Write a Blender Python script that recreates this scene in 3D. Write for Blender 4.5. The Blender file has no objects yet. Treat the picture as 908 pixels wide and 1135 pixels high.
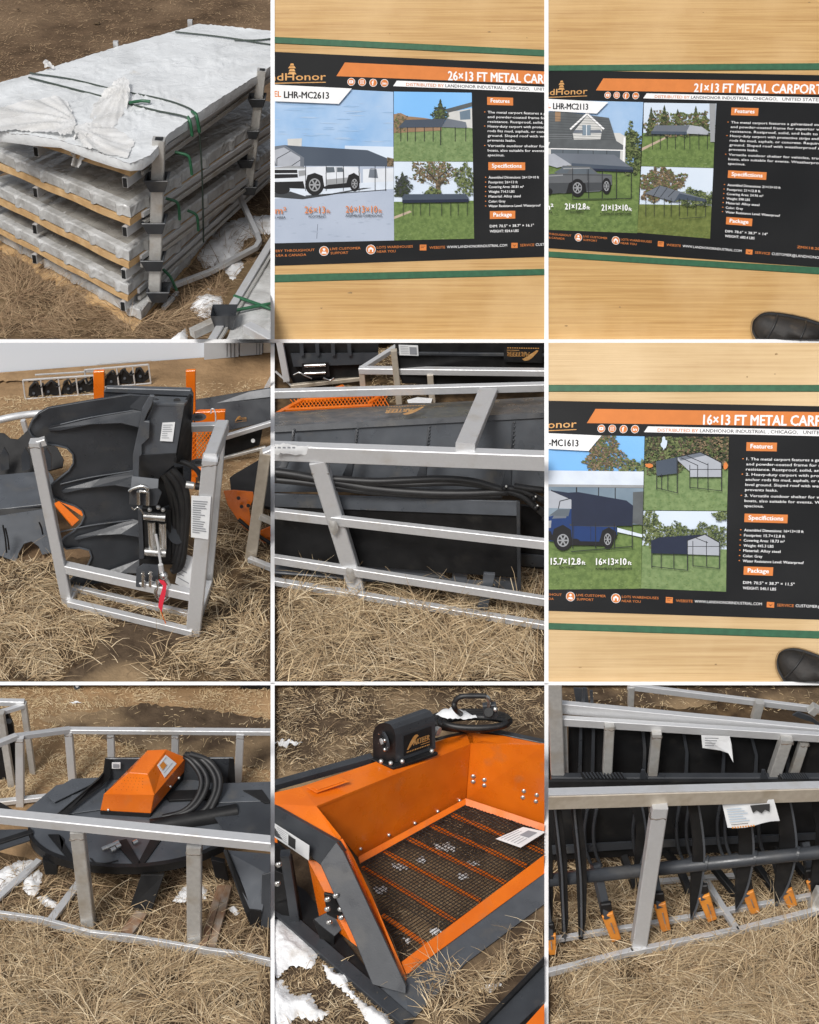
import bpy, bmesh, math, random
import numpy as np
from mathutils import Vector, Matrix
from mathutils.geometry import delaunay_2d_cdt
random.seed(7); rng = np.random.default_rng(7)
SC = bpy.context.scene; COL = SC.collection
# ------------------------------------------------------------------ camera, world, sun, exposure
CAM_H = 9.4; PITCH = math.radians(34.0); FPX = 2000.0; PW, PH = 908.0, 1135.0
cd = bpy.data.cameras.new('camera'); cam = bpy.data.objects.new('camera', cd); COL.objects.link(cam)
cam.location = (0, 0, CAM_H); cam.rotation_euler = (math.pi/2 - PITCH, 0, 0)
cd.sensor_fit = 'VERTICAL'; cd.sensor_height = 24.0; cd.lens = 24.0*FPX/PH
cd.clip_start = 0.1; cd.clip_end = 3000
SC.camera = cam
wd = bpy.data.worlds.new('World'); SC.world = wd; wd.use_nodes = True
SUN_EL, SUN_AZ = 52.0, -25.0         # azimuth: degrees from straight behind the camera, minus = towards the camera's left
nt = wd.node_tree; bg = nt.nodes['Background']
sky = nt.nodes.new('ShaderNodeTexSky'); sky.sky_type = 'NISHITA'; sky.sun_disc = False
sdir = Vector((math.sin(math.radians(SUN_AZ))*math.cos(math.radians(SUN_EL)), -math.cos(math.radians(SUN_AZ))*math.cos(math.radians(SUN_EL)), math.sin(math.radians(SUN_EL))))
sky.sun_elevation = math.radians(SUN_EL); sky.sun_rotation = math.atan2(sdir.x, sdir.y)
sky.air_density = 1.0; sky.dust_density = 4.0
hs = nt.nodes.new('ShaderNodeHueSaturation'); hs.inputs['Saturation'].default_value = 0.35
nt.links.new(sky.outputs[0], hs.inputs['Color']); nt.links.new(hs.outputs[0], bg.inputs['Color'])
bg.inputs['Strength'].default_value = 0.085
sl = bpy.data.lights.new('sun', 'SUN'); sl.energy = 1.9; sl.angle = math.radians(16); sl.color = (1.0, 0.975, 0.945)
so = bpy.data.objects.new('sun', sl); COL.objects.link(so); so.rotation_euler = sdir.to_track_quat('Z', 'Y').to_euler(); so.location = (-8, -8, 25)
SC.view_settings.view_transform = 'Standard'; SC.view_settings.look = 'None'
SC.view_settings.exposure = 0.42; SC.view_settings.gamma = 1.0
SC.view_settings.use_curve_mapping = False
# ------------------------------------------------------------------ sight lines: a pixel of the photograph -> a point of the yard
CP = Vector((0, 0, CAM_H)); FW = Vector((0, math.cos(PITCH), -math.sin(PITCH))); UPV = Vector((0, math.sin(PITCH), math.cos(PITCH)))
def ray(u, v): return Vector((1, 0, 0))*((u-PW/2)/FPX) + UPV*(-(v-PH/2)/FPX) + FW
def onz(u, v, z=0.0):
    d = ray(u, v); return CP + d*((CAM_H-z)/(-d.z))
class Bay:
    def __init__(s, u, v, sx, sy, box):
        s.u, s.v, s.sx, s.sy, s.box = u, v, sx, sy, box
        c = onz((box[0]+box[1])/2, (box[2]+box[3])/2); s.px = (c-CP).dot(FW)/FPX*sx
        u0, u1, v0, v1 = box
        if u0 <= 0: u0 = -25
        if u1 >= PW: u1 = PW+25
        if v0 <= 0: v0 = -25
        if v1 >= PH: v1 = PH+25
        s.lim = (u0, u1, v0, v1)
        a, b, cc, d = ray(u0, v0), ray(u1, v0), ray(u1, v1), ray(u0, v1)
        mid = ray((u0+u1)/2, (v0+v1)/2); s.planes = []
        for p, q in ((a, b), (b, cc), (cc, d), (d, a)):
            n = p.cross(q).normalized()
            if n.dot(mid) > 0: n = -n
            s.planes.append(n)            # outward
        s.bp = None
    def uv(s, x, y): return s.u + x*s.sx, s.v + y*s.sy
    def G(s, x, y, z=0.0): return onz(*s.uv(x, y), z)
    def P(s, t):
        if isinstance(t, Vector): return t
        if len(t) == 2: return s.G(*t)
        x, y, b = t; d = ray(*s.uv(x, y)); Y = s.G(0, b).y
        return CP + d*(Y/d.y)
    def board(s, vb):
        o = onz(PW/2, vb); n = -(ray(PW/2, (s.box[2]+s.box[3])/2).normalized()); s.bp = (o, n)
    def B(s, x, y, lift=0.0):
        o, n = s.bp; d = ray(*s.uv(x, y)); t = (o + n*lift - CP).dot(n)/d.dot(n); return CP + d*t
R1, R2, R3 = (0, 376), (380, 755.5), (759.5, 1135)
C1, C2, C3 = (0, 300), (304.5, 603.5), (608, 908)
BAY = {1: Bay(0, 0, .333, .333, C1+R1), 2: Bay(302, 0, .3348, .3348, C2+R1), 3: Bay(604, 0, .3348, .3348, C3+R1),
       4: Bay(0, 378, .3348, .3348, C1+R2), 5: Bay(302, 378, .3348, .3348, C2+R2), 6: Bay(604, 378, .3348, .3348, C3+R2),
       7: Bay(0, 756, .334, .334, C1+R3), 8: Bay(302, 756, .3348, .3348, C2+R3), 9: Bay(604, 756, .3348, .3348, C3+R3)}
# ------------------------------------------------------------------ materials
MATS = {}
def mat(name, col, rough=.5, metal=0., col2=None, scale=6., thr=(.35, .65), bump=0., bscale=40., stretch=None, spec=.5, detail=5., col3=None, scale3=1.5, thr3=(.55, .75), rvar=0., distort=0., alpha=1., island=None, coat=0.):
    m = bpy.data.materials.new(name); m.use_nodes = True; t = m.node_tree; N = t.nodes; L = t.links
    b = N['Principled BSDF']; b.inputs['Roughness'].default_value = rough; b.inputs['Metallic'].default_value = metal
    b.inputs['Specular IOR Level'].default_value = spec; b.inputs['Coat Weight'].default_value = coat
    b.inputs['Base Color'].default_value = (*col, 1); b.inputs['Alpha'].default_value = alpha
    tc = N.new('ShaderNodeTexCoord'); src = tc.outputs['Object']
    if stretch:
        mp = N.new('ShaderNodeMapping'); mp.inputs['Scale'].default_value = stretch; L.new(src, mp.inputs[0]); src2 = mp.outputs[0]
    else: src2 = src
    def noise(sc, s=None, det=detail, dis=distort):
        n = N.new('ShaderNodeTexNoise'); n.inputs['Scale'].default_value = sc; n.inputs['Detail'].default_value = det; n.inputs['Distortion'].default_value = dis
        L.new(s or src2, n.inputs['Vector']); return n.outputs['Fac']
    def ramp(f, a, c, lo, hi):
        r = N.new('ShaderNodeValToRGB'); r.color_ramp.elements[0].position = lo; r.color_ramp.elements[1].position = hi
        r.color_ramp.elements[0].color = (*a, 1); r.color_ramp.elements[1].color = (*c, 1); L.new(f, r.inputs[0]); return r.outputs[0]
    out = None
    if island:
        g = N.new('ShaderNodeNewGeometry'); r = N.new('ShaderNodeValToRGB'); e = r.color_ramp.elements
        e[0].color = (*island[0], 1); e[1].color = (*island[-1], 1)
        for i, c in enumerate(island[1:-1]):
            k = e.new((i+1)/(len(island)-1)); k.color = (*c, 1)
        L.new(g.outputs['Random Per Island'], r.inputs[0]); out = r.outputs[0]
    elif col2:
        out = ramp(noise(scale), col, col2, *thr)
    if col3:
        mx = N.new('ShaderNodeMix'); mx.data_type = 'RGBA'
        f = ramp(noise(scale3, src), (0, 0, 0), (1, 1, 1), *thr3); L.new(f, mx.inputs[0])
        if out: L.new(out, mx.inputs[6])
        else: mx.inputs[6].default_value = (*col, 1)
        mx.inputs[7].default_value = (*col3, 1); out = mx.outputs[2]
    if out: L.new(out, b.inputs['Base Color'])
    if rvar:
        r = N.new('ShaderNodeMapRange'); L.new(noise(scale*1.7), r.inputs[0]); r.inputs[1].default_value = .3; r.inputs[2].default_value = .7
        r.inputs[3].default_value = max(.05, rough-rvar); r.inputs[4].default_value = min(1, rough+rvar); L.new(r.outputs[0], b.inputs['Roughness'])
    if bump:
        bn = N.new('ShaderNodeBump'); bn.inputs['Strength'].default_value = bump; bn.inputs['Distance'].default_value = .02
        L.new(noise(bscale), bn.inputs['Height']); L.new(bn.outputs[0], b.inputs['Normal'])
    MATS[name] = m; return m
mat('galv', (.62, .625, .63), .50, .5, (.60, .605, .61), 34, col3=(.50, .47, .42), scale3=4, thr3=(.58, .85), rvar=.10, bump=.03, bscale=90)
mat('galv_dull', (.56, .55, .52), .45, .5, (.49, .48, .455), 30, col3=(.40, .34, .26), scale3=5, thr3=(.54, .8), rvar=.10)
mat('galv_brown', (.56, .50, .41), .45, .4, (.50, .44, .355), 22, rvar=.10, col3=(.36, .29, .20), scale3=5, thr3=(.55, .8))
mat('charcoal', (.043, .047, .053), .38, 0, (.031, .034, .039), 5, col3=(.085, .080, .072), scale3=4, thr3=(.58, .85), rvar=.14, bump=.05, bscale=120, spec=.45)
mat('charcoal_pale', (.082, .090, .101), .36, 0, (.062, .068, .077), 5, col3=(.13, .122, .108), scale3=5, thr3=(.58, .85), rvar=.14)
mat('black', (.009, .009, .0095), .48, 0, (.016, .016, .0165), 6, rvar=.1, spec=.25, col3=(.03, .028, .025), scale3=7, thr3=(.6, .85))
mat('rubber', (.010, .010, .011), .48, 0, (.018, .018, .018), 12)
mat('orange', (.74, .165, .008), .32, 0, (.64, .13, .006), 4, col3=(.47, .15, .045), scale3=6, thr3=(.58, .86), rvar=.14, coat=.12)
mat('tooth', (.70, .27, .035), .5, 0, (.58, .2, .03), 9, col3=(.4, .16, .05), scale3=20)
mat('chrome', (.72, .72, .70), .22, .95, (.55, .54, .52), 8)
mat('bolt', (.62, .62, .60), .35, .8)
mat('weld', (.23, .20, .17), .6, .4, (.12, .10, .085), 30, col3=(.30, .17, .09), scale3=12)
mat('rust', (.20, .10, .05), .8, 0, (.27, .20, .14), 14, col3=(.30, .28, .25), scale3=8)
mat('red_tag', (.68, .03, .06), .55)
mat('paper', (.74, .75, .75), .6, 0, (.66, .67, .68), 8)
mat('paper_ink', (.25, .26, .28), .7)
mat('ink', (.03, .03, .03), .7)
mat('pale_blue_ink', (.42, .52, .62), .7)
mat('logo_gold', (.55, .26, .07), .35, .3, (.62, .36, .14), 30)
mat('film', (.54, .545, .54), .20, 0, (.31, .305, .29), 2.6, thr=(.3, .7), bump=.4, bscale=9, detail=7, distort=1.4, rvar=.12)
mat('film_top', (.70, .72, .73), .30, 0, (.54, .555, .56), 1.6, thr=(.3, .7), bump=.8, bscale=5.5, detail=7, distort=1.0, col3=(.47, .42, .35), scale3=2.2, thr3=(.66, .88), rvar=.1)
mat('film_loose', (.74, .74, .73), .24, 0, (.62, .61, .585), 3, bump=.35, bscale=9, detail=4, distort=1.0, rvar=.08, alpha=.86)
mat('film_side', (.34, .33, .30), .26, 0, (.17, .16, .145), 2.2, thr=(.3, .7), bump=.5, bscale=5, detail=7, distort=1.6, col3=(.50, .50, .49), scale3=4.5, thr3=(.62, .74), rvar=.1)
mat('ply_edge', (.56, .37, .18), .75, 0, (.44, .27, .12), 9, col3=(.66, .47, .26), scale3=5)
mat('strap_green', (.016, .085, .038), .42, 0, (.022, .11, .05), 20)
mat('strap_dark', (.035, .05, .04), .5)
mat('snow', (.80, .81, .82), .85, 0, (.66, .66, .655), 9, col3=(.36, .29, .21), scale3=6, thr3=(.58, .85), bump=.3, bscale=45)
mat('white_paint', (.86, .86, .86), .6)
mat('container', (.40, .415, .43), .6, 0, (.35, .365, .38), 3)
mat('container_beige', (.6, .52, .42), .6)
mat('cloud', (.66, .70, .75), .95, 0, (.60, .645, .70), .12, detail=2)
mat('mesh_wire', (.016, .015, .014), .5)
STR = [(.47, .34, .19), (.23, .145, .072), (.61, .47, .28), (.13, .083, .042), (.74, .61, .41), (.34, .235, .125), (.53, .395, .23), (.18, .118, .062), (.41, .295, .16)]
mat('straw', (.45, .33, .18), .75, 0, island=STR)
mat('litter', (.2, .14, .08), .9, 0, island=[(.20, .135, .075), (.08, .052, .03), (.34, .245, .14), (.13, .085, .048), (.45, .34, .205), (.06, .04, .024), (.26, .175, .098)])
mat('straw_brown', (.30, .2, .1), .8, 0, island=[(.27, .175, .095), (.15, .09, .048), (.34, .23, .13), (.20, .13, .07), (.40, .29, .17), (.12, .075, .04)])
mat('straw_pale', (.5, .38, .2), .75, 0, island=[(.56, .43, .25), (.44, .32, .17), (.62, .50, .32), (.36, .25, .13), (.52, .39, .22)])
def gmat(name, a, b, c, s3, thr3=(.45, .6), scale=9):
    return mat(name, a, .95, 0, b, scale, bump=.9, bscale=16, detail=8, col3=c, scale3=s3, thr3=thr3, spec=.1)
gmat('thatch', (.13, .085, .045), (.045, .029, .017), (.05, .034, .021), 1.6)
gmat('thatch_dark', (.11, .072, .042), (.06, .04, .024), (.16, .11, .06), 2.0)
gmat('soil_far', (.125, .082, .050), (.07, .046, .028), (.18, .122, .075), .6, (.45, .65), 3)
gmat('field_far', (.33, .215, .115), (.21, .135, .072), (.14, .09, .052), .28, (.5, .62), 2.5)
gmat('soil_dark', (.10, .070, .045), (.055, .038, .025), (.27, .19, .11), 1.1, (.48, .62), 7)
def printed(name, a, b=None, sc=8, thr=(.35, .65)): return mat(name, a, .45, 0, b or tuple(x*.9 for x in a), sc, thr=thr, spec=.2, detail=9)
mat('poster_black', (.006, .0065, .007), .34, 0, (.010, .0105, .011), 1.2, spec=.22, rvar=.06)
printed('pr_orange', (.62, .20, .05)); printed('pr_white', (.80, .80, .80)); printed('pr_text', (.82, .82, .82)); printed('pr_black', (.012, .012, .013))
printed('pr_skyA', (.19, .36, .60), (.40, .52, .68), 2.2, (.3, .75)); printed('pr_skyB', (.18, .42, .74), (.24, .48, .78), 1); printed('pr_skyC', (.52, .60, .70), (.60, .67, .75), 1)
printed('pr_concrete', (.38, .43, .52), (.32, .37, .46), 1.2); printed('pr_grass', (.15, .215, .065), (.09, .14, .04), 24); printed('pr_grass2', (.19, .26, .11), (.12, .185, .07), 26)
printed('pr_grass3', (.15, .18, .05), (.095, .12, .03), 22)
printed('pr_tree', (.022, .032, .018), (.075, .088, .045), 42, (.42, .6)); printed('pr_bush', (.105, .15, .05), (.03, .05, .02), 38, (.42, .6)); printed('pr_brown', (.19, .135, .08), (.06, .05, .03), 42, (.42, .6))
printed('pr_roof', (.052, .068, .095), (.062, .08, .108), 2); printed('pr_roof_dk', (.016, .022, .045)); printed('pr_roof_lt', (.14, .16, .19), (.12, .135, .16), 3); printed('pr_inner', (.36, .38, .42)); printed('pr_line', (.02, .022, .026))
printed('pr_truck_w', (.62, .65, .69)); printed('pr_truck_g', (.055, .06, .065)); printed('pr_truck_g2', (.11, .117, .125)); printed('pr_truck_b', (.012, .036, .13)); printed('pr_glass', (.10, .12, .14)); printed('pr_hub', (.28, .29, .3))
printed('pr_house', (.55, .55, .53)); printed('pr_hroof', (.10, .11, .115), (.08, .088, .092), 9); printed('pr_brick', (.30, .19, .11), (.22, .14, .085), 9); printed('pr_glassw', (.12, .17, .22), (.22, .28, .33), 2); printed('pr_path', (.45, .36, .27))
printed('pr_slab', (.60, .66, .74))
mat('board', (.535, .335, .125), .46, 0, (.39, .215, .068), 1.7, stretch=(.6, 30, 30), thr=(.34, .72), detail=8, col3=(.62, .42, .20), scale3=.9, thr3=(.4, .75), bump=.12, bscale=3, coat=.14)
mat('board_pale', (.56, .39, .19), .48, 0, (.43, .27, .115), 1.7, stretch=(.6, 30, 30), thr=(.34, .72), detail=8, col3=(.65, .48, .27), scale3=.9, thr3=(.4, .75), bump=.12, bscale=3, coat=.1)
mat('boot', (.010, .009, .008), .66, 0, (.020, .016, .013), 9, col3=(.075, .056, .038), scale3=8, thr3=(.60, .85), bump=.25, bscale=22)
# ------------------------------------------------------------------ mesh helper
def catmull(ps, n=6):
    if len(ps) < 3: return ps
    out = []; q = [ps[0]*2-ps[1]] + list(ps) + [ps[-1]*2-ps[-2]]
    for i in range(1, len(q)-2):
        a, b, c, d = q[i-1], q[i], q[i+1], q[i+2]
        for k in range(n):
            t = k/n; out.append(.5*((2*b) + (c-a)*t + (2*a-5*b+4*c-d)*t*t + (3*b-a-3*c+d)*t**3))
    out.append(ps[-1]); return out
class M:
    def __init__(s, bay): s.c = bay; s.v = []; s.f = []; s.m = []; s.sm = []; s.k = []
    def mark(s): s.k.append((len(s.v), len(s.f)))
    def add(s, vs, fs, m, smooth=False):
        o = len(s.v); s.v += vs
        for f in fs: s.f.append([i+o for i in f]); s.m.append(m); s.sm.append(smooth)
    def bar(s, a, b, w, m='galv', h=None):
        s.mark()
        """square tube with slightly rounded edges; w, h in pixels of the bay"""
        c = s.c; a, b = [c.G(*p, .055) if not isinstance(p, Vector) and len(p) == 2 else c.P(p) for p in (a, b)]; w = w*c.px; h = (h*c.px if h else w); ax = (b-a).normalized()
        side = ax.cross(Vector((0, 0, 1)))
        side = Vector((1, 0, 0)) - ax*ax.x if side.length < .45 else side
        side.normalize(); up = side.cross(ax).normalized(); k = .07*min(w, h)
        sec = [(-w/2+k, -h/2), (w/2-k, -h/2), (w/2, -h/2+k), (w/2, h/2-k), (w/2-k, h/2), (-w/2+k, h/2), (-w/2, h/2-k), (-w/2, -h/2+k)]
        vs = [p + side*x + up*y for p in (a, b) for x, y in sec]
        s.add(vs, [[i, (i+1) % 8, 8+(i+1) % 8, 8+i] for i in range(8)] + [list(range(7, -1, -1)), list(range(8, 16))], m); return s
    def tube(s, ps, r, m='rubber', n=10, smooth=6, cap=True):
        s.mark()
        c = s.c; ps = [c.P(p) for p in ps]; r = r*c.px
        if smooth: ps = catmull(ps, smooth)
        vs = []; ref = None
        for i, p in enumerate(ps):
            ax = (ps[min(i+1, len(ps)-1)]-ps[max(i-1, 0)]).normalized()
            if ref is None: ref = ax.orthogonal().normalized()
            ref = (ref - ax*ref.dot(ax)).normalized(); q = ax.cross(ref)
            vs += [p + (ref*math.cos(2*math.pi*k/n) + q*math.sin(2*math.pi*k/n))*r for k in range(n)]
        L = len(ps); fs = [[i*n+k, i*n+(k+1) % n, (i+1)*n+(k+1) % n, (i+1)*n+k] for i in range(L-1) for k in range(n)]
        s.add(vs, fs, m, True)
        if cap: s.add([vs[k] for k in range(n)], [list(range(n-1, -1, -1))], m); s.add(vs[-n:], [list(range(n))], m)
        return s
    def plate(s, ps, t, m='charcoal', d=None, free=False):
        """polygon seen by pixels, given thickness away from the viewer"""
        s.mark()
        c = s.c; ps = [c.P(p) for p in ps]; n = Vector((0, 0, 0))
        for i in range(len(ps)):
            a, b = ps[i], ps[(i+1) % len(ps)]; n += a.cross(b)
        n.normalize(); ce = sum(ps, Vector((0, 0, 0)))/len(ps)
        if not free and d is None and len(ps) > 3:
            rr = [(p-CP).normalized() for p in ps]
            if min(abs(r.dot(n)) for r in rr) > .12: ps = [CP + r*((ce-CP).dot(n)/r.dot(n)) for r in rr]
        if n.dot(CP-ps[0]) < 0: n = -n; ps = ps[::-1]
        back = [p + (d if d else -n)*(t*c.px) for p in ps]; k = len(ps)
        s.add(ps+back, [list(range(k)), list(range(2*k-1, k-1, -1))] + [[i, k+i, k+(i+1) % k, (i+1) % k] for i in range(k)], m); return s
    def sheet(s, ps, m):
        s.add([s.c.P(p) for p in ps], [list(range(len(ps)))], m); return s
    def drop(s, ps, z0, m):
        """solid from a polygon down to height z0"""
        c = s.c; ps = [c.P(p) for p in ps]; lo = [Vector((p.x, p.y, z0)) for p in ps]; k = len(ps)
        s.add(ps+lo, [list(range(k)), list(range(2*k-1, k-1, -1))] + [[i, k+i, k+(i+1) % k, (i+1) % k] for i in range(k)], m); return s
    def disc(s, p, r, t, m, axis=None, n=24, ry=None):
        c = s.c; p = c.P(p); ax = (axis or (CP-p)).normalized(); u = ax.cross(Vector((0, 0, 1)))
        u = Vector((1, 0, 0)) if u.length < .1 else u.normalized(); w = u.cross(ax); r1 = r*c.px; r2 = (ry or r)*c.px
        ring = [u*math.cos(2*math.pi*k/n)*r1 + w*math.sin(2*math.pi*k/n)*r2 for k in range(n)]
        vs = [p+q for q in ring] + [p+q-ax*t*c.px for q in ring]
        s.add(vs, [list(range(n)), list(range(2*n-1, n-1, -1))] + [[i, n+i, n+(i+1) % n, (i+1) % n] for i in range(n)], m); return s
    def ball(s, p, r, m, sq=(1, 1, 1)):
        c = s.c; p = c.P(p); r = r*c.px; vs = []; nu, nv = 12, 8
        for j in range(nv+1):
            for i in range(nu):
                a, b = 2*math.pi*i/nu, math.pi*j/nv; vs.append(p + Vector((math.sin(b)*math.cos(a)*sq[0], math.sin(b)*math.sin(a)*sq[1], math.cos(b)*sq[2]))*r)
        s.add(vs, [[j*nu+i, j*nu+(i+1) % nu, (j+1)*nu+(i+1) % nu, (j+1)*nu+i] for j in range(nv) for i in range(nu)], m, True); return s
    def lump(s, poly, h, m, z=0., step=7, rough=.5, pt=None, ragged=.25, ridge=False, rscale=4., flat=False):
        """a heap inside an outline: snow, loose film"""
        P = np.array(poly, float); B = []
        c = s.c; n = len(P)
        for k in range(n):                      # outline, roughened a little
            a, b = P[k], P[(k+1) % n]; q = max(1, int(np.hypot(*(b-a))/step)); nn = np.array([-(b-a)[1], (b-a)[0]])/max(1e-6, np.hypot(*(b-a)))
            for w in range(q): B.append(a+(b-a)*w/q + nn*(rng.normal(0, ragged)*step if 0 < w else 0))
        B = np.array(B); x0, y0 = P.min(0); x1, y1 = P.max(0); X, Y = np.meshgrid(np.arange(x0, x1, step), np.arange(y0, y1, step)); X = X+rng.uniform(-.35, .35, X.shape)*step; Y = Y+rng.uniform(-.35, .35, Y.shape)*step
        k = inside(B, X, Y) & (edged(B, X, Y) > step*.45); I = np.stack([X[k], Y[k]], 1); A = np.concatenate([B, I]) if len(I) else B; nb = len(B)
        vo, eo, fo, *_ = delaunay_2d_cdt([Vector(map(float, p)) for p in A], [(w, (w+1) % nb) for w in range(nb)], [], 1, 1e-4)
        V = np.array([tuple(v) for v in vo]); dist = edged(B, V[:, 0], V[:, 1]); dist[dist < 1e-3] = 0; span = max(1., dist.max())
        nz = smooth_noise(V[:, 0]/(step*5), V[:, 1]/(step*5), 3)*.6 + smooth_noise(V[:, 0]/(step*1.7), V[:, 1]/(step*1.7), 5)*.4
        if ridge:
            a_ = V[:, 0]/(step*rscale)+smooth_noise(V[:, 0]/(step*6), V[:, 1]/(step*6), 8)*5; b_ = V[:, 1]/(step*rscale*.7)
            nz = (1-np.abs(2*smooth_noise(a_+b_*.6, b_*.45, 3)-1))**2*.65 + (1-np.abs(2*smooth_noise(a_*2.1-b_, b_*1.3+a_*.4, 5)-1))**2*.35
        Hh = (np.clip(dist/span, 0, 1)**.75)*(1-rough+rough*nz*1.6)*h*c.px
        vs = [(c.G(x, y, z+.006) + Vector((0, 0, hh))) if pt is None else pt(x, y, hh) for (x, y), hh in zip(V, Hh)]
        s.add(vs, [list(f) for f in fo], m, not flat); return s
    def each(s, name, parent=None, **kw):
        """every bar or plate gathered so far as a mesh of its own"""
        k = s.k + [(len(s.v), len(s.f))]
        for (v0, f0), (v1, f1) in zip(k, k[1:]):
            q = M(s.c); q.v = s.v[v0:v1]; q.f = [[i-v0 for i in f] for f in s.f[f0:f1]]; q.m = s.m[f0:f1]; q.sm = s.sm[f0:f1]; q.build(name, parent, **kw)
    def build(s, name, parent=None, clip=True, bevel=0., **tags):
        if not s.v: return None
        c = s.c; co = np.array([tuple(v) for v in s.v]); base = Vector(((co[:, 0].min()+co[:, 0].max())/2, (co[:, 1].min()+co[:, 1].max())/2, co[:, 2].min()))
        rootw = world_loc(parent) if parent else base
        me = bpy.data.meshes.new(name); me.from_pydata([tuple(Vector(v)-rootw) for v in s.v], [], s.f)
        keys = list(dict.fromkeys(s.m))
        for k in keys: me.materials.append(MATS[k])
        me.polygons.foreach_set('material_index', [keys.index(k) for k in s.m]); me.polygons.foreach_set('use_smooth', s.sm)
        if clip:
            d = co - np.array(CP); out = [(d @ np.array(n)).max() > 1e-5 for n in c.planes]
            if any(out):
                bm = bmesh.new(); bm.from_mesh(me); bmesh.ops.triangulate(bm, faces=[f for f in bm.faces if len(f.verts) > 4])
                for n, o in zip(c.planes, out):
                    if not o or not bm.verts: continue
                    r = bmesh.ops.bisect_plane(bm, geom=bm.verts[:]+bm.edges[:]+bm.faces[:], plane_co=CP-rootw, plane_no=n, clear_outer=True, dist=1e-6)
                    ed = [g for g in r['geom_cut'] if isinstance(g, bmesh.types.BMEdge) and g.is_boundary]
                    if ed and not tags.get('open'):
                        try: bmesh.ops.holes_fill(bm, edges=ed, sides=0)
                        except Exception: pass
                bm.to_mesh(me); bm.free()
                if not len(me.polygons): bpy.data.meshes.remove(me); return None
        me.validate(); ob = bpy.data.objects.new(name, me); COL.objects.link(ob)
        if parent: ob.parent = parent
        else: ob.location = base
        if bevel:
            b = ob.modifiers.new('edge', 'BEVEL'); b.width = bevel*c.px; b.segments = 1; b.limit_method = 'ANGLE'; b.angle_limit = math.radians(50)
        tags.pop('open', None); tag(ob, **tags); return ob
def weld(c, parent, p, w):
    """a lumpy bead of weld round the end of a square tube"""
    p = c.P(p) if len(p) == 3 else c.G(*p, .055); h = (w/2-.2)*c.px; pts = []; Z = Vector((0, 0, 1))
    for a, b in ((-1, -1), (1, -1), (1, 1), (-1, 1), (-1, -1)): pts.append(p + Vector((a*h, b*h, random.uniform(-.006, .006))))
    out = []
    for a, b in zip(pts, pts[1:]): out += [a+(b-a)*(k/5)+Vector((random.uniform(-.004, .004),)*3) for k in range(5)]
    m = M(c); m.tube(out+[pts[-1]], 2.0, 'weld', 6, 0); return m.build('weld_bead', parent)
def world_loc(o):
    p = Vector(o.location)
    while o.parent: o = o.parent; p += o.location
    return p
def tag(o, label=None, cat=None, group=None, kind=None):
    if label: o['label'] = label
    if cat: o['category'] = cat
    if group: o['group'] = group
    if kind: o['kind'] = kind
def thing(name, label, cat, loc, group=None):
    o = bpy.data.objects.new(name, None); COL.objects.link(o); o.location = loc; o.empty_display_size = .2; tag(o, label, cat, group); return o
def inside(P, X, Y):
    r = np.zeros(X.shape, bool); n = len(P)
    for i in range(n):
        (xa, ya), (xb, yb) = P[i], P[(i+1) % n]
        if ya == yb: continue
        k = ((ya > Y) != (yb > Y)) & (X < (xb-xa)*(Y-ya)/(yb-ya)+xa); r ^= k
    return r
def edged(P, X, Y):
    d = np.full(X.shape, 1e9); n = len(P)
    for i in range(n):
        a, b = P[i], P[(i+1) % n]; ab = b-a; t = np.clip(((X-a[0])*ab[0]+(Y-a[1])*ab[1])/max(1e-9, ab@ab), 0, 1)
        d = np.minimum(d, np.hypot(X-a[0]-t*ab[0], Y-a[1]-t*ab[1]))
    return d
def smooth_noise(X, Y, seed):
    def h(i, j): return np.modf(np.abs(np.sin(i*127.1+j*311.7+seed*17.3)*43758.5453))[0]
    i, j = np.floor(X), np.floor(Y); fx, fy = X-i, Y-j; fx, fy = fx*fx*(3-2*fx), fy*fy*(3-2*fy)
    return (h(i, j)*(1-fx)+h(i+1, j)*fx)*(1-fy) + (h(i, j+1)*(1-fx)+h(i+1, j+1)*fx)*fy
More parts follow.
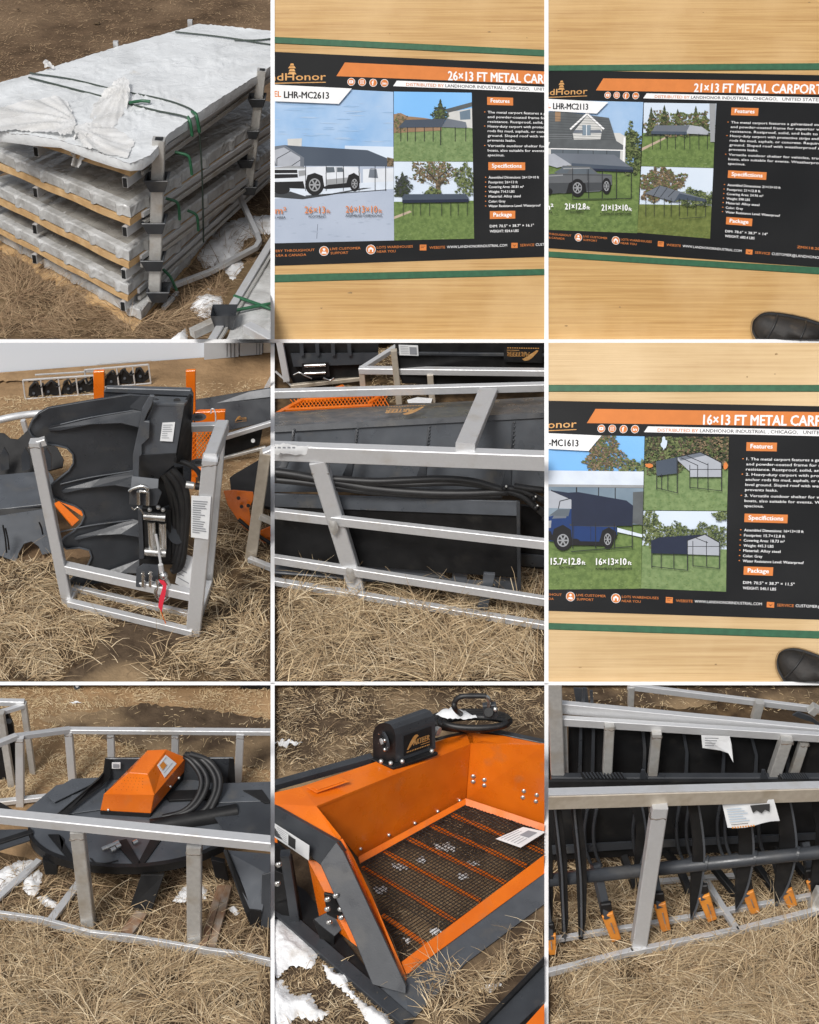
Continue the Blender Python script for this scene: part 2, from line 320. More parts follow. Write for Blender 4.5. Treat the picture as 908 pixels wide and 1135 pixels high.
# ------------------------------------------------------------------ straw: many thin bent blades lying in swirls, one object per bay
def straw(c, regions, m='straw', label=None, L=(45, 110), w=2.6, up=.38, seed=1, name='dry_grass', z=0.0, spread=.75, bare=()):
    V = []; F = []; rs = np.random.default_rng(seed); lim = c.lim
    if m == 'straw': regions = [(p_, int(n_*.50)) for p_, n_ in regions]; w *= 1.2; L = (L[0], L[1]*1.35)
    jobs = [(p_, n_, 0) for p_, n_ in regions] + ([(p_, int(n_*1.5), 1) for p_, n_ in regions] if m == 'straw' else []); MI = []
    L0, w0, up0, sp0 = L, w, up, spread
    for poly, n, lay in jobs:
        L, w, up, spread = ((8, 30), w0*.95, .06, 2.5) if lay else (L0, w0, up0, sp0)
        P = np.array(poly, float); x0, y0 = P.min(0); x1, y1 = P.max(0); got = 0
        while got < n:
            X = rs.uniform(x0, x1, n*2); Y = rs.uniform(y0, y1, n*2); k = inside(P, X, Y)
            dens = smooth_noise(X/70, Y/45, seed+3)*.75+smooth_noise(X/24, Y/18, seed+4)*.45; k &= rs.uniform(0, 1, len(X)) < np.clip(dens*2.0-.42, .04, 1); 
            for bp_, pr in bare: k &= ~(inside(np.array(bp_, float), X, Y) & (rs.uniform(0, 1, len(X)) < pr))
            X, Y = X[k][:n-got], Y[k][:n-got]; got += len(X) if len(X) else n
            for x, y in zip(X, Y):
                p = c.G(x, y, z); az = smooth_noise(np.array(x/120.), np.array(y/80.), seed)*14 + rs.normal(0, spread)*rs.choice((.35, .6, 1.1, 1.8))
                el = abs(rs.normal(0, up)) + .04; ln = rs.uniform(*L)*c.px*(.6+.8*rs.random()**2); bend = rs.normal(0, .17); q = Vector(p); p0 = p + Vector((0, 0, rs.uniform(0, .02)))
                pts = [p0]
                for sgm in range(3):
                    d = Vector((math.cos(az)*math.cos(el), math.sin(az)*math.cos(el), math.sin(el))); pts.append(pts[-1]+d*ln/3); az += bend; el -= rs.uniform(.05, .35)
                    if pts[-1].z < .004: pts[-1].z = .004+.01*rs.random()
                dd = [(q-CP) for q in pts]
                if any(v.dot(nn) > 0 for v in (dd[0], dd[-1]) for nn in c.planes): continue
                o = len(V); ww = w*c.px*rs.uniform(.4, 1.0)+ (.7*c.px if rs.random() < .12 else 0)
                for i, q in enumerate(pts):
                    ax = (pts[min(i+1, 3)]-pts[max(i-1, 0)]); sd = ax.cross(Vector((rs.normal(0, .3), -.5, .85))).normalized()*(ww/2*(1-.28*i)); V.append(q-sd); V.append(q+sd)
                F += [[o, o+1, o+3, o+2], [o+2, o+3, o+5, o+4], [o+4, o+5, o+7, o+6]]; MI += [lay]*3
    me = bpy.data.meshes.new(name); me.from_pydata([tuple(v) for v in V], [], F); me.materials.append(MATS[m]); me.materials.append(MATS['litter']); me.polygons.foreach_set('material_index', MI); ob = bpy.data.objects.new(name, me); COL.objects.link(ob)
    tag(ob, label, 'grass', None, 'stuff'); return ob
# ------------------------------------------------------------------ lettering
_tx = {}
def letters(body, bold=.0, shear=0.):
    k = (body, bold, shear)
    if k in _tx: return _tx[k]
    cu = bpy.data.curves.new('lettering', 'FONT'); cu.body = body; cu.size = 1; cu.offset = bold; cu.resolution_u = 2; cu.shear = shear
    ob = bpy.data.objects.new('lettering', cu); COL.objects.link(ob); dg = bpy.context.evaluated_depsgraph_get()
    me = bpy.data.meshes.new_from_object(ob.evaluated_get(dg)); vs = [tuple(v.co)[:2] for v in me.vertices]; fs = [list(p.vertices) for p in me.polygons]
    bpy.data.objects.remove(ob); bpy.data.curves.remove(cu); bpy.data.meshes.remove(me)
    xs = [v[0] for v in vs] or [0]; r = (vs, fs, min(xs), max(xs)); _tx[k] = r; return r
def write(M_, mapf, body, x, y, h, w=None, m='pr_text', bold=.0, slope=0., shear=0., right=False, lift=.0):
    if bold > 0:           # heavier strokes: the same letters again a hair to either side
        d = bold*h*1.3; k = {} if True else None
        for i, (dx, dy) in enumerate(((-d, 0), (d, 0), (0, -d*.7), (0, d*.7))): write(M_, mapf, body, x+dx, y+dy, h, w, m, 0, slope, shear, right, lift+.00003*(i+1))
        return
    """lettering whose baseline starts at (x, y); h cap height, w total width"""
    vs, fs, a, b = letters(body, bold, shear); sy = h/.70; sx = (w/(b-a)) if w else sy*.9; W = (b-a)*sx
    if right: x -= W
    out = []
    for vx, vy in vs:
        dx = (vx-a)*sx; out.append(mapf(x+dx, y-vy*sy+slope*dx, lift))
    M_.add(out, fs, m)
class Decal:
    """a flat sticker from four corner points in reading order: top left, top right, bottom right, bottom left"""
    def __init__(s, c, q, lift=2.):
        s.q = [c.P(p) for p in q]; n = (s.q[1]-s.q[0]).cross(s.q[3]-s.q[0]).normalized()
        if n.dot(CP-s.q[0]) < 0: n = -n
        s.n = n; s.l = lift*c.px
    def __call__(s, x, y, lift=0.):
        a, b, c, d = s.q; return (a*(1-x)+b*x)*(1-y) + (d*(1-x)+c*x)*y + s.n*(s.l*(1+lift))
def brand_mark(c, q, parent, back='black'):
    D = Decal(c, q); m = M(c)
    if back: m.add([D(0, 0), D(1, 0), D(1, 1), D(0, 1)], [[0, 1, 2, 3]], back)
    arc = []
    for i in range(11):
        t = i/10; arc.append((.10+.38*t, .72-.60*math.sin(t*1.75)))
    inner = [(x+.05+.05*(1-abs(2*i/10-1)), y+.03+.13*math.sin(i/10*2.6)) for i, (x, y) in enumerate(arc)]
    pts = arc+inner[::-1]; m.add([D(x, y, 1) for x, y in pts], [[i, i+1, 20-i, 21-i] for i in range(10)], 'logo_gold')
    write(m, lambda x, y, l: D(x, y, 1), 'ARTEER', .33, .62, .27, .58, 'logo_gold', .03, shear=.15)
    m.add([D(.60, .70, 1), D(.92, .70, 1), D(.92, .73, 1), D(.60, .73, 1)], [[0, 1, 2, 3]], 'logo_gold')
    for k in range(14):
        m.add([D(.09+k*.06, .82, 1), D(.13+k*.06, .82, 1), D(.13+k*.06, .88, 1), D(.09+k*.06, .88, 1)], [[0, 1, 2, 3]], 'logo_gold')
    return m.build('sticker', parent)
def leaflet(c, q, parent=None, rows=7, picture=None, t=1.5, name='paper_sheet', hole=None, **tags):
    D = Decal(c, q); m = M(c); m.plate([D(0, 0), D(1, 0), D(1, 1), D(0, 1)], t, 'paper')
    for k in range(rows):
        y = .10+.8*k/rows; x1 = random.uniform(.45, .9)
        if picture and picture[1] < y < picture[3]: x1 = min(x1, picture[0]-.05)
        th_ = min(.35/rows, .028); m.add([D(.08, y, 1), D(x1, y, 1), D(x1, y+th_, 1), D(.08, y+th_, 1)], [[0, 1, 2, 3]], 'paper_ink')
    if picture:
        a, b, e, f = picture[:4]; m.add([D(a, b, 1), D(e, b, 1), D(e, f, 1), D(a, f, 1)], [[0, 1, 2, 3]], picture[4] if len(picture) > 4 else 'pale_blue_ink')
    return m.build(name, parent, **tags)
# ------------------------------------------------------------------ the ground: one sheet to the horizon, a surface for each bay, white kerbs between the bays
g = M(BAY[1]); g.add([Vector((-900, -200, -.03)), Vector((900, -200, -.03)), Vector((900, 1500, -.03)), Vector((-900, 1500, -.03))], [[0, 1, 2, 3]], 'thatch'); g.build('ground', clip=False, kind='structure')
def bay_ground(c, m, top=None):
    u0, u1, v0, v1 = c.lim; nu, nv = 40, 50; vs = []; gm = M(c)
    for j in range(nv+1):
        for i in range(nu+1):
            u = u0+(u1-u0)*i/nu; vt = v0 if top is None else top(u); v = v1+(vt-v1)*j/nv
            p = onz(u, v, 0); e = .0 if i in (0, nu) or j in (0, nv) else .035*(float(smooth_noise(np.array(p.x*2.2), np.array(p.y*1.6), 4))-.6)
            vs.append(p+Vector((0, 0, min(e, .004))))
    gm.add(vs, [[j*(nu+1)+i, j*(nu+1)+i+1, (j+1)*(nu+1)+i+1, (j+1)*(nu+1)+i] for j in range(nv) for i in range(nu)], m, True); gm.build('ground', clip=False, kind='structure')
def kerb(u0, u1, v0, v1, h, name, label):
    k = M(BAY[1]); n = 12; vs = []
    for i in range(n+1):
        v = v1+(v0-v1)*i/n
        vs += [onz(u0, v, -.02), onz(u1, v, -.02), onz(u1, v, h), onz(u0, v, h)]
    fs = [[4*i+a, 4*i+(a+1) % 4, 4*i+4+(a+1) % 4, 4*i+4+a] for i in range(n) for a in range(4)] + [[3, 2, 1, 0], [4*n, 4*n+1, 4*n+2, 4*n+3]]
    k.add(vs, fs, 'white_paint'); k.build(name, clip=False, label=label, cat='kerb', group='white kerbs between the bays')
# ------------------------------------------------------------------ kerbs between the bays
for r, (v0, v1) in enumerate((R1, R2, R3)):
    rn = ('far', 'middle', 'near')[r]
    if r: kerb(300, 304.5, v0-2 if r else -25, v1+2 if r < 2 else 1160, .08, 'white_kerb', ('', 'thin white kerb between the tree grapple and the snow plough bays', 'thin white kerb between the orange mower deck and the soil screener bays')[r])
    if r == 2: kerb(603.5, 608, v0-2, 1160, .08, 'white_kerb', 'thin white kerb between the orange soil screener and the root rakes')
kerb(-25, 933, 376, 380, .1, 'white_kerb', 'long white kerb crossing in front of the wrapped panel stack and upper boards')
kerb(-25, 933, 755.5, 759.5, .08, 'white_kerb', 'long white kerb crossing behind the mower deck, screener and rake bays')
# white posts between the leaning boards
def board_gap(u0, u1, v0, v1, vb, bay, label):
    c = BAY[bay]; c.board(vb); o, n = c.bp; m = M(c)
    def at(u, v, l):
        d = ray(u, v); t = (o+n*l-CP).dot(n)/d.dot(n); return CP+d*t
    vs = [at(u, v, l) for l in (.01, -.2) for u, v in ((u0, v0), (u1, v0), (u1, v1), (u0, v1))]
    m.add(vs, [[0, 1, 2, 3], [7, 6, 5, 4], [0, 4, 5, 1], [1, 5, 6, 2], [2, 6, 7, 3], [3, 7, 4, 0]], 'white_paint'); m.build('white_post', clip=False, label=label, cat='post')
board_gap(300, 304.5, -25, 376, 376.3, 2, 'white upright post between the wrapped panel stack and the 26 foot carport board')
board_gap(603.5, 608, -25, 376, 376.3, 2, 'white upright post between the 26 foot and 21 foot carport boards')
board_gap(603.5, 608, 380, 755.5, 756, 6, 'white upright post beside the 16 foot carport board')
mat('dirt_speck', (.22, .14, .065), .8, 0, (.34, .22, .10), 20)
# ------------------------------------------------------------------ three pale wooden crate lids with printed posters, green strapping and boot tips
def hom(src, dst):
    A = []; b = []
    for (x, y), (X, Y) in zip(src, dst):
        A += [[x, y, 1, 0, 0, 0, -X*x, -X*y], [0, 0, 0, x, y, 1, -Y*x, -Y*y]]; b += [X, Y]
    h = np.append(np.linalg.solve(np.array(A, float), np.array(b, float)), 1).reshape(3, 3)
    def f(x, y):
        p = h @ np.array([x, y, 1.]); return p[0]/p[2], p[1]/p[2]
    return f
CTRL = [(261, 271), (711, 322), (720, 700), (171, 831)]
def cut(pts, quad):
    """keep the piece of a printed shape that lies inside its picture (corners clockwise)"""
    for k in range(4):
        (ax, ay), (bx, by) = quad[k], quad[(k+1) % 4]; f = lambda p: (bx-ax)*(p[1]-ay)-(by-ay)*(p[0]-ax); out = []
        for i in range(len(pts)):
            p, q = pts[i-1], pts[i]; fp, fq = f(p), f(q)
            if (fp >= 0) != (fq >= 0): t = fp/(fp-fq); out.append((p[0]+(q[0]-p[0])*t, p[1]+(q[1]-p[1])*t))
            if fq >= 0: out.append(q)
        pts = out
        if len(pts) < 3: return []
    return pts
def slope(y): return .046 + (y-190)*(-.082/670)
def crate(bay, matname, straps, poster, pm_, texts, pics, frames, label, plabel, slabels, vb):
    c = BAY[bay]; c.board(vb); s = c.px
    u0, u1, v0, v1 = c.lim; x0, x1 = (u0-c.u)/c.sx, (u1-c.u)/c.sx; y0, y1 = (v0-c.v)/c.sy, (v1-c.v)/c.sy
    if c.box[1] > 900: x1 -= 20
    base = c.B((x0+x1)/2, y1); T = thing('wooden_crate', label, 'crate', base)
    m = M(c); nP = 3; ys = [y0, y0+(y1-y0)*.34, y0+(y1-y0)*.67, y1]
    for k in range(nP):
        a, b = ys[k]+(1.0 if k else 0), ys[k+1]; q = [c.B(x0, a), c.B(x1, a), c.B(x1, b), c.B(x0, b)]; m.plate(q, 8, matname)
    m.build('lid', T)
    m = M(c); kk = random.Random(bay)
    for _ in range(6):
        x, y = kk.uniform(x0+20, x1-20), kk.choice((kk.uniform(y0, (y0+y1)*.13), kk.uniform(y1*.86, y1-20))); r_ = kk.uniform(1., 3.2); m.sheet([c.B(px_, py_, .0015) for px_, py_ in blob(x, y, r_*kk.uniform(1, 3), r_, 9, .4, int(x*7))], 'dirt_speck')
    m.build('dirt_specks', T, open=True)
    m = M(c); q = [c.B(x0, y0, -.045), c.B(x1, y0, -.045), c.B(x1, y1, -.045), c.B(x0, y1, -.045)]; m.plate(q, 60, matname); m.build('crate_body', T)
    for (a, b, e, f), sl_ in zip(straps, slabels):
        m = M(c); nseg = 14
        for side in range(nseg):
            t0, t1 = side/nseg, (side+1)/nseg; X0, X1 = x0+(x1-x0)*t0, x0+(x1-x0)*t1
            k0, k1 = (X0-10)/890, (X1-10)/890
            bul = lambda t: 3.+1.2*math.sin(t*9+a)
            for yy0, yy1, ee0, ee1 in ((0, 1, bul(t0), bul(t1)),):
                A0, A1, B0, B1 = a+(b-a)*k0, a+(b-a)*k1, e+(f-e)*k0, e+(f-e)*k1
                m.add([c.B(X0, A0, .004), c.B(X1, A1, .004), c.B(X1, A1+2, ee1*s), c.B(X0, A0+2, ee0*s), c.B(X1, B1-2, ee1*s), c.B(X0, B0-2, ee0*s), c.B(X1, B1, .004), c.B(X0, B0, .004)],
                      [[0, 1, 2, 3], [3, 2, 4, 5], [5, 4, 6, 7]], 'strap_green')
        m.build('strap', label=sl_, cat='strap')
    # the poster
    PT = thing('poster', plabel, 'poster', c.B((poster[0][0]+poster[2][0])/2, poster[2][1]))
    m = M(c); m.plate([c.B(x, y, .006) for x, y in poster], 1.2, 'poster_black'); m.build('backing_sheet', PT)
    H = pm_; z0 = .0075
    def mp(x, y, l=0): return c.B(*H(x, y), z0+l)
    def nat(x, y, l=0): return c.B(x, y, z0+l)
    # native pictures
    for (pname, items), quad_ in zip(pics, frames):
        pt = None; lf = .0006
        for i, (sub, shapes) in enumerate(items):
            m = M(c)
            for j, (mt, pts) in enumerate(shapes):
                lf += .000016 if len(pts) < 5 and len(shapes) > 60 else .00008; pts = cut(pts, quad_)
                if len(pts) > 2: m.sheet([nat(x, y, lf) for x, y in pts], mt)
            ob = m.build(sub if pt else pname, pt or PT, open=True); pt = pt or ob
    zt = .03
    def quad(m, x0, y0, x1, y1, mt, l=.0, sk=0.):
        m.sheet([mp(x0+sk, y0+slope(y0)*0, l), mp(x1, y0+slope(y0)*(x1-x0), l), mp(x1, y1+slope(y1)*(x1-x0), l), mp(x0, y1, l)], mt)
    m = M(c); quad(m, 212, 208-.046*28, 1200, 252, 'pr_orange', 0, 28); write(m, mp, texts['title'], 582, 265, 30, 400, 'pr_text', .028, .035, lift=.001); m.build('title_banner', PT, open=True)
    m = M(c); m.sheet([mp(412, 267), mp(1100, 296), mp(1100, 314), mp(400, 285)], 'pr_white')
    write(m, mp, 'DISTRIBUTED BY', 443, 284, 10, 125, 'pr_orange', .01, .036, lift=.001); write(m, mp, 'LANDHONOR INDUSTRIAL , CHICAGO,   UNITED STATES', 573, 288.5, 10, 405, 'pr_black', .01, .036, lift=.001); m.build('distributor_strip', PT, open=True)
    m = M(c); write(m, mp, 'LandHonor', 177, 267, 24, 232, 'logo_gold', .012, -.01, right=True); m.sheet([mp(-90, 276), mp(177, 271), mp(177, 273.5), mp(-90, 279)], 'logo_gold')
    for a, b, wd_ in ((246, 238, 15), (236, 228, 11), (226, 219, 13), (217, 210, 7)): m.sheet([mp(65-wd_, a), mp(65-wd_*.6, b), mp(65+wd_*.6, b), mp(65+wd_, a)], 'logo_gold')
    m.build('logo', PT, open=True)
    def ring(m, x, y, r, mt, l, n=18): m.sheet([mp(x+r*math.cos(6.2832*k/n), y+r*math.sin(6.2832*k/n), l) for k in range(n)], mt)
    def rect(m, x0, y0, x1, y1, mt, l): m.sheet([mp(x0, y0, l), mp(x1, y0, l), mp(x1, y1, l), mp(x0, y1, l)], mt)
    for k, (x, y) in enumerate(((261, 271), (297, 272), (334, 274), (371, 275))):
        m = M(c); ring(m, x, y, 13, 'pr_white', 0); ring(m, x, y, 11.5, 'pr_orange', .0004)
        if k == 0: rect(m, x-7, y-5, x+7, y+5, 'pr_white', .0008); m.sheet([mp(x-2, y-3, .0012), mp(x+3, y, .0012), mp(x-2, y+3, .0012)], 'pr_orange')
        if k == 1: rect(m, x-6, y-6, x+6, y+6, 'pr_white', .0008); rect(m, x-4.5, y-4.5, x+4.5, y+4.5, 'pr_orange', .0012); ring(m, x, y, 3, 'pr_white', .0016); ring(m, x, y, 1.8, 'pr_orange', .002)
        if k == 2: write(m, mp, 'f', x-4, y+8, 15, None, 'pr_white', .05, 0, lift=.0008)
        if k == 3: write(m, mp, 'in', x-6, y+5, 9, 12, 'pr_white', .05, 0, lift=.0008)
        m.build('icon', PT, open=True)
    m = M(c); mt = texts.get('model'); tag_poly = texts['tag']; m.sheet([nat(x, y, .030) for x, y in tag_poly], 'pr_white')
    for body, x, y, h, w, mm in texts['model']: write(m, nat, body, x, y, h, w, mm, .034, .02, lift=.0305)
    m.build('model_tag', PT, open=True)
    m = M(c)
    for body, x, y, h, w, mm in texts['sizes']: write(m, nat, body, x, y, h, w, mm, .012 if bay == 2 else .024, texts.get('ss', 0), lift=.030)
    m.build('size_lettering', PT, open=True)
    for body, x0_, y0_, x1_, y1_ in (('Features', 711, 321, 797, 347), ('Specifictions', 715, 537, 837, 563), ('Package', 720, 699, 804, 725)):
        m = M(c); quad(m, x0_, y0_, x1_, y1_, 'pr_orange'); write(m, mp, body, x0_+12, y1_-8, 13, x1_-x0_-24, 'pr_text', .03, slope(y0_), lift=.0008); m.build('heading', PT, open=True)
    m = M(c); F = texts['features']; full = texts.get('fullw', 314)
    for k, ln in enumerate(F):
        y = (371, 386.5, 402, 417.5, 433, 448.5, 464, 482, 497.5, 513)[k]+4; last = k in (2, 6, 9)
        w = full*(len(ln)/51.) if last else full
        write(m, mp, ln, 713, y, 8, w, 'pr_text', .008, slope(y), lift=.0004)
        if k in (0, 3, 7): write(m, mp, '•', 701, y, 9, 4, 'pr_orange', .02, 0, lift=.0004)
    for k, ln in enumerate(texts['spec']):
        y = (587, 603, 618.5, 634.5, 650, 666.5, 682)[k]+4; write(m, mp, ln, 716, y, 8, 5.05*len(ln), 'pr_text', .012, slope(y), lift=.0004); write(m, mp, '•', 704, y, 9, 4, 'pr_orange', .02, 0, lift=.0004)
    for k, ln in enumerate(texts['pack']):
        y = (749, 766)[k]+4; write(m, mp, ln, 720, y, 8.5, 5.6*len(ln), 'pr_text', .012, slope(y), lift=.0004)
    m.build('small_print', PT, open=True)
    m = M(c); fs = -.03
    for body, x, y, h, w, mm in (('DELIVERY THROUGHOUT', -26, 836, 8, 166, 'pr_orange'), ('USA & CANADA', 12, 850, 8, 100, 'pr_orange'), ('LIVE CUSTOMER', 191, 828, 8, 101, 'pr_orange'), ('SUPPORT', 193, 842, 8, 58, 'pr_orange'),
                                 ('LOTS WAREHOUSES', 346, 823, 8, 119, 'pr_orange'), ('NEAR YOU', 346, 837, 8, 62, 'pr_orange'), ('WEBSITE', 520, 824, 8.5, 52, 'pr_orange'), ('WWW.LANDHONORINDUSTRIAL.COM', 578, 822, 8.5, 199, 'pr_text'),
                                 ('SERVICE', 820, 816, 8.5, 47, 'pr_orange'), ('CUSTOMER@LANDHONOR.COM', 872, 814, 8.5, 176, 'pr_text')):
        write(m, mp, body, x, y, h, w, mm, .0, fs, lift=.0004)
    if bay == 3: write(m, mp, 'ZMX18.2023', 946, 782, 8, 80, 'pr_orange', .015, -.02, lift=.0004)
    m.build('footer_lettering', PT, open=True)
    for k, (x, y) in enumerate(((171, 831), (326, 826))):
        m = M(c); ring(m, x, y, 16, 'pr_white', 0); ring(m, x, y, 14.5, 'pr_orange', .0004)
        if k == 0: ring(m, x, y-5, 4.5, 'pr_white', .0008); m.sheet([mp(x-9, y+9, .0008), mp(x-6, y+2, .0008), mp(x+6, y+2, .0008), mp(x+9, y+9, .0008)], 'pr_white')
        else: m.sheet([mp(x-9, y-2, .0008), mp(x, y-9, .0008), mp(x+9, y-2, .0008), mp(x+8, y+8, .0008), mp(x-8, y+8, .0008)], 'pr_white'); rect(m, x-4, y, x+4, y+8, 'pr_orange', .0012)
        m.build('icon', PT, open=True)
    for k, (x0_, y0_, x1_, y1_) in enumerate(((488, 810, 510, 829), (791, 804, 812, 821))):
        m = M(c); rect(m, x0_, y0_, x1_, y1_, 'pr_orange', 0)
        if k == 0: rect(m, x0_+3, y0_+4, x1_-3, y0_+5.5, 'pr_black', .0004); rect(m, x0_+3, y0_+9, x1_-8, y0_+10.5, 'pr_black', .0004)
        else: m.sheet([mp(x0_+3, y0_+4, .0004), mp((x0_+x1_)/2, y0_+10, .0004), mp(x1_-3, y0_+4, .0004), mp((x0_+x1_)/2, y0_+13, .0004)], 'pr_black')
        m.build('icon', PT, open=True)
    return T
def blob(cx, cy, rx, ry, n=30, j=.28, seed=1):
    r = random.Random(seed); return [(cx+rx*math.cos(6.2832*k/n)*(1+r.uniform(-j, j)), cy+ry*math.sin(6.2832*k/n)*(1+r.uniform(-j, j))) for k in range(n)]
def conifer(cx, y0, y1, w, seed=1):
    r = random.Random(seed); L, R = [], []; n = 7
    for k in range(n):
        t = k/(n-1); y = y0+(y1-y0)*t; L += [(cx-w*t*(1+r.uniform(-.15, .15)), y), (cx-w*t*.62, y+1)]; R += [(cx+w*t*(1+r.uniform(-.15, .15)), y), (cx+w*t*.62, y+1)]
    return L+R[::-1]
def line(x0, y0, x1, y1, w=2.2):
    d = math.hypot(x1-x0, y1-y0); nx, ny = -(y1-y0)/d*w/2, (x1-x0)/d*w/2; return [(x0+nx, y0+ny), (x1+nx, y1+ny), (x1-nx, y1-ny), (x0-nx, y0-ny)]
def circ(x, y, rx, ry=None, n=20): return [(x+rx*math.cos(6.2832*k/n), y+(ry or rx)*math.sin(6.2832*k/n)) for k in range(n)]
K = 'pr_line'
def wheel(x, y, rx, ry): 
    s = [('pr_black', circ(x, y, rx, ry)), ('pr_hub', circ(x, y, rx*.62, ry*.62)), ('pr_black', circ(x, y, rx*.5, ry*.5))]
    for a in range(6): s.append(('pr_hub', line(x, y, x+rx*.5*math.cos(a*1.047), y+ry*.5*math.sin(a*1.047), rx*.16)))
    return s
def trees(x0, x1, y0, y1, n, mats, seed, r=(14, 26)):
    q = random.Random(seed); out = [(q.choice(mats), blob(q.uniform(x0, x1), q.uniform(y0, y1), q.uniform(*r), q.uniform(*r), 40, .34, seed*50+k)) for k in range(n)]
    return out + [(q.choice(mats), blob(q.uniform(x0-r[0]*.8, x1+r[0]*.8), q.uniform(y0-r[0]*.8, y1+r[0]*.5), q.uniform(2, r[0]*.45), q.uniform(2, r[0]*.45), 12, .45, seed*90+k)) for k in range(n*3)]
def leafy(x0, x1, y0, y1, n, mats, seed, r=3.2):
    n = int(n*1.25)
    """many small printed leaves filling a rounded mass"""
    q = random.Random(seed); out = []; cx, cy, rx, ry = (x0+x1)/2, (y0+y1)/2, (x1-x0)/2, (y1-y0)/2
    while len(out) < n:
        a, d = q.uniform(0, 6.283), q.random()**.55; w = 1+.18*math.sin(a*5+seed)+.12*math.sin(a*11+seed*2); x, y = cx+rx*d*w*math.cos(a), cy+ry*d*w*math.sin(a); s_ = q.uniform(.6, 1.5)*r*1.35
        t = q.uniform(0, 6.283); out.append((q.choice(mats), [(x+s_*math.cos(t+k*2.09+q.uniform(-.4, .4)), y+s_*.8*math.sin(t+k*2.09)) for k in range(3)]))
    return out
def blades(quad_, n, mats, seed, ln=3.2):
    q = random.Random(seed); (ax, ay), (bx, by), (cx, cy), (dx, dy) = quad_; out = []
    for _ in range(n):
        s_, t_ = q.random(), q.random()**.8; x = (ax*(1-s_)+bx*s_)*(1-t_)+(dx*(1-s_)+cx*s_)*t_; y = (ay*(1-s_)+by*s_)*(1-t_)+(dy*(1-s_)+cy*s_)*t_; w = ln*(.35+t_)*q.uniform(.5, 1.3)
        out.append((q.choice(mats), [(x-w, y), (x, y-w*.28), (x+w, y), (x, y+w*.22)]))
    return out
def clouds(x0, x1, y0, y1, n, mats, seed):
    q = random.Random(seed); return [(q.choice(mats), [(x-w, y), (x-w*.4, y-w*.10), (x+w*.5, y-w*.07), (x+w, y), (x+w*.3, y+w*.07)]) for x, y, w in ((q.uniform(x0, x1), q.uniform(y0, y1), q.uniform(8, 42)) for _ in range(n))]
FEAT = ['The metal carport features a galvanized steel roof', 'and powder-coated frame for superior weather', 'resistance. Rustproof, solid, and built to last.', 'Heavy-duty carport with protective strips and anchor', 'rods fits mud, asphalt, or concrete. Requires level',
        'ground. Sloped roof with weatherproof sealant', 'prevents leaks.', 'Versatile outdoor shelter for vehicles, trucks or', 'boats, also suitable for events. Weatherproof and', 'spacious.']
def spec(d, f, a, w): return ['Assembled Dimensions: %s ft' % d, 'Footprint: %s ft' % f, 'Covering Area: %s m²' % a, 'Weight: %s LBS' % w, 'Material: Alloy steel', 'Color: Gray', 'Water Resistance Level: Waterproof']
printed('pr_leafA', (.10, .13, .045)); printed('pr_leafB', (.17, .20, .08)); printed('pr_leafC', (.035, .05, .022)); printed('pr_twigA', (.24, .17, .10)); printed('pr_twigB', (.11, .085, .055)); printed('pr_g1', (.175, .245, .082)); printed('pr_g2', (.10, .155, .045)); printed('pr_g3', (.205, .265, .11)); printed('pr_cl1', (.36, .49, .66)); printed('pr_cl2', (.28, .43, .63)); printed('pr_shade', (.045, .05, .055)); printed('pr_con2', (.335, .385, .475)); printed('pr_con3', (.385, .435, .525))
GR, TW, LF = ('pr_g1', 'pr_g2', 'pr_g3'), ('pr_twigA', 'pr_twigB', 'pr_leafA'), ('pr_leafA', 'pr_leafB', 'pr_leafC')
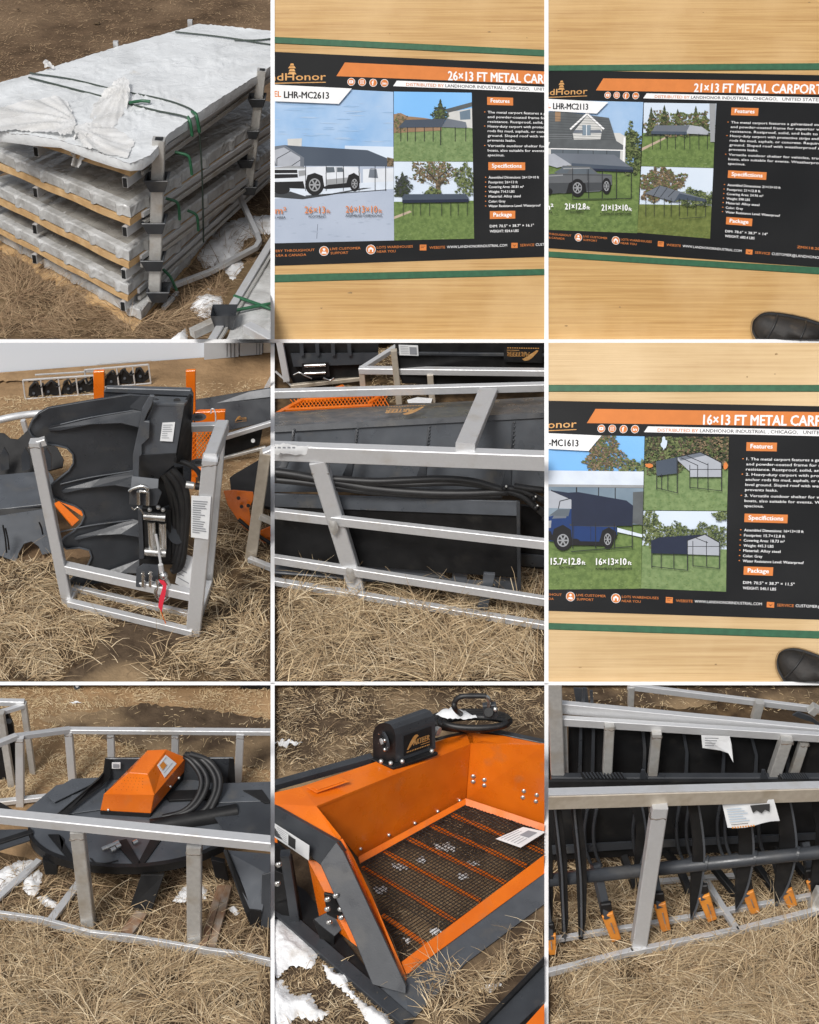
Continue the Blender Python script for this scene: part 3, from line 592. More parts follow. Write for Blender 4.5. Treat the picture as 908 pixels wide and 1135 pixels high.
# --- 26 x 13
legs = lambda xs, t, b, w=1.8: [(K, line(x, t, x, b, w)) for x in xs]
pics2 = [('picture', [('printed_sky', [('pr_skyA', [(-20, 283), (400, 303), (401, 545), (-20, 560)])] + clouds(0, 400, 340, 470, 46, ('pr_cl1', 'pr_cl2'), 3)),
                      ('printed_ground', [('pr_concrete', [(-20, 520), (401, 520), (403, 796), (-20, 806)]), ('pr_skyC', [(240, 482), (401, 486), (401, 548), (240, 548)]), ('pr_house', [(50, 460), (98, 458), (96, 492), (52, 494)]), ('pr_roof_lt', [(325, 556), (340, 556), (345, 590), (310, 588)]),
                                          ('pr_brown', [(380, 520), (401, 525), (401, 552), (380, 552)]), ('pr_truck_w', [(300, 560), (401, 556), (401, 606), (300, 606)]), ('pr_roof_lt', [(322, 560), (345, 560), (350, 590), (318, 588)]), ('pr_slab', [(-20, 620), (401, 600), (401, 625), (-20, 660)]), (K, line(150, 742, 147, 790, 1.2))] + blades([(-10, 650), (401, 620), (401, 790), (-10, 800)], 70, ('pr_con2', 'pr_con3'), 4, 9) + [('pr_shade', [(-10, 640), (60, 634), (110, 650), (200, 640), (300, 622), (330, 622), (180, 648), (100, 660), (-10, 652)])]),
                      ('printed_carport', [('pr_roof_lt', [(-20, 488), (40, 480), (105, 522), (105, 553), (-20, 548)]), ('pr_inner', [(-5, 500), (38, 488), (92, 520), (92, 550), (15, 550)]), ('pr_roof', [(40, 480), (75, 483), (315, 497), (380, 524), (380, 551), (105, 549), (105, 522)]), (K, line(15, 550, 15, 525)), (K, line(15, 525, 60, 500)), (K, line(62, 550, 92, 530))]),
                      ('printed_truck', [('pr_truck_w', [(-20, 556), (60, 548), (110, 553), (175, 551), (282, 553), (292, 575), (292, 606), (180, 616), (100, 622), (-20, 618)]), ('pr_black', [(-20, 562), (82, 562), (85, 588), (-20, 592)]), ('pr_truck_w', [(-20, 574), (84, 573), (84, 576), (-20, 577)]), ('pr_hub', [(176, 572), (285, 566), (290, 572), (290, 604), (180, 614)]), ('pr_truck_w', [(178, 570), (284, 565), (288, 584), (180, 594)]), (K, line(211, 553, 213, 608, 1.4)), (K, line(236, 556, 238, 604, 1.2)), ('pr_hub', [(60, 548), (110, 553), (105, 558), (-20, 558)]), ('pr_black', [(-20, 603), (102, 600), (108, 625), (-20, 620)]), ('pr_hub', [(86, 565), (110, 563), (112, 580), (88, 584)]),
                                         ('pr_glass', [(178, 553), (204, 553), (207, 570), (180, 572)]), ('pr_glass', [(214, 554), (232, 554), (236, 569), (214, 570)]), ('pr_black', [(108, 612), (116, 580), (140, 572), (166, 582), (172, 618), (185, 612), (245, 606), (252, 580), (270, 572), (288, 584), (290, 606), (262, 620), (180, 626)]), ('pr_black', circ(30, 628, 28, 15))] + wheel(140, 612, 31, 35) + wheel(272, 608, 16, 26)),
                      ('printed_posts', legs((110, 178, 235, 287, 340, 375), 549, 632, 2.0) + [(K, line(110, 648, 378, 628, 2))])]),
         ('picture', [('printed_sky', [('pr_skyB', [(402, 303), (660, 307), (662, 440), (402, 440)])]), ('printed_lawn', [('pr_grass2', [(402, 425), (662, 415), (664, 535), (402, 534)])] + blades([(402, 440), (662, 432), (664, 535), (402, 534)], 260, GR, 11)),
                      ('printed_house', [('pr_brick', [(402, 378), (425, 374), (448, 385), (500, 390), (560, 400), (560, 432), (402, 440)]), ('pr_house', [(580, 372), (661, 358), (662, 425), (580, 412)]), ('pr_hroof', [(572, 362), (661, 338), (661, 352), (580, 374)]), ('pr_glassw', [(620, 370), (655, 362), (656, 395), (622, 397)])]),
                      ('printed_trees', [('pr_tree', conifer(556, 325, 396, 27, 3))] + leafy(402, 446, 380, 436, 150, TW, 5) + leafy(530, 582, 350, 400, 90, ('pr_leafC', 'pr_shade', 'pr_leafA'), 6)),
                      ('printed_carport', [('pr_roof', [(416, 423), (440, 397), (575, 393), (560, 421)]), ('pr_roof_lt', [(560, 421), (578, 392), (640, 404), (645, 424)])] + legs((425, 447, 473, 503, 532, 557, 605, 640), 421, 468) + [(K, line(557, 480, 557, 421, 2.4))])]),
         ('picture', [('printed_sky', [('pr_skyC', [(402, 535), (664, 536), (666, 690), (402, 690)])]), ('printed_lawn', [('pr_grass', [(402, 668), (666, 664), (668, 790), (402, 797)]), ('pr_path', [(402, 717), (455, 697), (462, 702), (402, 726)])] + blades([(402, 690), (666, 690), (668, 790), (402, 797)], 240, GR, 12)),
                      ('printed_trees', leafy(458, 612, 528, 608, 520, TW, 8, 3.0) + [('pr_brown', [(538, 672), (541, 610), (520, 575), (545, 598), (560, 560), (556, 600), (580, 580), (556, 615), (558, 672)]), ('pr_tree', conifer(430, 566, 650, 34, 4))] + leafy(604, 672, 545, 650, 300, LF, 9) + leafy(500, 560, 622, 660, 130, LF, 10) + leafy(402, 458, 580, 650, 160, ('pr_leafC', 'pr_shade'), 13) + [(K, line(545, 600, 505, 560, 2)), (K, line(548, 590, 590, 556, 2)), (K, line(546, 620, 486, 590, 1.6)), (K, line(552, 610, 600, 585, 1.6))]),
                      ('printed_carport', [('pr_roof', [(430, 651), (438, 643), (640, 642), (650, 655), (650, 668), (430, 671)]), ('pr_roof_dk', [(430, 662), (650, 659), (650, 669), (430, 672)])] + legs((433, 465, 490, 520, 560, 590, 615, 645), 669, 714, 1.6))])]
tx2 = dict(title='26×13 FT METAL CARPORT', tag=[(-20, 279), (263, 293), (220, 344), (-20, 334)], model=[('MODEL', -50, 319, 19, 78, 'pr_orange'), ('LHR-MC2613', 39, 324, 22, 148, 'pr_black')],
           sizes=[('38.81 m²', -78, 708, 23, 124, 'pr_orange'), ('26×13', 107, 706, 23, 68, 'pr_orange'), ('ft', 179, 705, 12, 12, 'pr_orange'), ('26×13×10', 243, 704, 23, 104, 'pr_orange'), ('ft', 351, 704, 12, 12, 'pr_orange'), ('COVERING AREA', -48, 723, 7, 92, 'pr_black'), ('FOOTPRINT', 120, 720, 7, 57, 'pr_black'), ('ASSEMBLED DIMENSIONS', 242, 717, 7, 121, 'pr_black')],
           features=FEAT, spec=spec('26×13×10', '26×13', '38.81', '714.3'), pack=['DIM: 70.5" × 38.7" × 16.1"', 'WEIGHT: 824.6 LBS'])
crate(2, 'board', [(122, 165, 144, 187), (909, 890, 935, 911)], [(-25, 170), (930, 214), (930, 849), (-25, 881)], lambda x, y: (x, y), tx2, pics2, [[(-20, 283), (400, 304), (403, 796), (-20, 806)], [(402, 302), (660, 307), (664, 535), (402, 534)], [(402, 534.5), (664, 535.5), (668, 790), (403, 796)]],
      'pale wooden crate panel carrying the 26 foot carport poster with the white pickup', 'black carport poster showing a white pickup on concrete',
      ('green strap above the poster with the white pickup', 'green strap below the poster with the white pickup'), 376.3)
# --- 21 x 13
pics3 = [('picture', [('printed_sky', [('pr_skyA', [(-10, 330), (326, 338), (322, 560), (-10, 560)])]), ('printed_lawn', [('pr_grass', [(-10, 545), (318, 545), (306, 772), (-10, 760)])] + blades([(-10, 570), (318, 570), (306, 772), (-10, 760)], 420, GR, 21) + [('pr_g2', [(60, 645), (225, 628), (290, 655), (90, 668)])]),
                      ('printed_trees', trees(262, 312, 450, 560, 10, ('pr_bush', 'pr_tree'), 21, (12, 22)) + leafy(246, 326, 420, 580, 420, LF, 22)),
                      ('printed_house', [('pr_house', [(-10, 440), (248, 440), (268, 452), (266, 548), (-10, 548)]), ('pr_hroof', [(-10, 372), (60, 370), (212, 390), (238, 470), (-10, 470)]), ('pr_brick', [(34, 362), (52, 362), (52, 402), (34, 402)]), ('pr_house', [(92, 440), (140, 382), (190, 428), (184, 462), (96, 462)]), ('pr_white', line(84, 428, 140, 376, 6)), ('pr_white', line(140, 376, 196, 428, 6)), ('pr_glassw', [(124, 414), (152, 414), (152, 448), (124, 448)]), ('pr_white', line(138, 414, 138, 448, 3)),
                                         ('pr_hroof', [(20, 464), (230, 462), (268, 486), (266, 496), (10, 490)]), ('pr_glass', [(20, 494), (250, 498), (248, 546), (20, 546)]), ('pr_white', line(264, 455, 260, 545, 6))] + [('pr_shade', line(-10, 382+k*9, 212+k*2.6, 396+k*8.4, .9)) for k in range(9)] + [('pr_hub', line(-10, 446+k*6, 90, 446+k*6, .8)) for k in range(3)] + [('pr_black', line(x, 496, x, 546, 1.6)) for x in (60, 110, 160, 205)] + [('pr_white', line(20, 492, 262, 498, 3)), ('pr_roof_lt', [(92, 440), (100, 430), (184, 430), (190, 440)]), ('pr_glassw', [(126, 416), (150, 416), (150, 446), (126, 446)]), ('pr_white', line(138, 414, 138, 448, 2))]),
                      ('printed_carport', [('pr_roof_lt', [(10, 520), (35, 507), (230, 512), (292, 558), (90, 548)]), ('pr_inner', [(-10, 515), (30, 508), (88, 545), (40, 555), (-10, 540)]), ('pr_roof_dk', [(90, 546), (292, 557), (292, 570), (90, 563)]), ('pr_roof', [(88, 540), (292, 553), (292, 562), (90, 556)])]),
                      ('printed_truck', [('pr_truck_g2', [(-10, 580), (40, 574), (60, 548), (150, 552), (176, 574), (222, 578), (222, 612), (180, 634), (60, 640), (-10, 636)]), ('pr_truck_g', [(-10, 606), (220, 604), (215, 628), (-10, 644)]), ('pr_glass', [(30, 572), (62, 552), (86, 552), (74, 574)]), ('pr_glass', [(92, 553), (150, 556), (170, 575), (92, 576)]), ('pr_black', [(70, 640), (80, 606), (108, 594), (134, 608), (138, 636)]), ('pr_black', circ(10, 634, 16, 12)), ('pr_truck_g', line(60, 578, 222, 580, 3)), ('pr_hub', [(62, 556), (148, 555), (150, 558), (60, 560)]), (K, line(92, 556, 92, 625, 1.6)), (K, line(140, 560, 142, 622, 1.4)), ('pr_hub', line(-10, 584, 60, 580, 3)), ('pr_truck_g2', line(140, 600, 215, 598, 5))] + wheel(108, 622, 24, 30) + wheel(204, 616, 15, 27)),
                      ('printed_posts', legs((92, 145, 190, 237, 286), 560, 656, 2.2) + [(K, line(90, 660, 286, 657, 2))])]),
         ('picture', [('printed_sky', [('pr_skyC', [(328, 340), (568, 343), (566, 440), (326, 440)])]), ('printed_lawn', [('pr_grass', [(324, 440), (562, 446), (558, 556), (319, 550)]), ('pr_path', [(320, 490), (410, 448), (418, 450), (320, 500)])] + blades([(322, 470), (562, 460), (558, 556), (319, 550)], 240, GR, 23)),
                      ('printed_trees', [('pr_tree', conifer(x, y, 450, w, int(x))) for x, y, w in ((352, 352, 26), (396, 345, 30), (440, 358, 28), (500, 348, 30), (530, 362, 24))] + leafy(326, 560, 370, 450, 620, TW+LF, 31) + [('pr_hub', [(545, 343), (566, 343), (562, 470), (548, 470)])]),
                      ('printed_carport', [('pr_roof_lt', [(352, 440), (365, 415), (480, 415), (470, 442)]), ('pr_inner', [(466, 442), (480, 414), (520, 420), (543, 436), (540, 446)]), ('pr_roof', [(352, 434), (470, 436), (470, 446), (352, 444)])] + legs((356, 382, 405, 432, 462, 480, 510, 538), 442, 494, 1.6))]),
         ('picture', [('printed_sky', [('pr_skyC', [(319, 551), (558, 557), (554, 690), (313, 690)])]), ('printed_lawn', [('pr_grass3', [(312, 676), (552, 680), (547, 790), (306, 770)])] + blades([(312, 690), (552, 690), (547, 790), (306, 770)], 260, ('pr_g2', 'pr_grass3', 'pr_g1'), 24)),
                      ('printed_trees', leafy(308, 460, 552, 668, 900, TW, 41, 3.6) + leafy(430, 560, 628, 684, 380, LF, 42)),
                      ('printed_carport', [('pr_roof_lt', [(330, 640), (380, 614), (535, 660), (440, 655), (428, 668)]), ('pr_roof', [(428, 668), (445, 640), (535, 660), (535, 668), (445, 660)])] + [(K, line(a, 615+(a-380)*.3, a-22, 652, 2)) for a in (380, 405, 430)] + legs((334, 362, 395, 418, 445, 472, 500, 532), 655, 716, 1.7) + [(K, line(445, 724, 532, 718, 1.5))])])]
tx3 = dict(title=tx2['title'].replace('26', '21', 1), tag=[(-10, 326), (210, 338), (172, 376), (-10, 366)], model=[('MODEL', -57, 356, 17, 76, 'pr_orange'), ('LHR-MC2113', 28, 361, 20, 115, 'pr_black')],
           sizes=[('24.96 m²', -80, 694, 20, 108, 'pr_text'), ('21×12.8', 67, 693, 20, 68, 'pr_text'), ('ft', 138, 693, 11, 11, 'pr_text'), ('21×13×10', 188, 697, 20, 86, 'pr_text'), ('ft', 277, 698, 11, 11, 'pr_text'), ('COVERING AREA', -55, 706, 6, 80, 'pr_black'), ('FOOTPRINT', 84, 705, 6, 46, 'pr_black'), ('ASSEMBLED DIMENSIONS', 182, 710, 6, 104, 'pr_black')],
           features=FEAT, spec=spec('21×13×10', '21×12.8', '24.96', '598'), pack=['DIM: 78.6" × 38.7" × 14"', 'WEIGHT: 683.4 LBS'])
crate(3, 'board', [(216, 209, 236, 232), (832, 885, 852, 908)], [(-20, 231), (925, 249), (925, 886), (-20, 819)], hom(CTRL, [(208, 315), (618, 357), (601, 719), (111, 786)]), tx3, pics3, [[(-20, 330), (326, 338), (306, 772), (-20, 760)], [(328, 338), (568, 342), (558, 556), (319, 550)], [(318.5, 550.5), (558, 556.5), (547, 790), (306, 770)]],
      'pale wooden crate panel carrying the 21 foot carport poster with the grey pickup', 'black carport poster showing a grey pickup before a gabled house',
      ('green strap above the poster with the grey pickup', 'green strap below the poster with the grey pickup'), 376.3)
# --- 16 x 13
pics6 = [('picture', [('printed_sky', [('pr_skyB', [(-10, 308), (330, 316), (328, 480), (-10, 480)])]), ('printed_lawn', [('pr_grass', [(-10, 600), (322, 600), (319, 820), (-10, 824)])] + blades([(-10, 650), (322, 650), (319, 820), (-10, 824)], 420, GR, 25) + [('pr_g2', [(20, 688), (240, 672), (300, 690), (90, 705)])]),
                      ('printed_trees', leafy(134, 256, 300, 450, 900, TW, 51, 3.4) + leafy(246, 308, 384, 440, 220, TW+LF, 52) + leafy(304, 336, 395, 440, 90, LF, 53)),
                      ('printed_house', [('pr_slab', [(-10, 428), (328, 432), (327, 478), (-10, 476)]), ('pr_hub', [(-10, 474), (327, 477), (327, 486), (-10, 482)]), ('pr_glassw', [(-10, 482), (326, 487), (324, 608), (-10, 600)]), ('pr_black', line(105, 484, 105, 600, 4)), ('pr_black', line(178, 484, 178, 600, 3)), ('pr_black', line(233, 486, 233, 600, 3)), ('pr_hroof', [(292, 500), (326, 498), (324, 610), (290, 604)]), ('pr_slab', [(240, 618), (322, 640), (322, 650), (240, 632)])]),
                      ('printed_carport', [('pr_inner', [(-10, 505), (20, 494), (88, 520), (88, 555), (-10, 552)]), (K, line(20, 494, 90, 524, 4)), (K, line(45, 555, 50, 530, 3)), (K, line(50, 530, 90, 520, 3))]),
                      ('printed_truck', [('pr_truck_b', [(-10, 585), (30, 578), (70, 556), (110, 556), (235, 600), (240, 640), (210, 668), (-10, 662)]), ('pr_glass', [(14, 578), (44, 556), (84, 556), (78, 580)]), ('pr_hub', [(2, 596), (22, 594), (20, 618), (2, 622)]), ('pr_glassw', [(100, 566), (150, 575), (150, 596), (100, 592)]), ('pr_shade', [(80, 606), (238, 606), (238, 616), (84, 612)]), (K, line(96, 586, 96, 660, 1.6)), (K, line(152, 592, 152, 660, 1.4)), ('pr_roof_lt', [(30, 578), (72, 580), (70, 586), (24, 588)]), ('pr_black', [(-10, 622), (20, 630), (30, 660), (-10, 660)]), ('pr_black', [(20, 660), (30, 622), (60, 608), (86, 625), (90, 662), (180, 664), (190, 628), (212, 616), (236, 632), (238, 650), (200, 678), (90, 676)])] + wheel(60, 660, 31, 34) + wheel(208, 656, 19, 31) + [('pr_black', circ(100, 664, 16, 10))]),
                      ('printed_roof', [('pr_roof_dk', [(78, 502), (110, 500), (270, 528), (292, 545), (290, 612), (88, 612), (88, 525), (20, 494)])]),
                      ('printed_posts', legs((92, 168, 230, 289), 600, 686, 2.6) + [(K, line(87, 697, 289, 680, 2.4))])]),
         ('picture', [('printed_sky', [('pr_tree', [(331, 317), (610, 318), (607, 430), (328, 430)])]), ('printed_lawn', [('pr_grass2', [(328, 418), (607, 424), (603, 562), (326, 560)])] + blades([(328, 430), (607, 430), (603, 562), (326, 560)], 300, GR, 26)),
                      ('printed_trees', leafy(310, 480, 300, 440, 800, LF+('pr_twigB',), 61, 3.6) + leafy(450, 640, 300, 430, 800, TW+('pr_leafC',), 62, 3.6) + [('pr_orange', blob(345, 412, 14, 8, 14, .3, 7)), ('pr_orange', blob(598, 414, 9, 12, 14, .3, 8)), ('pr_skyC', blob(395, 340, 10, 20, 14, .4, 9))]),
                      ('printed_carport', [('pr_inner', [(440, 384), (515, 368), (585, 405), (585, 450), (480, 450), (480, 432), (440, 395)]), ('pr_roof_lt', [(440, 384), (515, 368), (535, 378), (450, 396)]), ('pr_roof', [(368, 398), (440, 384), (440, 438), (370, 446)]), (K, line(440, 384, 515, 368, 3)), (K, line(515, 368, 586, 402, 3.4)), (K, line(470, 380, 540, 410, 2.4)), (K, line(450, 386, 506, 412, 2.4)), (K, line(480, 425, 586, 425, 2.2))] + legs((370, 386, 407), 440, 492, 2.4) + legs((438,), 384, 504, 3) + legs((480, 506), 410, 488, 2.4) + legs((540,), 405, 494, 2.4) + legs((585,), 402, 497, 3) + [(K, line(370, 486, 438, 503, 2)), (K, line(480, 484, 585, 496, 2))])]),
         ('picture', [('printed_sky', [('pr_skyC', [(326, 562), (603, 564), (602, 690), (322, 690)])]), ('printed_lawn', [('pr_grass2', [(322, 676), (602, 690), (600, 830), (319, 819)])] + blades([(322, 700), (602, 700), (600, 830), (319, 819)], 300, GR, 27)),
                      ('printed_trees', leafy(312, 384, 556, 682, 480, LF, 71) + leafy(360, 500, 606, 680, 500, LF, 72) + leafy(470, 620, 606, 690, 500, LF, 74) + leafy(560, 620, 560, 594, 150, LF, 73)),
                      ('printed_carport', [('pr_inner', [(470, 660), (530, 640), (580, 668), (580, 710), (472, 706)]), ('pr_roof_dk', [(352, 660), (380, 650), (530, 640), (472, 660), (472, 706), (352, 703)]), (K, line(472, 660, 530, 640, 3)), (K, line(530, 640, 580, 668, 3.4)), (K, line(472, 680, 580, 680, 2)), (K, line(500, 652, 540, 668, 2.4))] + legs((354, 385, 427), 700, 752, 2.4) + legs((472,), 660, 760, 3) + legs((490, 535), 662, 746, 2.2) + legs((578,), 668, 754, 3) + [(K, line(354, 746, 472, 759, 2)), (K, line(490, 744, 578, 753, 2))])])]
tx6 = dict(title=tx2['title'].replace('26', '16', 1), tag=[(-10, 304), (188, 313), (145, 364), (-10, 356)], model=[('LHR-MC1613', -33, 346, 22, 144, 'pr_black')],
           sizes=[('15.7×12.8', 20, 740, 22, 98, 'pr_text'), ('ft', 122, 740, 12, 12, 'pr_text'), ('16×13×10', 170, 741, 22, 100, 'pr_text'), ('ft', 275, 741, 12, 12, 'pr_text'), ('FOOTPRINT', 48, 752, 6, 54, 'pr_black'), ('ASSEMBLED DIMENSIONS', 167, 756, 6, 122, 'pr_black')],
           features=['1. '+FEAT[0], FEAT[1], FEAT[2], '2. Heavy-duty carport with protective strips and', 'anchor rods fits mud, asphalt, or concrete. Requires', 'level ground. Sloped roof with weatherproof sealant', 'prevents leaks.', '3. '+FEAT[7], FEAT[8], FEAT[9]],
           spec=spec('16×13×10', '15.7×12.8', '18.73', '445.3'), pack=['DIM: 70.5" × 38.7" × 11.5"', 'WEIGHT: 540.1 LBS'])
crate(6, 'board_pale', [(145, 145, 168, 168), (933, 960, 955, 985)], [(-20, 197), (925, 216), (925, 923), (-20, 892)], hom(CTRL, [(187, 290), (668, 336), (659, 747), (85, 846)]), tx6, pics6, [[(-20, 308), (330, 316), (319, 820), (-20, 823)], [(331, 316), (610, 317), (603, 562), (326, 560)], [(325.5, 560.5), (603, 562.5), (600, 830), (319, 819)]],
      'pale wooden crate panel carrying the 16 foot carport poster with the blue pickup', 'black carport poster showing a blue pickup by a flat roofed house',
      ('green strap above the poster with the blue pickup', 'green strap below the poster with the blue pickup'), 756)
def boot(bay, prof, label):
    """rounded toe of a muddy boot standing on the board: rings along the boot's length"""
    c = BAY[bay]; m = M(c); vs = []; n = 16; dn = c.bp[1]
    for (x, y, r, l) in prof:
        o = c.B(x, y, .006); ax = (c.B(prof[-1][0], prof[-1][1], .0)-c.B(prof[0][0], prof[0][1], .0)).normalized(); sd = ax.cross(dn).normalized()
        for k in range(n):
            a = math.pi*2*k/n; q = max(0, math.sin(a)); vs.append(o + sd*(math.cos(a)*r*c.px) + dn*((q**.8)*l*c.px))
    L = len(prof); fs = [[i*n+k, i*n+(k+1) % n, (i+1)*n+(k+1) % n, (i+1)*n+k] for i in range(L-1) for k in range(n)] + [list(range(n-1, -1, -1)), list(range((L-1)*n, L*n))]
    m.add(vs, fs, 'boot', True); T = thing('boot', label, 'boot', c.B(prof[-1][0], prof[-1][1]))
    m.build('upper', T)
    ax = (c.B(prof[-1][0], prof[-1][1])-c.B(prof[0][0], prof[0][1])).normalized(); sd = ax.cross(dn).normalized()
    for l0, l1, nm in ((.0, 11, 'sole'),):
        lft = [c.B(x, y, .006)+sd*(r+7)*c.px for x, y, r, l in prof]; rgt = [c.B(x, y, .006)-sd*(r+7)*c.px for x, y, r, l in prof]
        tip = [c.B(prof[0][0], prof[0][1], .006)-ax*4*c.px]; out = catmull(lft[::-1]+tip+rgt, 4); m = M(c); m.plate([p+dn*l1*c.px for p in out], l1, 'rubber', d=-dn)
    m.build('sole', T)
    m = M(c); m.tube([p+dn*13*c.px for p in out], 2.2, 'dirt_speck', 5, 0); m.build('welt_stitching', T)
    for q, w_ in ((3, 3.2), (5, 3.), (6, 3.)):
        x, y, r, l = prof[q]; o = c.B(x, y, .006); m = M(c); m.tube([o + sd*(math.cos(a)*r*1.01*c.px) + dn*(max(0, math.sin(a))**.8*l*1.01+1)*c.px for a in [math.pi*t_/10 for t_ in range(1, 10)]], w_, 'rubber', 6, 2); m.build('toe_cap_seam' if q == 3 else 'lace', T)
    m = M(c)
boot(3, [(690, 1062, 8, 12), (698, 1066, 22, 26), (714, 1074, 34, 36), (740, 1088, 45, 46), (775, 1106, 56, 58), (820, 1128, 66, 70), (880, 1160, 76, 86)], 'black boot tip on the crate panel under the grey pickup poster')
boot(6, [(775, 1034, 8, 12), (782, 1041, 22, 26), (796, 1052, 36, 38), (820, 1070, 48, 50), (850, 1094, 60, 62), (890, 1124, 70, 74), (930, 1155, 78, 84)], 'black boot tip on the crate panel under the blue pickup poster')
# ================================================================== bay 1: pile of film-wrapped panels between plywood sheets and steel posts
def bay_one():
    c = BAY[1]; G = c.G; bay_ground(c, 'soil_far')
    # darker straw-covered soil near the pile
    m = M(c); m.lump([(-40, 640), (120, 760), (400, 900), (560, 1000), (700, 700), (760, 640), (960, 560), (960, 1200), (-40, 1200)], 2, 'thatch_dark', z=.004, step=16, rough=.8); m.build('soil', kind='structure', open=True)
    nb = 1080; zz = lambda y, b=nb: c.P((450, y, b)).z
    N = [(432, 566), (432, 732), (428, 876), (425, 988), (468, 1072)]
    Lx = [(-60, 398), (-60, 520), (-60, 632), (-60, 732), (-60, 772)]
    Rt = [(960, 180), (960, 372), (960, 490), (960, 505), (960, 478)]
    Z = [zz(y) for _, y in N[:4]] + [.05]
    c1 = []
    for k in range(5):
        n, l, r = G(*N[k], Z[k]), G(*Lx[k], Z[k]), G(*Rt[k], Z[k]); ff = G(640, 100, Z[0]+.17); c1.append((n, l, r, Vector((ff.x, ff.y-.25, Z[k]))))
    lab = ['topmost film wrapped panel crate under the crumpled white sheet', 'second film wrapped panel crate from the top of the pile', 'middle film wrapped panel crate of the five high pile', 'fourth film wrapped panel crate from the top of the pile', 'lowest film wrapped panel crate lying on splintered plywood']
    tops = [None]*5
    for k in range(5):
        n, l, r, f = c1[k]; T = thing('panel_crate', lab[k], 'crate', n + (f-n)*.3, 'film wrapped panel crates in the pile'); th = (.075, .075, .075, .06, .06)[k]; up = Vector((0, 0, 1))
        # plywood sheet, front edge a little wavy
        m = M(c); pts = []; S = 26
        for i in range(S+1): pts.append(n + (l-n)*(i/S) + up*(.006*math.sin(i*.7+k)))
        if k == 4:
            for i in range(0, S+1): pts[i] = pts[i] + (n-r).normalized()*random.choice((.06, .08, .12, .15, .22)) - up*(.0 if i < 1 else .02*random.random())
        pts += [f, r]
        m.plate([p for p in pts], th/c.px, 'ply_edge', d=Vector((0, 0, -1))); m.build('plywood_sheet', T, open=True)
        # thin panel bundle lying on this plywood, wrapped in film: ribbed front lip and a top face running back under the sheet above
        hb = .11 if k == 0 else (.13, .13, .13, .12, .12)[k]
        m = M(c); cen = (n+f)/2
        def edge(a, b, nn): return [a + (b-a)*(i/nn) for i in range(nn+1)]
        ins = [p + (cen-p)*.014 for p in (l, n, r)]
        line_ = edge(ins[0], ins[1], 70)[:-1] + edge(ins[1], ins[2], 70); w_ = len(line_); rows = [(0., .0), (.012, .06), (.014, .5), (.012, .90), (-.004, 1.), (-.09, 1.01)]; vs = []
        for j, (dq, dz) in enumerate(rows):
            for i, p in enumerate(line_):
                q = ((n-r) if i < 70 else (n-l)).normalized(); q.z = 0
                rib = .022*(i % 12 in (5, 6)) if 0 < j < 4 else 0
                nz_ = float(smooth_noise(np.array(i*.3+k*9), np.array(j*.9+k*7), k+2))-.5; n2 = float(smooth_noise(np.array(i*1.9), np.array(j*1.7+k), 9))-.5
                vs.append(Vector((p.x, p.y, 0)) + q*(dq*1.0+rib+(.012*nz_+.014*n2 if j < 5 else 0)) + up*(Z[k]+.012+hb*dz + (0 if j == 0 else (.008*nz_+.012*n2)) - (.012 if rib else 0)))
        for j in range(len(rows)-1):
            m.add(vs if j == 0 else [], [], 'film')
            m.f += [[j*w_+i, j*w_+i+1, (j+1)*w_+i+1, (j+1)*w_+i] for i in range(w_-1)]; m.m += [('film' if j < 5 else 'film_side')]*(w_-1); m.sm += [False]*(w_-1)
        m.build('film_wrapped_panels', T, open=True)
        if k:
            m = M(c); q1 = lambda p, z: p + (cen-p).normalized()*.10 + up*z
            fr_ = [q1(n+(l-n)*(w/30), hb*.97+.012+.012*(random.random()-.5)) for w in range(31)] + [q1(f, hb), q1(r, hb)]
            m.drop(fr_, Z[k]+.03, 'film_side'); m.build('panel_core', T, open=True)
        # rails under the plywood: dark square ends on the long side, long tubes on the other
        if k < 4:
            for tt, fwd in ((.028, 0), (.62, 0), (.93, 0)):
                a = n + (l-n)*tt; b = r + (l-n)*tt if tt < .1 else a + (r-n)*.15; m = M(c); m.bar(a - up*(th+.07) + (n-r).normalized()*.03, b - up*(th+.07), 16, 'galv', 30); 
                q = a - up*(th+.07) + (n-r).normalized()*.032; m.bar(q, q+(n-r).normalized()*.006, 12, 'black', 26); m.build('rail', T, open=True)  # black cap paints the shade of the hollow rail end
            m = M(c); o = (r-n).normalized()
            s_ = (n-l).normalized()*.015; m.bar(n + s_ + o*.22 - up*.03, r + s_ - up*.03, 8, 'galv', 15); m.bar(n + s_ + o*.22 - up*.12, r + s_ - up*.12, 8, 'galv_dull', 11)
            m.build('side_rail', T, open=True)
        if k == 0: topcrate = T
    # top film sheet over the topmost crate
    zt = Z[0]+.17
    out = [(-40, 290), (0, 278), (120, 245), (240, 205), (400, 155), (540, 118), (660, 82), (780, 92), (960, 112), (960, 178), (880, 240), (700, 350), (560, 450), (500, 520), (432, 548), (380, 528), (300, 500), (200, 470), (100, 452), (-40, 440)]
    def topz(x, y, h): return G(x, y, zt) + Vector((0, 0, .010 + h*.55 - .0))
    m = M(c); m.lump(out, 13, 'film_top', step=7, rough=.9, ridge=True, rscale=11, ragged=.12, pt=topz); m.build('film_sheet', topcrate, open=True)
    m = M(c); fr = [(-40, 438), (100, 452), (200, 470), (300, 500), (380, 528), (432, 546), (470, 532), (505, 515), (560, 448), (700, 350), (880, 240), (960, 180)]
    vs = []
    for i, p in enumerate(fr):
        a = G(*p, zt); vs += [a + Vector((0, 0, .008)), a + Vector((0, -.012, -.05)), a + Vector((0, -.0, -.095 - .02*math.sin(i*2.3)))]
    m.add(vs, [[3*i+j, 3*i+3+j, 3*i+4+j, 3*i+1+j] for i in range(len(fr)-1) for j in range(2)], 'film_top', True); m.build('film_skirt', topcrate, open=True)
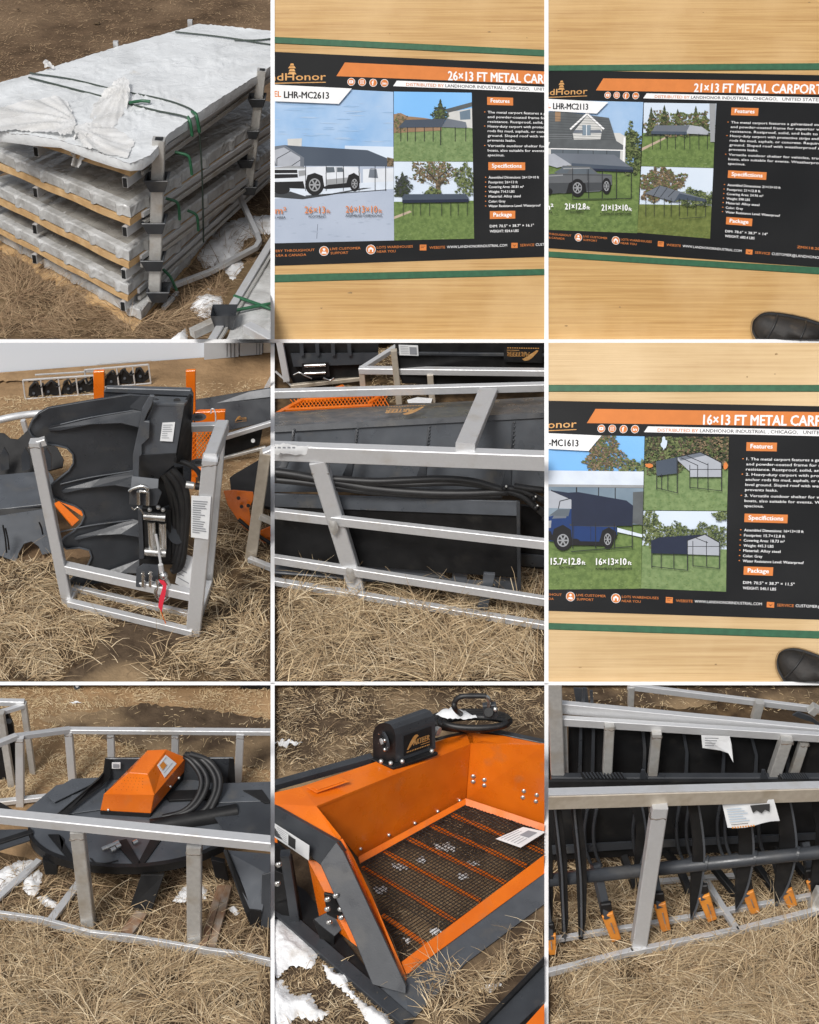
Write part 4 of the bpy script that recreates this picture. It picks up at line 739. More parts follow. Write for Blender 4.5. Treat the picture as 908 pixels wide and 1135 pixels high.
    # loose torn film: thin sheets gathered in folds that run out from a pinched point
    def folds(px_, py_, n_, amp, rise, reach):
        def pt(x, y, h):
            dx, dy = x-px_, (y-py_)*1.5; r = math.hypot(dx, dy)/reach; a = math.atan2(dy, dx); k = min(1, r*3)
            w = math.sin(a*n_+1.7*math.sin(r*4+a*3)) + .5*math.sin(a*n_*2.3+r*6)
            return G(x, y, zt) + Vector((0, 0, .022 + amp*k*(.9+w*.6)*max(.15, 1-.45*r) + rise*max(0, 1-r*1.5)**1.2))
        return pt
    for poly, fp, lb in (([(-30, 372), (60, 352), (130, 338), (190, 334), (228, 352), (246, 400), (258, 432), (238, 466), (200, 464), (120, 448), (50, 444), (-30, 454)], folds(262, 430, 15, .022, .05, 300), 'wide torn plastic film flap lying on the front of the sheet'),
                         ([(300, 400), (318, 352), (352, 322), (385, 298), (415, 284), (433, 300), (436, 330), (428, 365), (400, 410), (372, 440), (330, 450), (298, 436)], folds(428, 300, 17, .030, .10, 190), 'crumpled plastic film bunch standing up beside the green strap end'),
                         ([(145, 225), (160, 217), (190, 236), (150, 240)], folds(150, 222, 9, .03, .05, 50), 'small plastic film scrap at the far edge of the sheet'),
                         ([(240, 440), (290, 425), (380, 432), (450, 480), (425, 535), (350, 520), (280, 500)], folds(250, 445, 16, .018, .04, 220), 'creased plastic film scrap at the close corner of the sheet')):
        m = M(c); m.lump(poly, 0, 'film_loose', step=4.5, rough=.5, ragged=.3, pt=fp); m.build('torn_film', None, label=lb, cat='plastic film', group='torn film on the panel pile', open=True)
    m = M(c); m.lump([(228, 462), (262, 440), (310, 446), (345, 462), (322, 495), (300, 522), (275, 532), (262, 558), (238, 552), (242, 520), (230, 500)], 0, 'film_loose', step=4.5, rough=.5, pt=lambda x, y, h: c.P((x, y, 1016+10*math.sin((x-240)*.16+(y-460)*.03)+4*math.sin(x*.4+y*.1)))); m.build('torn_film', None, label='crumpled plastic film tuft hanging down over the plywood edge', cat='plastic film', group='torn film on the panel pile', open=True)
    # stacked corner posts with sockets
    for name, tops_, bot, socks, b, lb in (('a', (529, 462), (515, 998), [(526, 604), (518, 744), (513, 868), (532, 972)], 1040, 'steel corner post with four black sockets at the close corner of the pile'),
                                          ('b', (872, 232), (826, 632), [(858, 332), (837, 438), (820, 534), (830, 624)], 778, 'steel post with four black sockets halfway along the pile side')):
        T = thing('stacking_post', lb, 'post', c.P((bot[0], bot[1], b)), 'stacking posts of the panel pile'); w = 34 if name == 'a' else 27
        m = M(c); m.bar((*bot, b), (*tops_, b), w, 'galv_dull'); m.build('tube', T)
        m = M(c); q = c.P((*tops_, b)); m.bar(q - Vector((0, 0, .002)), q + Vector((0, 0, .004)), w*.66, 'black'); m.build('dark_tube_end', T)  # solid black cap paints the shade inside the open tube
        for (x, y) in socks:
            m = M(c); p = c.P((x, y, b)) - Vector((0, .03, 0)); vs = []; k1, k2, hh = w*1.0*c.px, w*.62*c.px, 19*c.px*(w/34)
            for s_, z in ((k1, hh), (k2, -hh)):
                vs += [p + Vector((a*s_, d*s_, z)) for a, d in ((-1, -1), (1, -1), (1, 1), (-1, 1))]
            k3 = k1*.8; vs += [p + Vector((a*k3, d*k3, hh*.98)) for a, d in ((-1, -1), (1, -1), (1, 1), (-1, 1))]
            m.add(vs, [[0, 1, 5, 4], [1, 2, 6, 5], [2, 3, 7, 6], [3, 0, 4, 7], [0, 8, 9, 1], [1, 9, 10, 2], [2, 10, 11, 3], [3, 11, 8, 0]], 'charcoal'); m.build('socket', T, bevel=1.5)
    for x, y, h, lb in ((382, 166, 16, 'small steel post tip showing behind the middle of the film sheet'), (630, 92, 14, 'small steel post tip showing behind the end of the film sheet')):
        m = M(c); p = G(x, y, zt); m.bar(p - Vector((0, -.12, 1.2)), p + Vector((0, .12, h*c.px)), 15, 'galv'); m.build('stacking_post', label=lb, cat='post')
    # strapping
    def strap(pts, z, r, mt, lb, grp='strapping bands of the panel pile'):
        m = M(c); m.tube([G(x, y, z+.035) if len(t) == 2 else c.P(t) for t in pts for x, y in (t[:2],)], r, mt, 6, 5); m.build('strap', label=lb, cat='strap', group=grp)
    strap([(100, 243), (240, 264), (385, 299), (520, 325), (600, 348), (650, 376), (662, 430, 938), (672, 560, 938), (676, 700, 936), (678, 806, 934)], zt, 2.6, 'strap_dark', 'long dark strap crossing the sheet and hanging down the pile side')
    strap([(96, 258), (200, 285), (345, 322), (420, 343), (520, 368), (615, 388), (636, 410, 950), (641, 455, 950)], zt, 3.0, 'strap_dark', 'shorter dark strap crossing the sheet beside the crumpled film')
    strap([(430, 342), (470, 336), (500, 338)], zt+.04, 5, 'strap_green', 'green strap end standing on the torn film')
    strap([(584, 106), (700, 118), (790, 130), (860, 142), (915, 150)], zt, 2.6, 'strap_dark', 'dark strap across the far end of the film sheet')
    strap([(780, 133), (850, 134), (915, 128)], zt, 3, 'strap_dark', 'knotted strap tail at the far end of the film sheet')
    strap([(625, 388), (634, 410, 954), (640, 452, 954)], zt, 5, 'strap_green', 'green strap stretch folding over the sheet edge')
    strap([(640, 372), (654, 385, 944), (664, 440, 944)], zt, 5, 'strap_green', 'bright green strap bend on the sheet edge')
    for pts, bb, lb in (([(582, 506), (625, 518), (634, 545), (639, 582)], 990, 'short green strap on the side of the second crate'), ([(552, 660), (588, 672), (596, 698), (598, 732)], 1010, 'short green strap on the side of the third crate'),
                    ([(624, 700), (652, 714), (659, 740), (660, 768)], 962, 'short green strap beside the hanging dark strap'), ([(543, 896), (566, 920), (580, 948), (588, 966)], 1015, 'short green strap low on the pile corner')):
        m = M(c); m.tube([(x, y, bb) for x, y in pts], 4.4, 'strap_green', 6, 5); m.build('strap', label=lb, cat='strap', group='strapping bands of the panel pile')
    # bent tube brace and bracket at the corner
    T = thing('bent_brace', 'bent galvanized tube lying on the ground beside the pile', 'brace', G(735, 890)); m = M(c)
    P_ = [c.P((575, 952, 985)), G(700, 905, .1), G(852, 824, .12), G(864, 805, .13), G(856, 780, .14), c.P((800, 660, 760))]
    for a, b in zip(P_, P_[1:]): m.bar(a, b, 15, 'galv')
    m.build('tube', T); m = M(c); m.plate([(525, 965, 1005), (545, 945, 1005), (562, 985, 1005), (590, 990, 1005), (545, 1000, 1005), (530, 1000, 1005)], 20, 'charcoal'); m.bar((545, 1025), (590, 975), 12, 'galv'); m.build('bracket', T)
    # second pile cut by the edge
    z2 = .42; T = thing('panel_crate', 'second film wrapped panel pile cut off by the bay edge, crossed green strap on top', 'crate', G(880, 1060))
    m = M(c); m.lump([(735, 1180), (790, 1040), (850, 920), (960, 720), (960, 1180)], 10, 'film', step=9, rough=.9, pt=lambda x, y, h: G(x, y, z2)+Vector((0, 0, h))); m.build('film_sheet', T, open=True)
    m = M(c); m.drop([G(735, 1180, z2-.01), G(790, 1040, z2-.01), G(850, 920, z2-.01), G(960, 720, z2-.01), G(960, 1180, z2-.01)], .02, 'film'); m.build('film_wrapped_panels', T)
    m = M(c); m.bar(G(700, 1150, z2+.02), G(945, 745, z2+.02), 22, 'galv'); m.bar(G(720, 1150, z2+.03), G(955, 765, z2+.03), 8, 'galv_dull'); m.build('side_rail', T)
    m = M(c); m.bar(G(640, 1110, .25), G(745, 1060, .3), 26, 'galv_dull'); m.bar(G(825, 1092, z2+.06), G(930, 1150, z2+.06), 30, 'galv'); m.each('rail', T)
    m = M(c); p = G(748, 1058, z2+.1); k1 = 34*c.px; k2 = 24*c.px
    vs = [p+Vector((a*k1, d*k1, .09)) for a, d in ((-1, -1), (1, -1), (1, 1), (-1, 1))] + [p+Vector((a*k2, d*k2, -.09)) for a, d in ((-1, -1), (1, -1), (1, 1), (-1, 1))]
    m.add(vs, [[0, 1, 5, 4], [1, 2, 6, 5], [2, 3, 7, 6], [3, 0, 4, 7], [7, 6, 5, 4]], 'charcoal'); m.build('socket', T)
    for a, b, lb in (((780, 985), (920, 1034), 'green strap slanting down over the second pile'), ((768, 1036), (925, 1006), 'green strap slanting up over the second pile')):
        m = M(c); m.tube([G(*a, z2+.06), G((a[0]+b[0])/2, (a[1]+b[1])/2, z2+.065), G(*b, z2+.06)], 5, 'strap_green', 6, 4); m.build('strap', label=lb, cat='strap')
    # snow, dead grass, clods
    for poly, h in (([(652, 850), (690, 800), (740, 745), (800, 725), (905, 715), (960, 730), (930, 775), (870, 780), (815, 800), (800, 850), (812, 890), (775, 935), (735, 890), (680, 895)], 30), ([(630, 1025), (655, 985), (700, 978), (738, 985), (745, 1018), (705, 1055), (665, 1062)], 26), ([(568, 1130), (600, 1105), (622, 1088), (628, 1140), (600, 1170)], 20), ([(690, 960), (715, 962), (708, 972)], 8)):
        m = M(c); m.lump(poly, h, 'snow', z=.012, step=6); m.build('snow', kind='stuff', open=True)
    straw(c, [([(-20, 830), (250, 960), (470, 1080), (560, 1010), (560, 1160), (-20, 1160)], 5200), ([(560, 1160), (560, 980), (640, 900), (660, 1000), (780, 920), (700, 1160)], 1500), ([(660, 720), (760, 650), (930, 560), (930, 740), (830, 900), (720, 960), (650, 920)], 1500)], 'straw_brown', 'dead brown straw around the panel pile', (30, 90), 2.6, .42, 11)
    straw(c, [([(-20, -20), (930, -20), (930, 120), (660, 75), (400, 150), (-20, 290)], 2600)], 'straw_brown', 'sparse short dead grass on the far soil', (8, 22), 2.2, .3, 12)
    for x, y, r in ((322, 76, 9), (60, 30, 5), (640, 60, 5), (500, 30, 4)):
        m = M(c); m.ball(G(x, y, .03), r, 'soil_dark', (1.4, 1, .7)); m.build('soil_clod', label=('dark soil clod on the far dirt beyond the pile' if r == 9 else 'tiny dark soil clod on the far dirt'), cat='clod', group='soil clods on the far dirt')
bay_one()
# ================================================================== bay 4: tree grapple with a winch standing in a galvanized crate frame
def bay_four():
    c = BAY[4]; G = c.G; P = c.P
    hz = lambda u: 378 + .3348*(104 - (u/.3348)*.074)
    bay_ground(c, 'field_far', top=hz)
    # overcast sky behind the field
    m = M(c); m.plate([(-80, -60, 108), (960, -60, 31), (960, 60, 31), (-80, 122, 108)], 40, 'cloud'); m.build('sky', kind='structure')
    m = M(c); m.lump([(-40, 690), (60, 740), (200, 720), (500, 700), (760, 600), (960, 560), (960, 1200), (-40, 1200)], 2, 'thatch', z=.004, step=18, rough=.8); m.build('grass_mat', kind='structure', open=True)
    m = M(c); m.lump([(330, 985), (420, 935), (560, 955), (640, 985), (560, 1010), (500, 1060), (470, 1180), (180, 1180), (230, 1090), (310, 1040)], 3, 'soil_dark', z=.010, step=10, rough=.8); m.build('bare_soil', kind='structure', open=True)
    m = M(c); m.lump([(-30, 108), (300, 92), (420, 98), (300, 122), (100, 130), (-30, 136)], 1, 'field_far', z=.01, step=8); m.build('field', kind='structure', open=True)
    # containers at the field edge
    T = thing('shipping_container', 'pale grey shipping containers joined end to end at the field edge', 'container', P((770, 55, 60)))
    T['label'] = 'long pale grey shipping container at the field edge'
    m = M(c); m.plate([(676, -6, 62), (790, -8, 56), (790, 52, 56), (676, 62, 62)], 30, 'container'); m.build('body', T)
    for x in (752, 764, 776): m = M(c); m.bar((x, 4, 58), (x, 52, 58), 2.5, 'charcoal_pale'); m.build('lock_rod', T)
    T = thing('shipping_container', 'short pale grey shipping container with door rods at the field edge', 'container', P((830, 48, 52)))
    m = M(c); m.plate([(794, -8, 54), (868, -10, 50), (868, 44, 50), (794, 50, 54)], 30, 'container'); m.build('body', T)
    for x in (836, 850, 860): m = M(c); m.bar((x, 2, 51), (x, 44, 51), 2.5, 'charcoal_pale'); m.build('lock_rod', T)
    m = M(c); m.plate([(872, -10, 44), (960, -12, 40), (960, 34, 40), (872, 40, 44)], 30, 'container_beige'); m.build('shipping_container', label='beige container corner past the two grey containers', cat='container')
    # two far crates of black attachments
    for xs, lb in (((76, 310, 120, 192, 176, 96), 'far galvanized frame holding black attachments, beside the orange fork'), ((280, 492, 78, 158, 140, 70), 'farther galvanized frame of black attachments behind the orange fork')):
        x0, x1, y0, y1, y2, yt = xs; T = thing('attachment_crate', lb, 'crate', P(((x0+x1)/2, y1, y1)), 'far attachment crates in the field'); m = M(c)
        for k in range(5):
            t = k/4; x = x0+(x1-x0)*t; b = y1+(y2-y1)*t; m.bar((x+8, b, b), (x, b-62, b), 5, 'galv')
        m.bar((x0, y1-62, y1), (x1, y2-62, y2), 6, 'galv'); m.bar((x0+8, y1, y1), (x1+8, y2, y2), 5, 'galv'); m.bar((x0+40, y1-80, y1-22), (x1+10, y2-76, y2-22), 5, 'galv'); m.build('frame', T)
        r = random.Random(x0)
        for k in range(4):
            m = M(c); x = x0+18+(x1-x0-40)*k/3.6; b = y1-6+(y2-y1)*k/4
            q = [r.uniform(-9, 9) for _ in range(9)]; m.plate([(x, b-2, b), (x+4+q[0], b-38+q[1], b), (x+20, b-46+q[2], b), (x+34+q[3], b-30+q[4], b), (x+48, b-40+q[5], b), (x+52, b-14, b), (x+38+q[6], b-2, b)], 12, 'black'); m.tube([(x+8, b-34, b+2), (x+22+q[7], b-50, b+2), (x+38, b-30, b+2), (x+50, b-44+q[8], b+2)], 3.5, 'rubber', 8, 4)
            m.disc((x+20+q[0], b-18+q[1]*.6, b+3), 5, 5, 'charcoal'); m.build('attachment', T)
    # dark V-blade and plates at the bay's side
    T = thing('plow_blade', 'dark grey plow blade lying half hidden by the tree grapple', 'plow', G(80, 740))
    m = M(c); m.plate([(-30, 300, 500), (15, 305, 500), (35, 322, 500), (60, 325, 500), (95, 292, 500), (118, 318, 500), (190, 352, 505), (212, 392, 510), (208, 418, 520), (160, 430, 540), (-30, 455, 560)], 14, 'black'); m.build('moldboard', T, bevel=1.5)
    m = M(c); m.plate([(-30, 445, 560), (160, 428, 545), (178, 455, 600), (182, 536, 640), (-30, 560, 660)], 10, 'charcoal_pale'); m.plate([(-30, 560, 660), (182, 535, 640), (182, 556, 650), (-30, 582, 670)], 12, 'black'); m.build('folded_plate', T, bevel=1.5)
    m = M(c); m.plate([(-30, 582, 690), (182, 550, 670), (185, 640, 690), (178, 700, 712), (140, 708, 715), (128, 680, 712), (105, 664, 712), (80, 672, 716), (64, 700, 726), (54, 732, 736), (-30, 700, 740)], 10, 'charcoal_pale'); m.build('cutting_plate', T, bevel=1.5)
    for x, y0, y1 in ((10, 610, 700), (18, 620, 690), (130, 600, 640)): m = M(c); m.tube([(x, y0, 742), (x+8, (y0+y1)/2, 742), (x+12, y1, 742)], 3, 'black', 6, 3); m.build('weld_bead', T)
    m = M(c)
    for k in range(3): m.plate([(0+k*70, 380, 560), (14+k*70, 352, 560), (30+k*70, 380, 560), (30+k*70, 424, 562), (4+k*70, 430, 562)], 5, 'charcoal')
    m.each('gusset', T)
    m = M(c); m.tube([(-30, 268, 420), (40, 252, 410), (100, 243, 400), (170, 238, 395)], 13, 'galv', 12, 6); m.bar((88, 300, 420), (76, 262, 420), 16, 'galv'); m.build('bent_pipe', label='bent galvanized pipe arching over the dark plow blade', cat='pipe')
    # orange fork behind
    T = thing('orange_fork', 'orange fork frame with upright tines behind the tree grapple', 'fork', G(480, 440))
    for x0, x1, y0, y1 in ((309, 347, 102, 470), (615, 649, 100, 470)): m = M(c); m.plate([(x0, y0, 470), (x1-2, y0-2, 470), (x1, y1, 470), (x0+6, y1, 470)], 14, 'orange'); m.build('tine', T, bevel=1.5)
    m = M(c); m.plate([(640, 236, 470), (746, 233, 470), (744, 270, 470), (640, 273, 470)], 18, 'orange'); m.plate([(620, 420, 470), (690, 425, 470), (690, 452, 470), (620, 450, 470)], 14, 'orange'); m.each('crossbar', T, bevel=1.5)
    # keep the lattice inside its opening
    mm = M(c)
    for k in range(-6, 7):
        for sgn in (1, -1):
            t0 = [(0, k/6), (1, k/6+1)] if sgn > 0 else [(0, k/6+1), (1, k/6)]
            (s0, a), (s1, b) = t0
            lo, hi = 0., 1.
            if a != b:
                ta, tb = (0-a)/(b-a), (1-a)/(b-a); lo, hi = max(0, min(ta, tb)), min(1, max(ta, tb))
            if hi-lo < .05: continue
            f = lambda t: (630+72*t, 298+95*(a+(b-a)*t), 476); mm.tube([f(lo), f(hi)], 1.9, 'orange', 5, 0)
    mm.build('mesh_panel', T)
    # grey snow blade further back with its rail
    T = thing('snow_blade', 'long charcoal snow blade with a gold sticker behind the crate frame', 'plow', G(840, 380))
    m = M(c); m.plate([(636, 196, 330), (905, 152, 330), (930, 150, 330), (930, 258, 350), (740, 300, 360), (630, 300, 360)], 14, 'charcoal'); m.plate([(636, 196, 330), (930, 150, 330), (930, 182, 338), (640, 216, 338)], 8, 'charcoal_pale'); m.build('moldboard', T, bevel=1.5)
    m = M(c); m.plate([(740, 315, 385), (870, 290, 380), (860, 345, 384), (760, 378, 390), (735, 380, 390)], 20, 'black'); m.build('mount_bracket', T); 
    brand_mark(c, [(772, 246, 352), (820, 240, 352), (822, 266, 354), (774, 272, 354)], T, None)
    m = M(c); m.disc((838, 330, 390), 7, 4, 'bolt'); m.build('bolt', T)
    m = M(c); m.bar((720, 326, 400), (930, 262, 400), 16, 'galv'); m.bar((740, 388, 400), (880, 352, 396), 10, 'galv_dull'); m.build('galvanized_rail', label='galvanized rail slanting in front of the charcoal snow blade', cat='rail')
    m = M(c); m.bar((880, 160, 170), (900, 122, 170), 14, 'galv'); m.build('rail_end', label='rail end at the bay edge above the snow blade', cat='rail')
    # orange claw attachment at the other side with its crate post
    T = thing('claw_attachment', 'black attachment with an orange curved claw beside a crate post', 'attachment', G(860, 660))
    m = M(c); m.plate([(760, 452, 520), (775, 440, 520), (930, 350, 500), (930, 560, 600), (850, 540, 600), (765, 500, 560)], 20, 'black'); m.build('body', T, bevel=1.5)
    m = M(c); m.plate([(740, 497, 640), (775, 494, 640), (838, 500, 640), (842, 520, 640), (825, 555, 650), (832, 590, 655), (870, 640, 665), (930, 655, 670), (930, 700, 680), (870, 668, 675), (800, 610, 660), (755, 545, 650)], 10, 'orange'); m.plate([(850, 632, 670), (930, 600, 665), (930, 640, 672), (860, 660, 675)], 6, 'orange'); m.build('claw', T, bevel=1.5)
    for x, y in ((800, 548), (822, 545), (790, 520)): m = M(c); m.disc((x, y, 662), 6, 4, 'black'); m.build('bolt', T)
    m = M(c); m.tube([(790, 590, 668), (850, 640, 678), (930, 690, 690)], 6, 'rubber', 8, 4); m.build('lower_hose', T)
    T = thing('galvanized_crate', 'galvanized crate corner post beside the orange claw', 'crate', G(830, 720)); m = M(c); m.bar((830, 722, 722), (880, 368, 722), 36, 'galv_brown'); m.build('post', T)
    m = M(c); m.bar((826, 722), (960, 775), 18, 'galv'); m.bar((875, 375, 722), (960, 340, 715), 28, 'galv'); m.bar((860, 580, 735), (930, 610, 735), 18, 'galv_dull'); m.each('rail', T)
    # orange mesh ramp seen through the tree grapple's bite
    m = M(c); m.plate([(178, 538, 660), (195, 530, 655), (262, 592, 675), (240, 612, 690)], 8, 'orange'); m.plate([(195, 530, 655), (248, 536, 655), (282, 562, 660), (272, 580, 665), (230, 552, 662)], 6, 'orange')
    m.build('orange_step', label='orange mesh step showing through the grapple notch', cat='step')
    # ---- crate frame of the tree grapple
    T = thing('galvanized_crate', 'galvanized crate frame standing around the black tree grapple', 'crate', G(430, 900), None)
    for a, b, w, n in (((226, 866, 866), (116, 330, 866), 32, 'post'), ((640, 968, 968), (697, 385, 968), 44, 'post'), ((690, 800, 800), (737, 276, 800), 26, 'post')):
        m = M(c); m.bar(a, b, w, 'galv'); m.build(n, T); weld(c, T, (b[0], b[1]+14, b[2]), w)
    for a, b, w in (((228, 866), (640, 964), 22), ((212, 748, 864), (640, 842, 962), 30), ((245, 818, 832), (640, 908, 920), 18), ((640, 966), (692, 802), 22), ((228, 866), (250, 825), 18), ((697, 392, 968), (738, 280, 800), 36), ((620, 286, 800), (742, 282, 800), 22), ((104, 344, 866), (152, 330, 862), 22)):
        m = M(c); m.bar(a, b, w, 'galv'); m.build('rail', T)
    # ---- the tree grapple
    T = thing('tree_grapple', 'black toothed tree grapple with winch hook and red ribbon', 'grapple', G(400, 860)); bp = lambda x: 848-(x-95)*.13
    prof = [(95, 292), (108, 262), (128, 240), (160, 222), (300, 198), (430, 178), (470, 182), (470, 300), (468, 500), (466, 700), (462, 782), (400, 790), (330, 802), (262, 812), (232, 808), (234, 790), (268, 768), (292, 742), (304, 715), (296, 692), (262, 684), (220, 688), (200, 668), (212, 652), (244, 630), (270, 604), (280, 580), (272, 560), (246, 545), (208, 532), (178, 518), (162, 496), (172, 474), (200, 452), (228, 430), (244, 404), (242, 374), (222, 354), (190, 346), (160, 342), (128, 330), (104, 312)]
    m = M(c); m.plate([(x, y, bp(x)) for x, y in prof], 9, 'charcoal'); m.build('jaw_plate', T, bevel=1.2)
    m = M(c); m.tube([(x, y, bp(x)+3) for x, y in prof[14:]+prof[:3]], 3.2, 'charcoal_pale', 6, 0); m.build('edge_highlight', T)  # pale strip along the plate thickness, painted as an edge highlight
    for y0, y1 in ((284, 232), (482, 432), (640, 594)): m = M(c); m.tube([(200, y0-8, bp(200)+3), (300, y0-18+(y1-y0)*.25, bp(300)+4), (440, y1-2, bp(440)+5)], 2.4, 'charcoal_pale', 5, 5); m.build('weld_bead', T)
    for rib in ([(160, 290, 0), (170, 280, 0), (300, 256, 0), (440, 226, 0), (470, 232, 4), (460, 286, 24), (400, 272, 18), (300, 276, 10), (200, 296, 4), (164, 298, 0)], [(204, 496, 0), (215, 488, 0), (330, 455, 0), (440, 425, 0), (466, 440, 6), (440, 488, 22), (380, 478, 16), (300, 486, 8), (212, 504, 2)], [(244, 654, 0), (255, 646, 0), (350, 618, 0), (440, 588, 0), (466, 596, 6), (462, 650, 22), (400, 640, 16), (320, 644, 8), (250, 660, 2)], [(330, 770, 0), (420, 735, 0), (462, 722, 5), (462, 770, 20), (400, 768, 12)]):
        m = M(c); m.plate([(x, y, bp(x)+4+d) for x, y, d in rib], 6, 'charcoal', free=True); m.build('rib', T, bevel=1.2)
    m = M(c); m.plate([(430, 180, 800), (432, 222, 806), (470, 232, 806), (500, 182, 800)], 10, 'charcoal'); m.build('web_plate', T)
    m = M(c); m.plate([(344, 168, 770), (352, 156, 770), (630, 164, 770), (640, 180, 770), (632, 470, 770), (560, 480, 770), (344, 300, 770)], 16, 'charcoal'); m.plate([(344, 170, 774), (352, 155, 774), (632, 163, 774), (640, 184, 774)], 18, 'charcoal_pale'); m.build('mount_plate', T, bevel=2)
    # head block: front and top paler, side black, shading put into the colour
    m = M(c); m.plate([(470, 300, 905), (512, 205, 905), (612, 208, 900), (584, 372, 908), (462, 376, 912)], 8, 'charcoal_pale'); m.plate([(512, 205, 905), (500, 181, 860), (628, 186, 855), (612, 208, 900)], 8, 'charcoal_pale'); m.plate([(444, 386, 913), (462, 376, 912), (584, 372, 908), (584, 402, 890), (524, 458, 876), (446, 456, 880)], 8, 'charcoal'); m.plate([(612, 208, 899), (636, 176, 840), (634, 400, 830), (584, 402, 890)], 8, 'black'); m.build('head_block', T, bevel=1.2)
    m = M(c); m.plate([(440, 452, 920), (440, 378, 920), (462, 274, 920), (470, 226, 920), (496, 181, 920), (512, 183, 920), (502, 214, 920), (490, 236, 920), (478, 266, 920), (496, 268, 920), (494, 322, 920), (470, 344, 920), (470, 376, 920), (462, 384, 920), (460, 452, 920)], 10, 'charcoal_pale'); m.build('cheek_plate', T, bevel=1.5)
    m = M(c); m.plate([(474, 268, 917), (494, 268, 917), (492, 324, 917), (468, 344, 917)], 4, 'black')
    for x, y in ((516, 196), (574, 207), (586, 195)): m.disc((x, y, 884), 10, 4, 'black', ry=5)
    m.build('dark_cutout', T)  # black sheets instead of openings, their inner shade is painted
    leaflet(c, [(538, 270, 906), (580, 268, 904), (572, 332, 909), (530, 330, 911)], T, 7, name='rating_label')
    m = M(c); m.plate([(462, 440, 858), (606, 420, 858), (606, 700, 858), (585, 740, 858), (462, 740, 858)], 10, 'black'); m.build('winch_plate', T)
    # pin bracket
    m = M(c); m.plate([(436, 446, 925), (526, 456, 920), (524, 488, 936), (432, 496, 942)], 6, 'charcoal_pale'); m.plate([(430, 496, 942), (524, 488, 936), (536, 502, 930), (520, 546, 944), (428, 542, 946)], 8, 'charcoal'); m.build('pin_bracket', T, bevel=1.2)
    m = M(c); m.tube([(428, 497, 950), (440, 488, 950), (470, 480, 950), (488, 486, 950), (484, 498, 950), (462, 496, 950)], 5, 'chrome', 10, 5); m.tube([(459, 498, 951), (459, 540, 951)], 6, 'chrome', 10, 0); m.tube([(489, 498, 951), (489, 542, 951)], 6, 'chrome', 10, 0); m.build('hitch_pin', T)
    m = M(c); m.tube([(436, 550, 948), (446, 558, 948), (456, 550, 948), (468, 560, 948), (476, 574, 948)], 2.4, 'chrome', 6, 4); m.build('clip', T)
    # winch fairlead
    m = M(c); m.plate([(456, 560, 895), (470, 556, 895), (478, 720, 895), (462, 722, 895)], 22, 'charcoal'); m.plate([(470, 552, 890), (566, 560, 890), (566, 726, 890), (474, 722, 890)], 8, 'black'); m.build('fairlead_frame', T, bevel=1)
    for a, b, r in (((476, 578, 905), (548, 584, 905), 13), ((480, 696, 905), (550, 702, 905), 13), ((502, 596, 900), (506, 686, 900), 13), ((538, 600, 900), (540, 688, 900), 12)):
        m = M(c); m.tube([a, b], r, 'chrome', 14, 0); m.build('roller', T)
    for x, y in ((496, 558), (524, 550), (540, 558)): m = M(c); m.ball((x, y, 906), 7, 'bolt'); m.build('bolt', T)
    m = M(c); m.disc((580, 610, 880), 34, 40, 'charcoal', Vector((.5, -.8, .3)), ry=60); m.build('winch_drum', T)
    m = M(c); m.plate([(452, 752, 925), (476, 738, 915), (526, 742, 915), (524, 808, 930), (512, 820, 932), (450, 814, 934)], 8, 'charcoal'); m.build('lower_bracket', T, bevel=1.2)
    for x in (474, 498): m = M(c); m.tube([(x, 765, 940), (x, 812, 940)], 5, 'chrome', 8, 0); m.tube([(x-8, 770, 942), (x+6, 778, 942), (x-4, 790, 942), (x+9, 796, 942)], 2, 'chrome', 6, 4); m.build('hitch_pin', T)
    m = M(c); m.tube([(516, 640, 912), (524, 680, 918), (532, 735, 925), (536, 770, 934)], 4.5, 'galv', 8, 5); m.tube([(532, 740, 936), (538, 780, 938)], 8, 'galv', 8, 0); m.build('steel_cable', T)
    m = M(c); m.tube([(540, 778, 942), (552, 796, 942), (560, 820, 942), (556, 846, 942), (538, 856, 942), (522, 846, 942), (518, 826, 942), (530, 806, 942)], 7.5, 'chrome', 10, 6); m.ball((542, 776, 942), 13, 'chrome'); m.tube([(520, 790, 942), (524, 830, 942)], 4, 'chrome', 8, 0); m.build('hook', T)
    m = M(c); rb = [(526, 790), (544, 794), (552, 808), (548, 840), (540, 872), (536, 897), (524, 880), (528, 850), (536, 826), (540, 810), (530, 800)]
    m.plate([(x, y, 962) for x, y in rb], 1, 'red_tag'); m.tube([(532, 892, 961), (542, 918, 961), (554, 948, 961)], 1.6, 'orange', 5, 3); m.build('ribbon', T)
    # hoses
    for pts, r in (([(552, 430), (585, 470), (604, 530), (606, 600), (600, 680), (580, 760)], 13), ([(566, 420), (606, 470), (620, 540), (614, 640), (600, 740), (570, 762)], 11), ([(540, 440), (572, 500), (588, 560), (590, 660), (575, 730)], 10), ([(584, 395), (620, 405), (655, 430), (672, 470), (690, 480)], 8), ([(548, 450), (566, 520), (576, 600), (572, 700)], 9)):
        m = M(c); m.tube([(x, y, 878) for x, y in pts], r, 'rubber', 10, 6); m.build('hose', T)
    for x, y in ((630, 475), (660, 480)): m = M(c); m.tube([(x-14, y, 880), (x+12, y+4, 880)], 11, 'bolt' if x < 650 else 'black', 10, 0); m.build('fitting', T)
    for y in (252, 402): m = M(c); m.disc((656, y, 840), 24, 8, 'charcoal', ry=12); m.disc((658, y-1, 842), 11, 5, 'black', ry=5); m.build('lug', T)
    # paper tag hanging on the post, leaflet behind
    m = leaflet(c, [(634, 511, 985), (699, 515, 985), (690, 656, 985), (633, 648, 985)], None, 15, name='paper_tag', label='white paper tag hanging on the galvanized crate post', cat='tag')
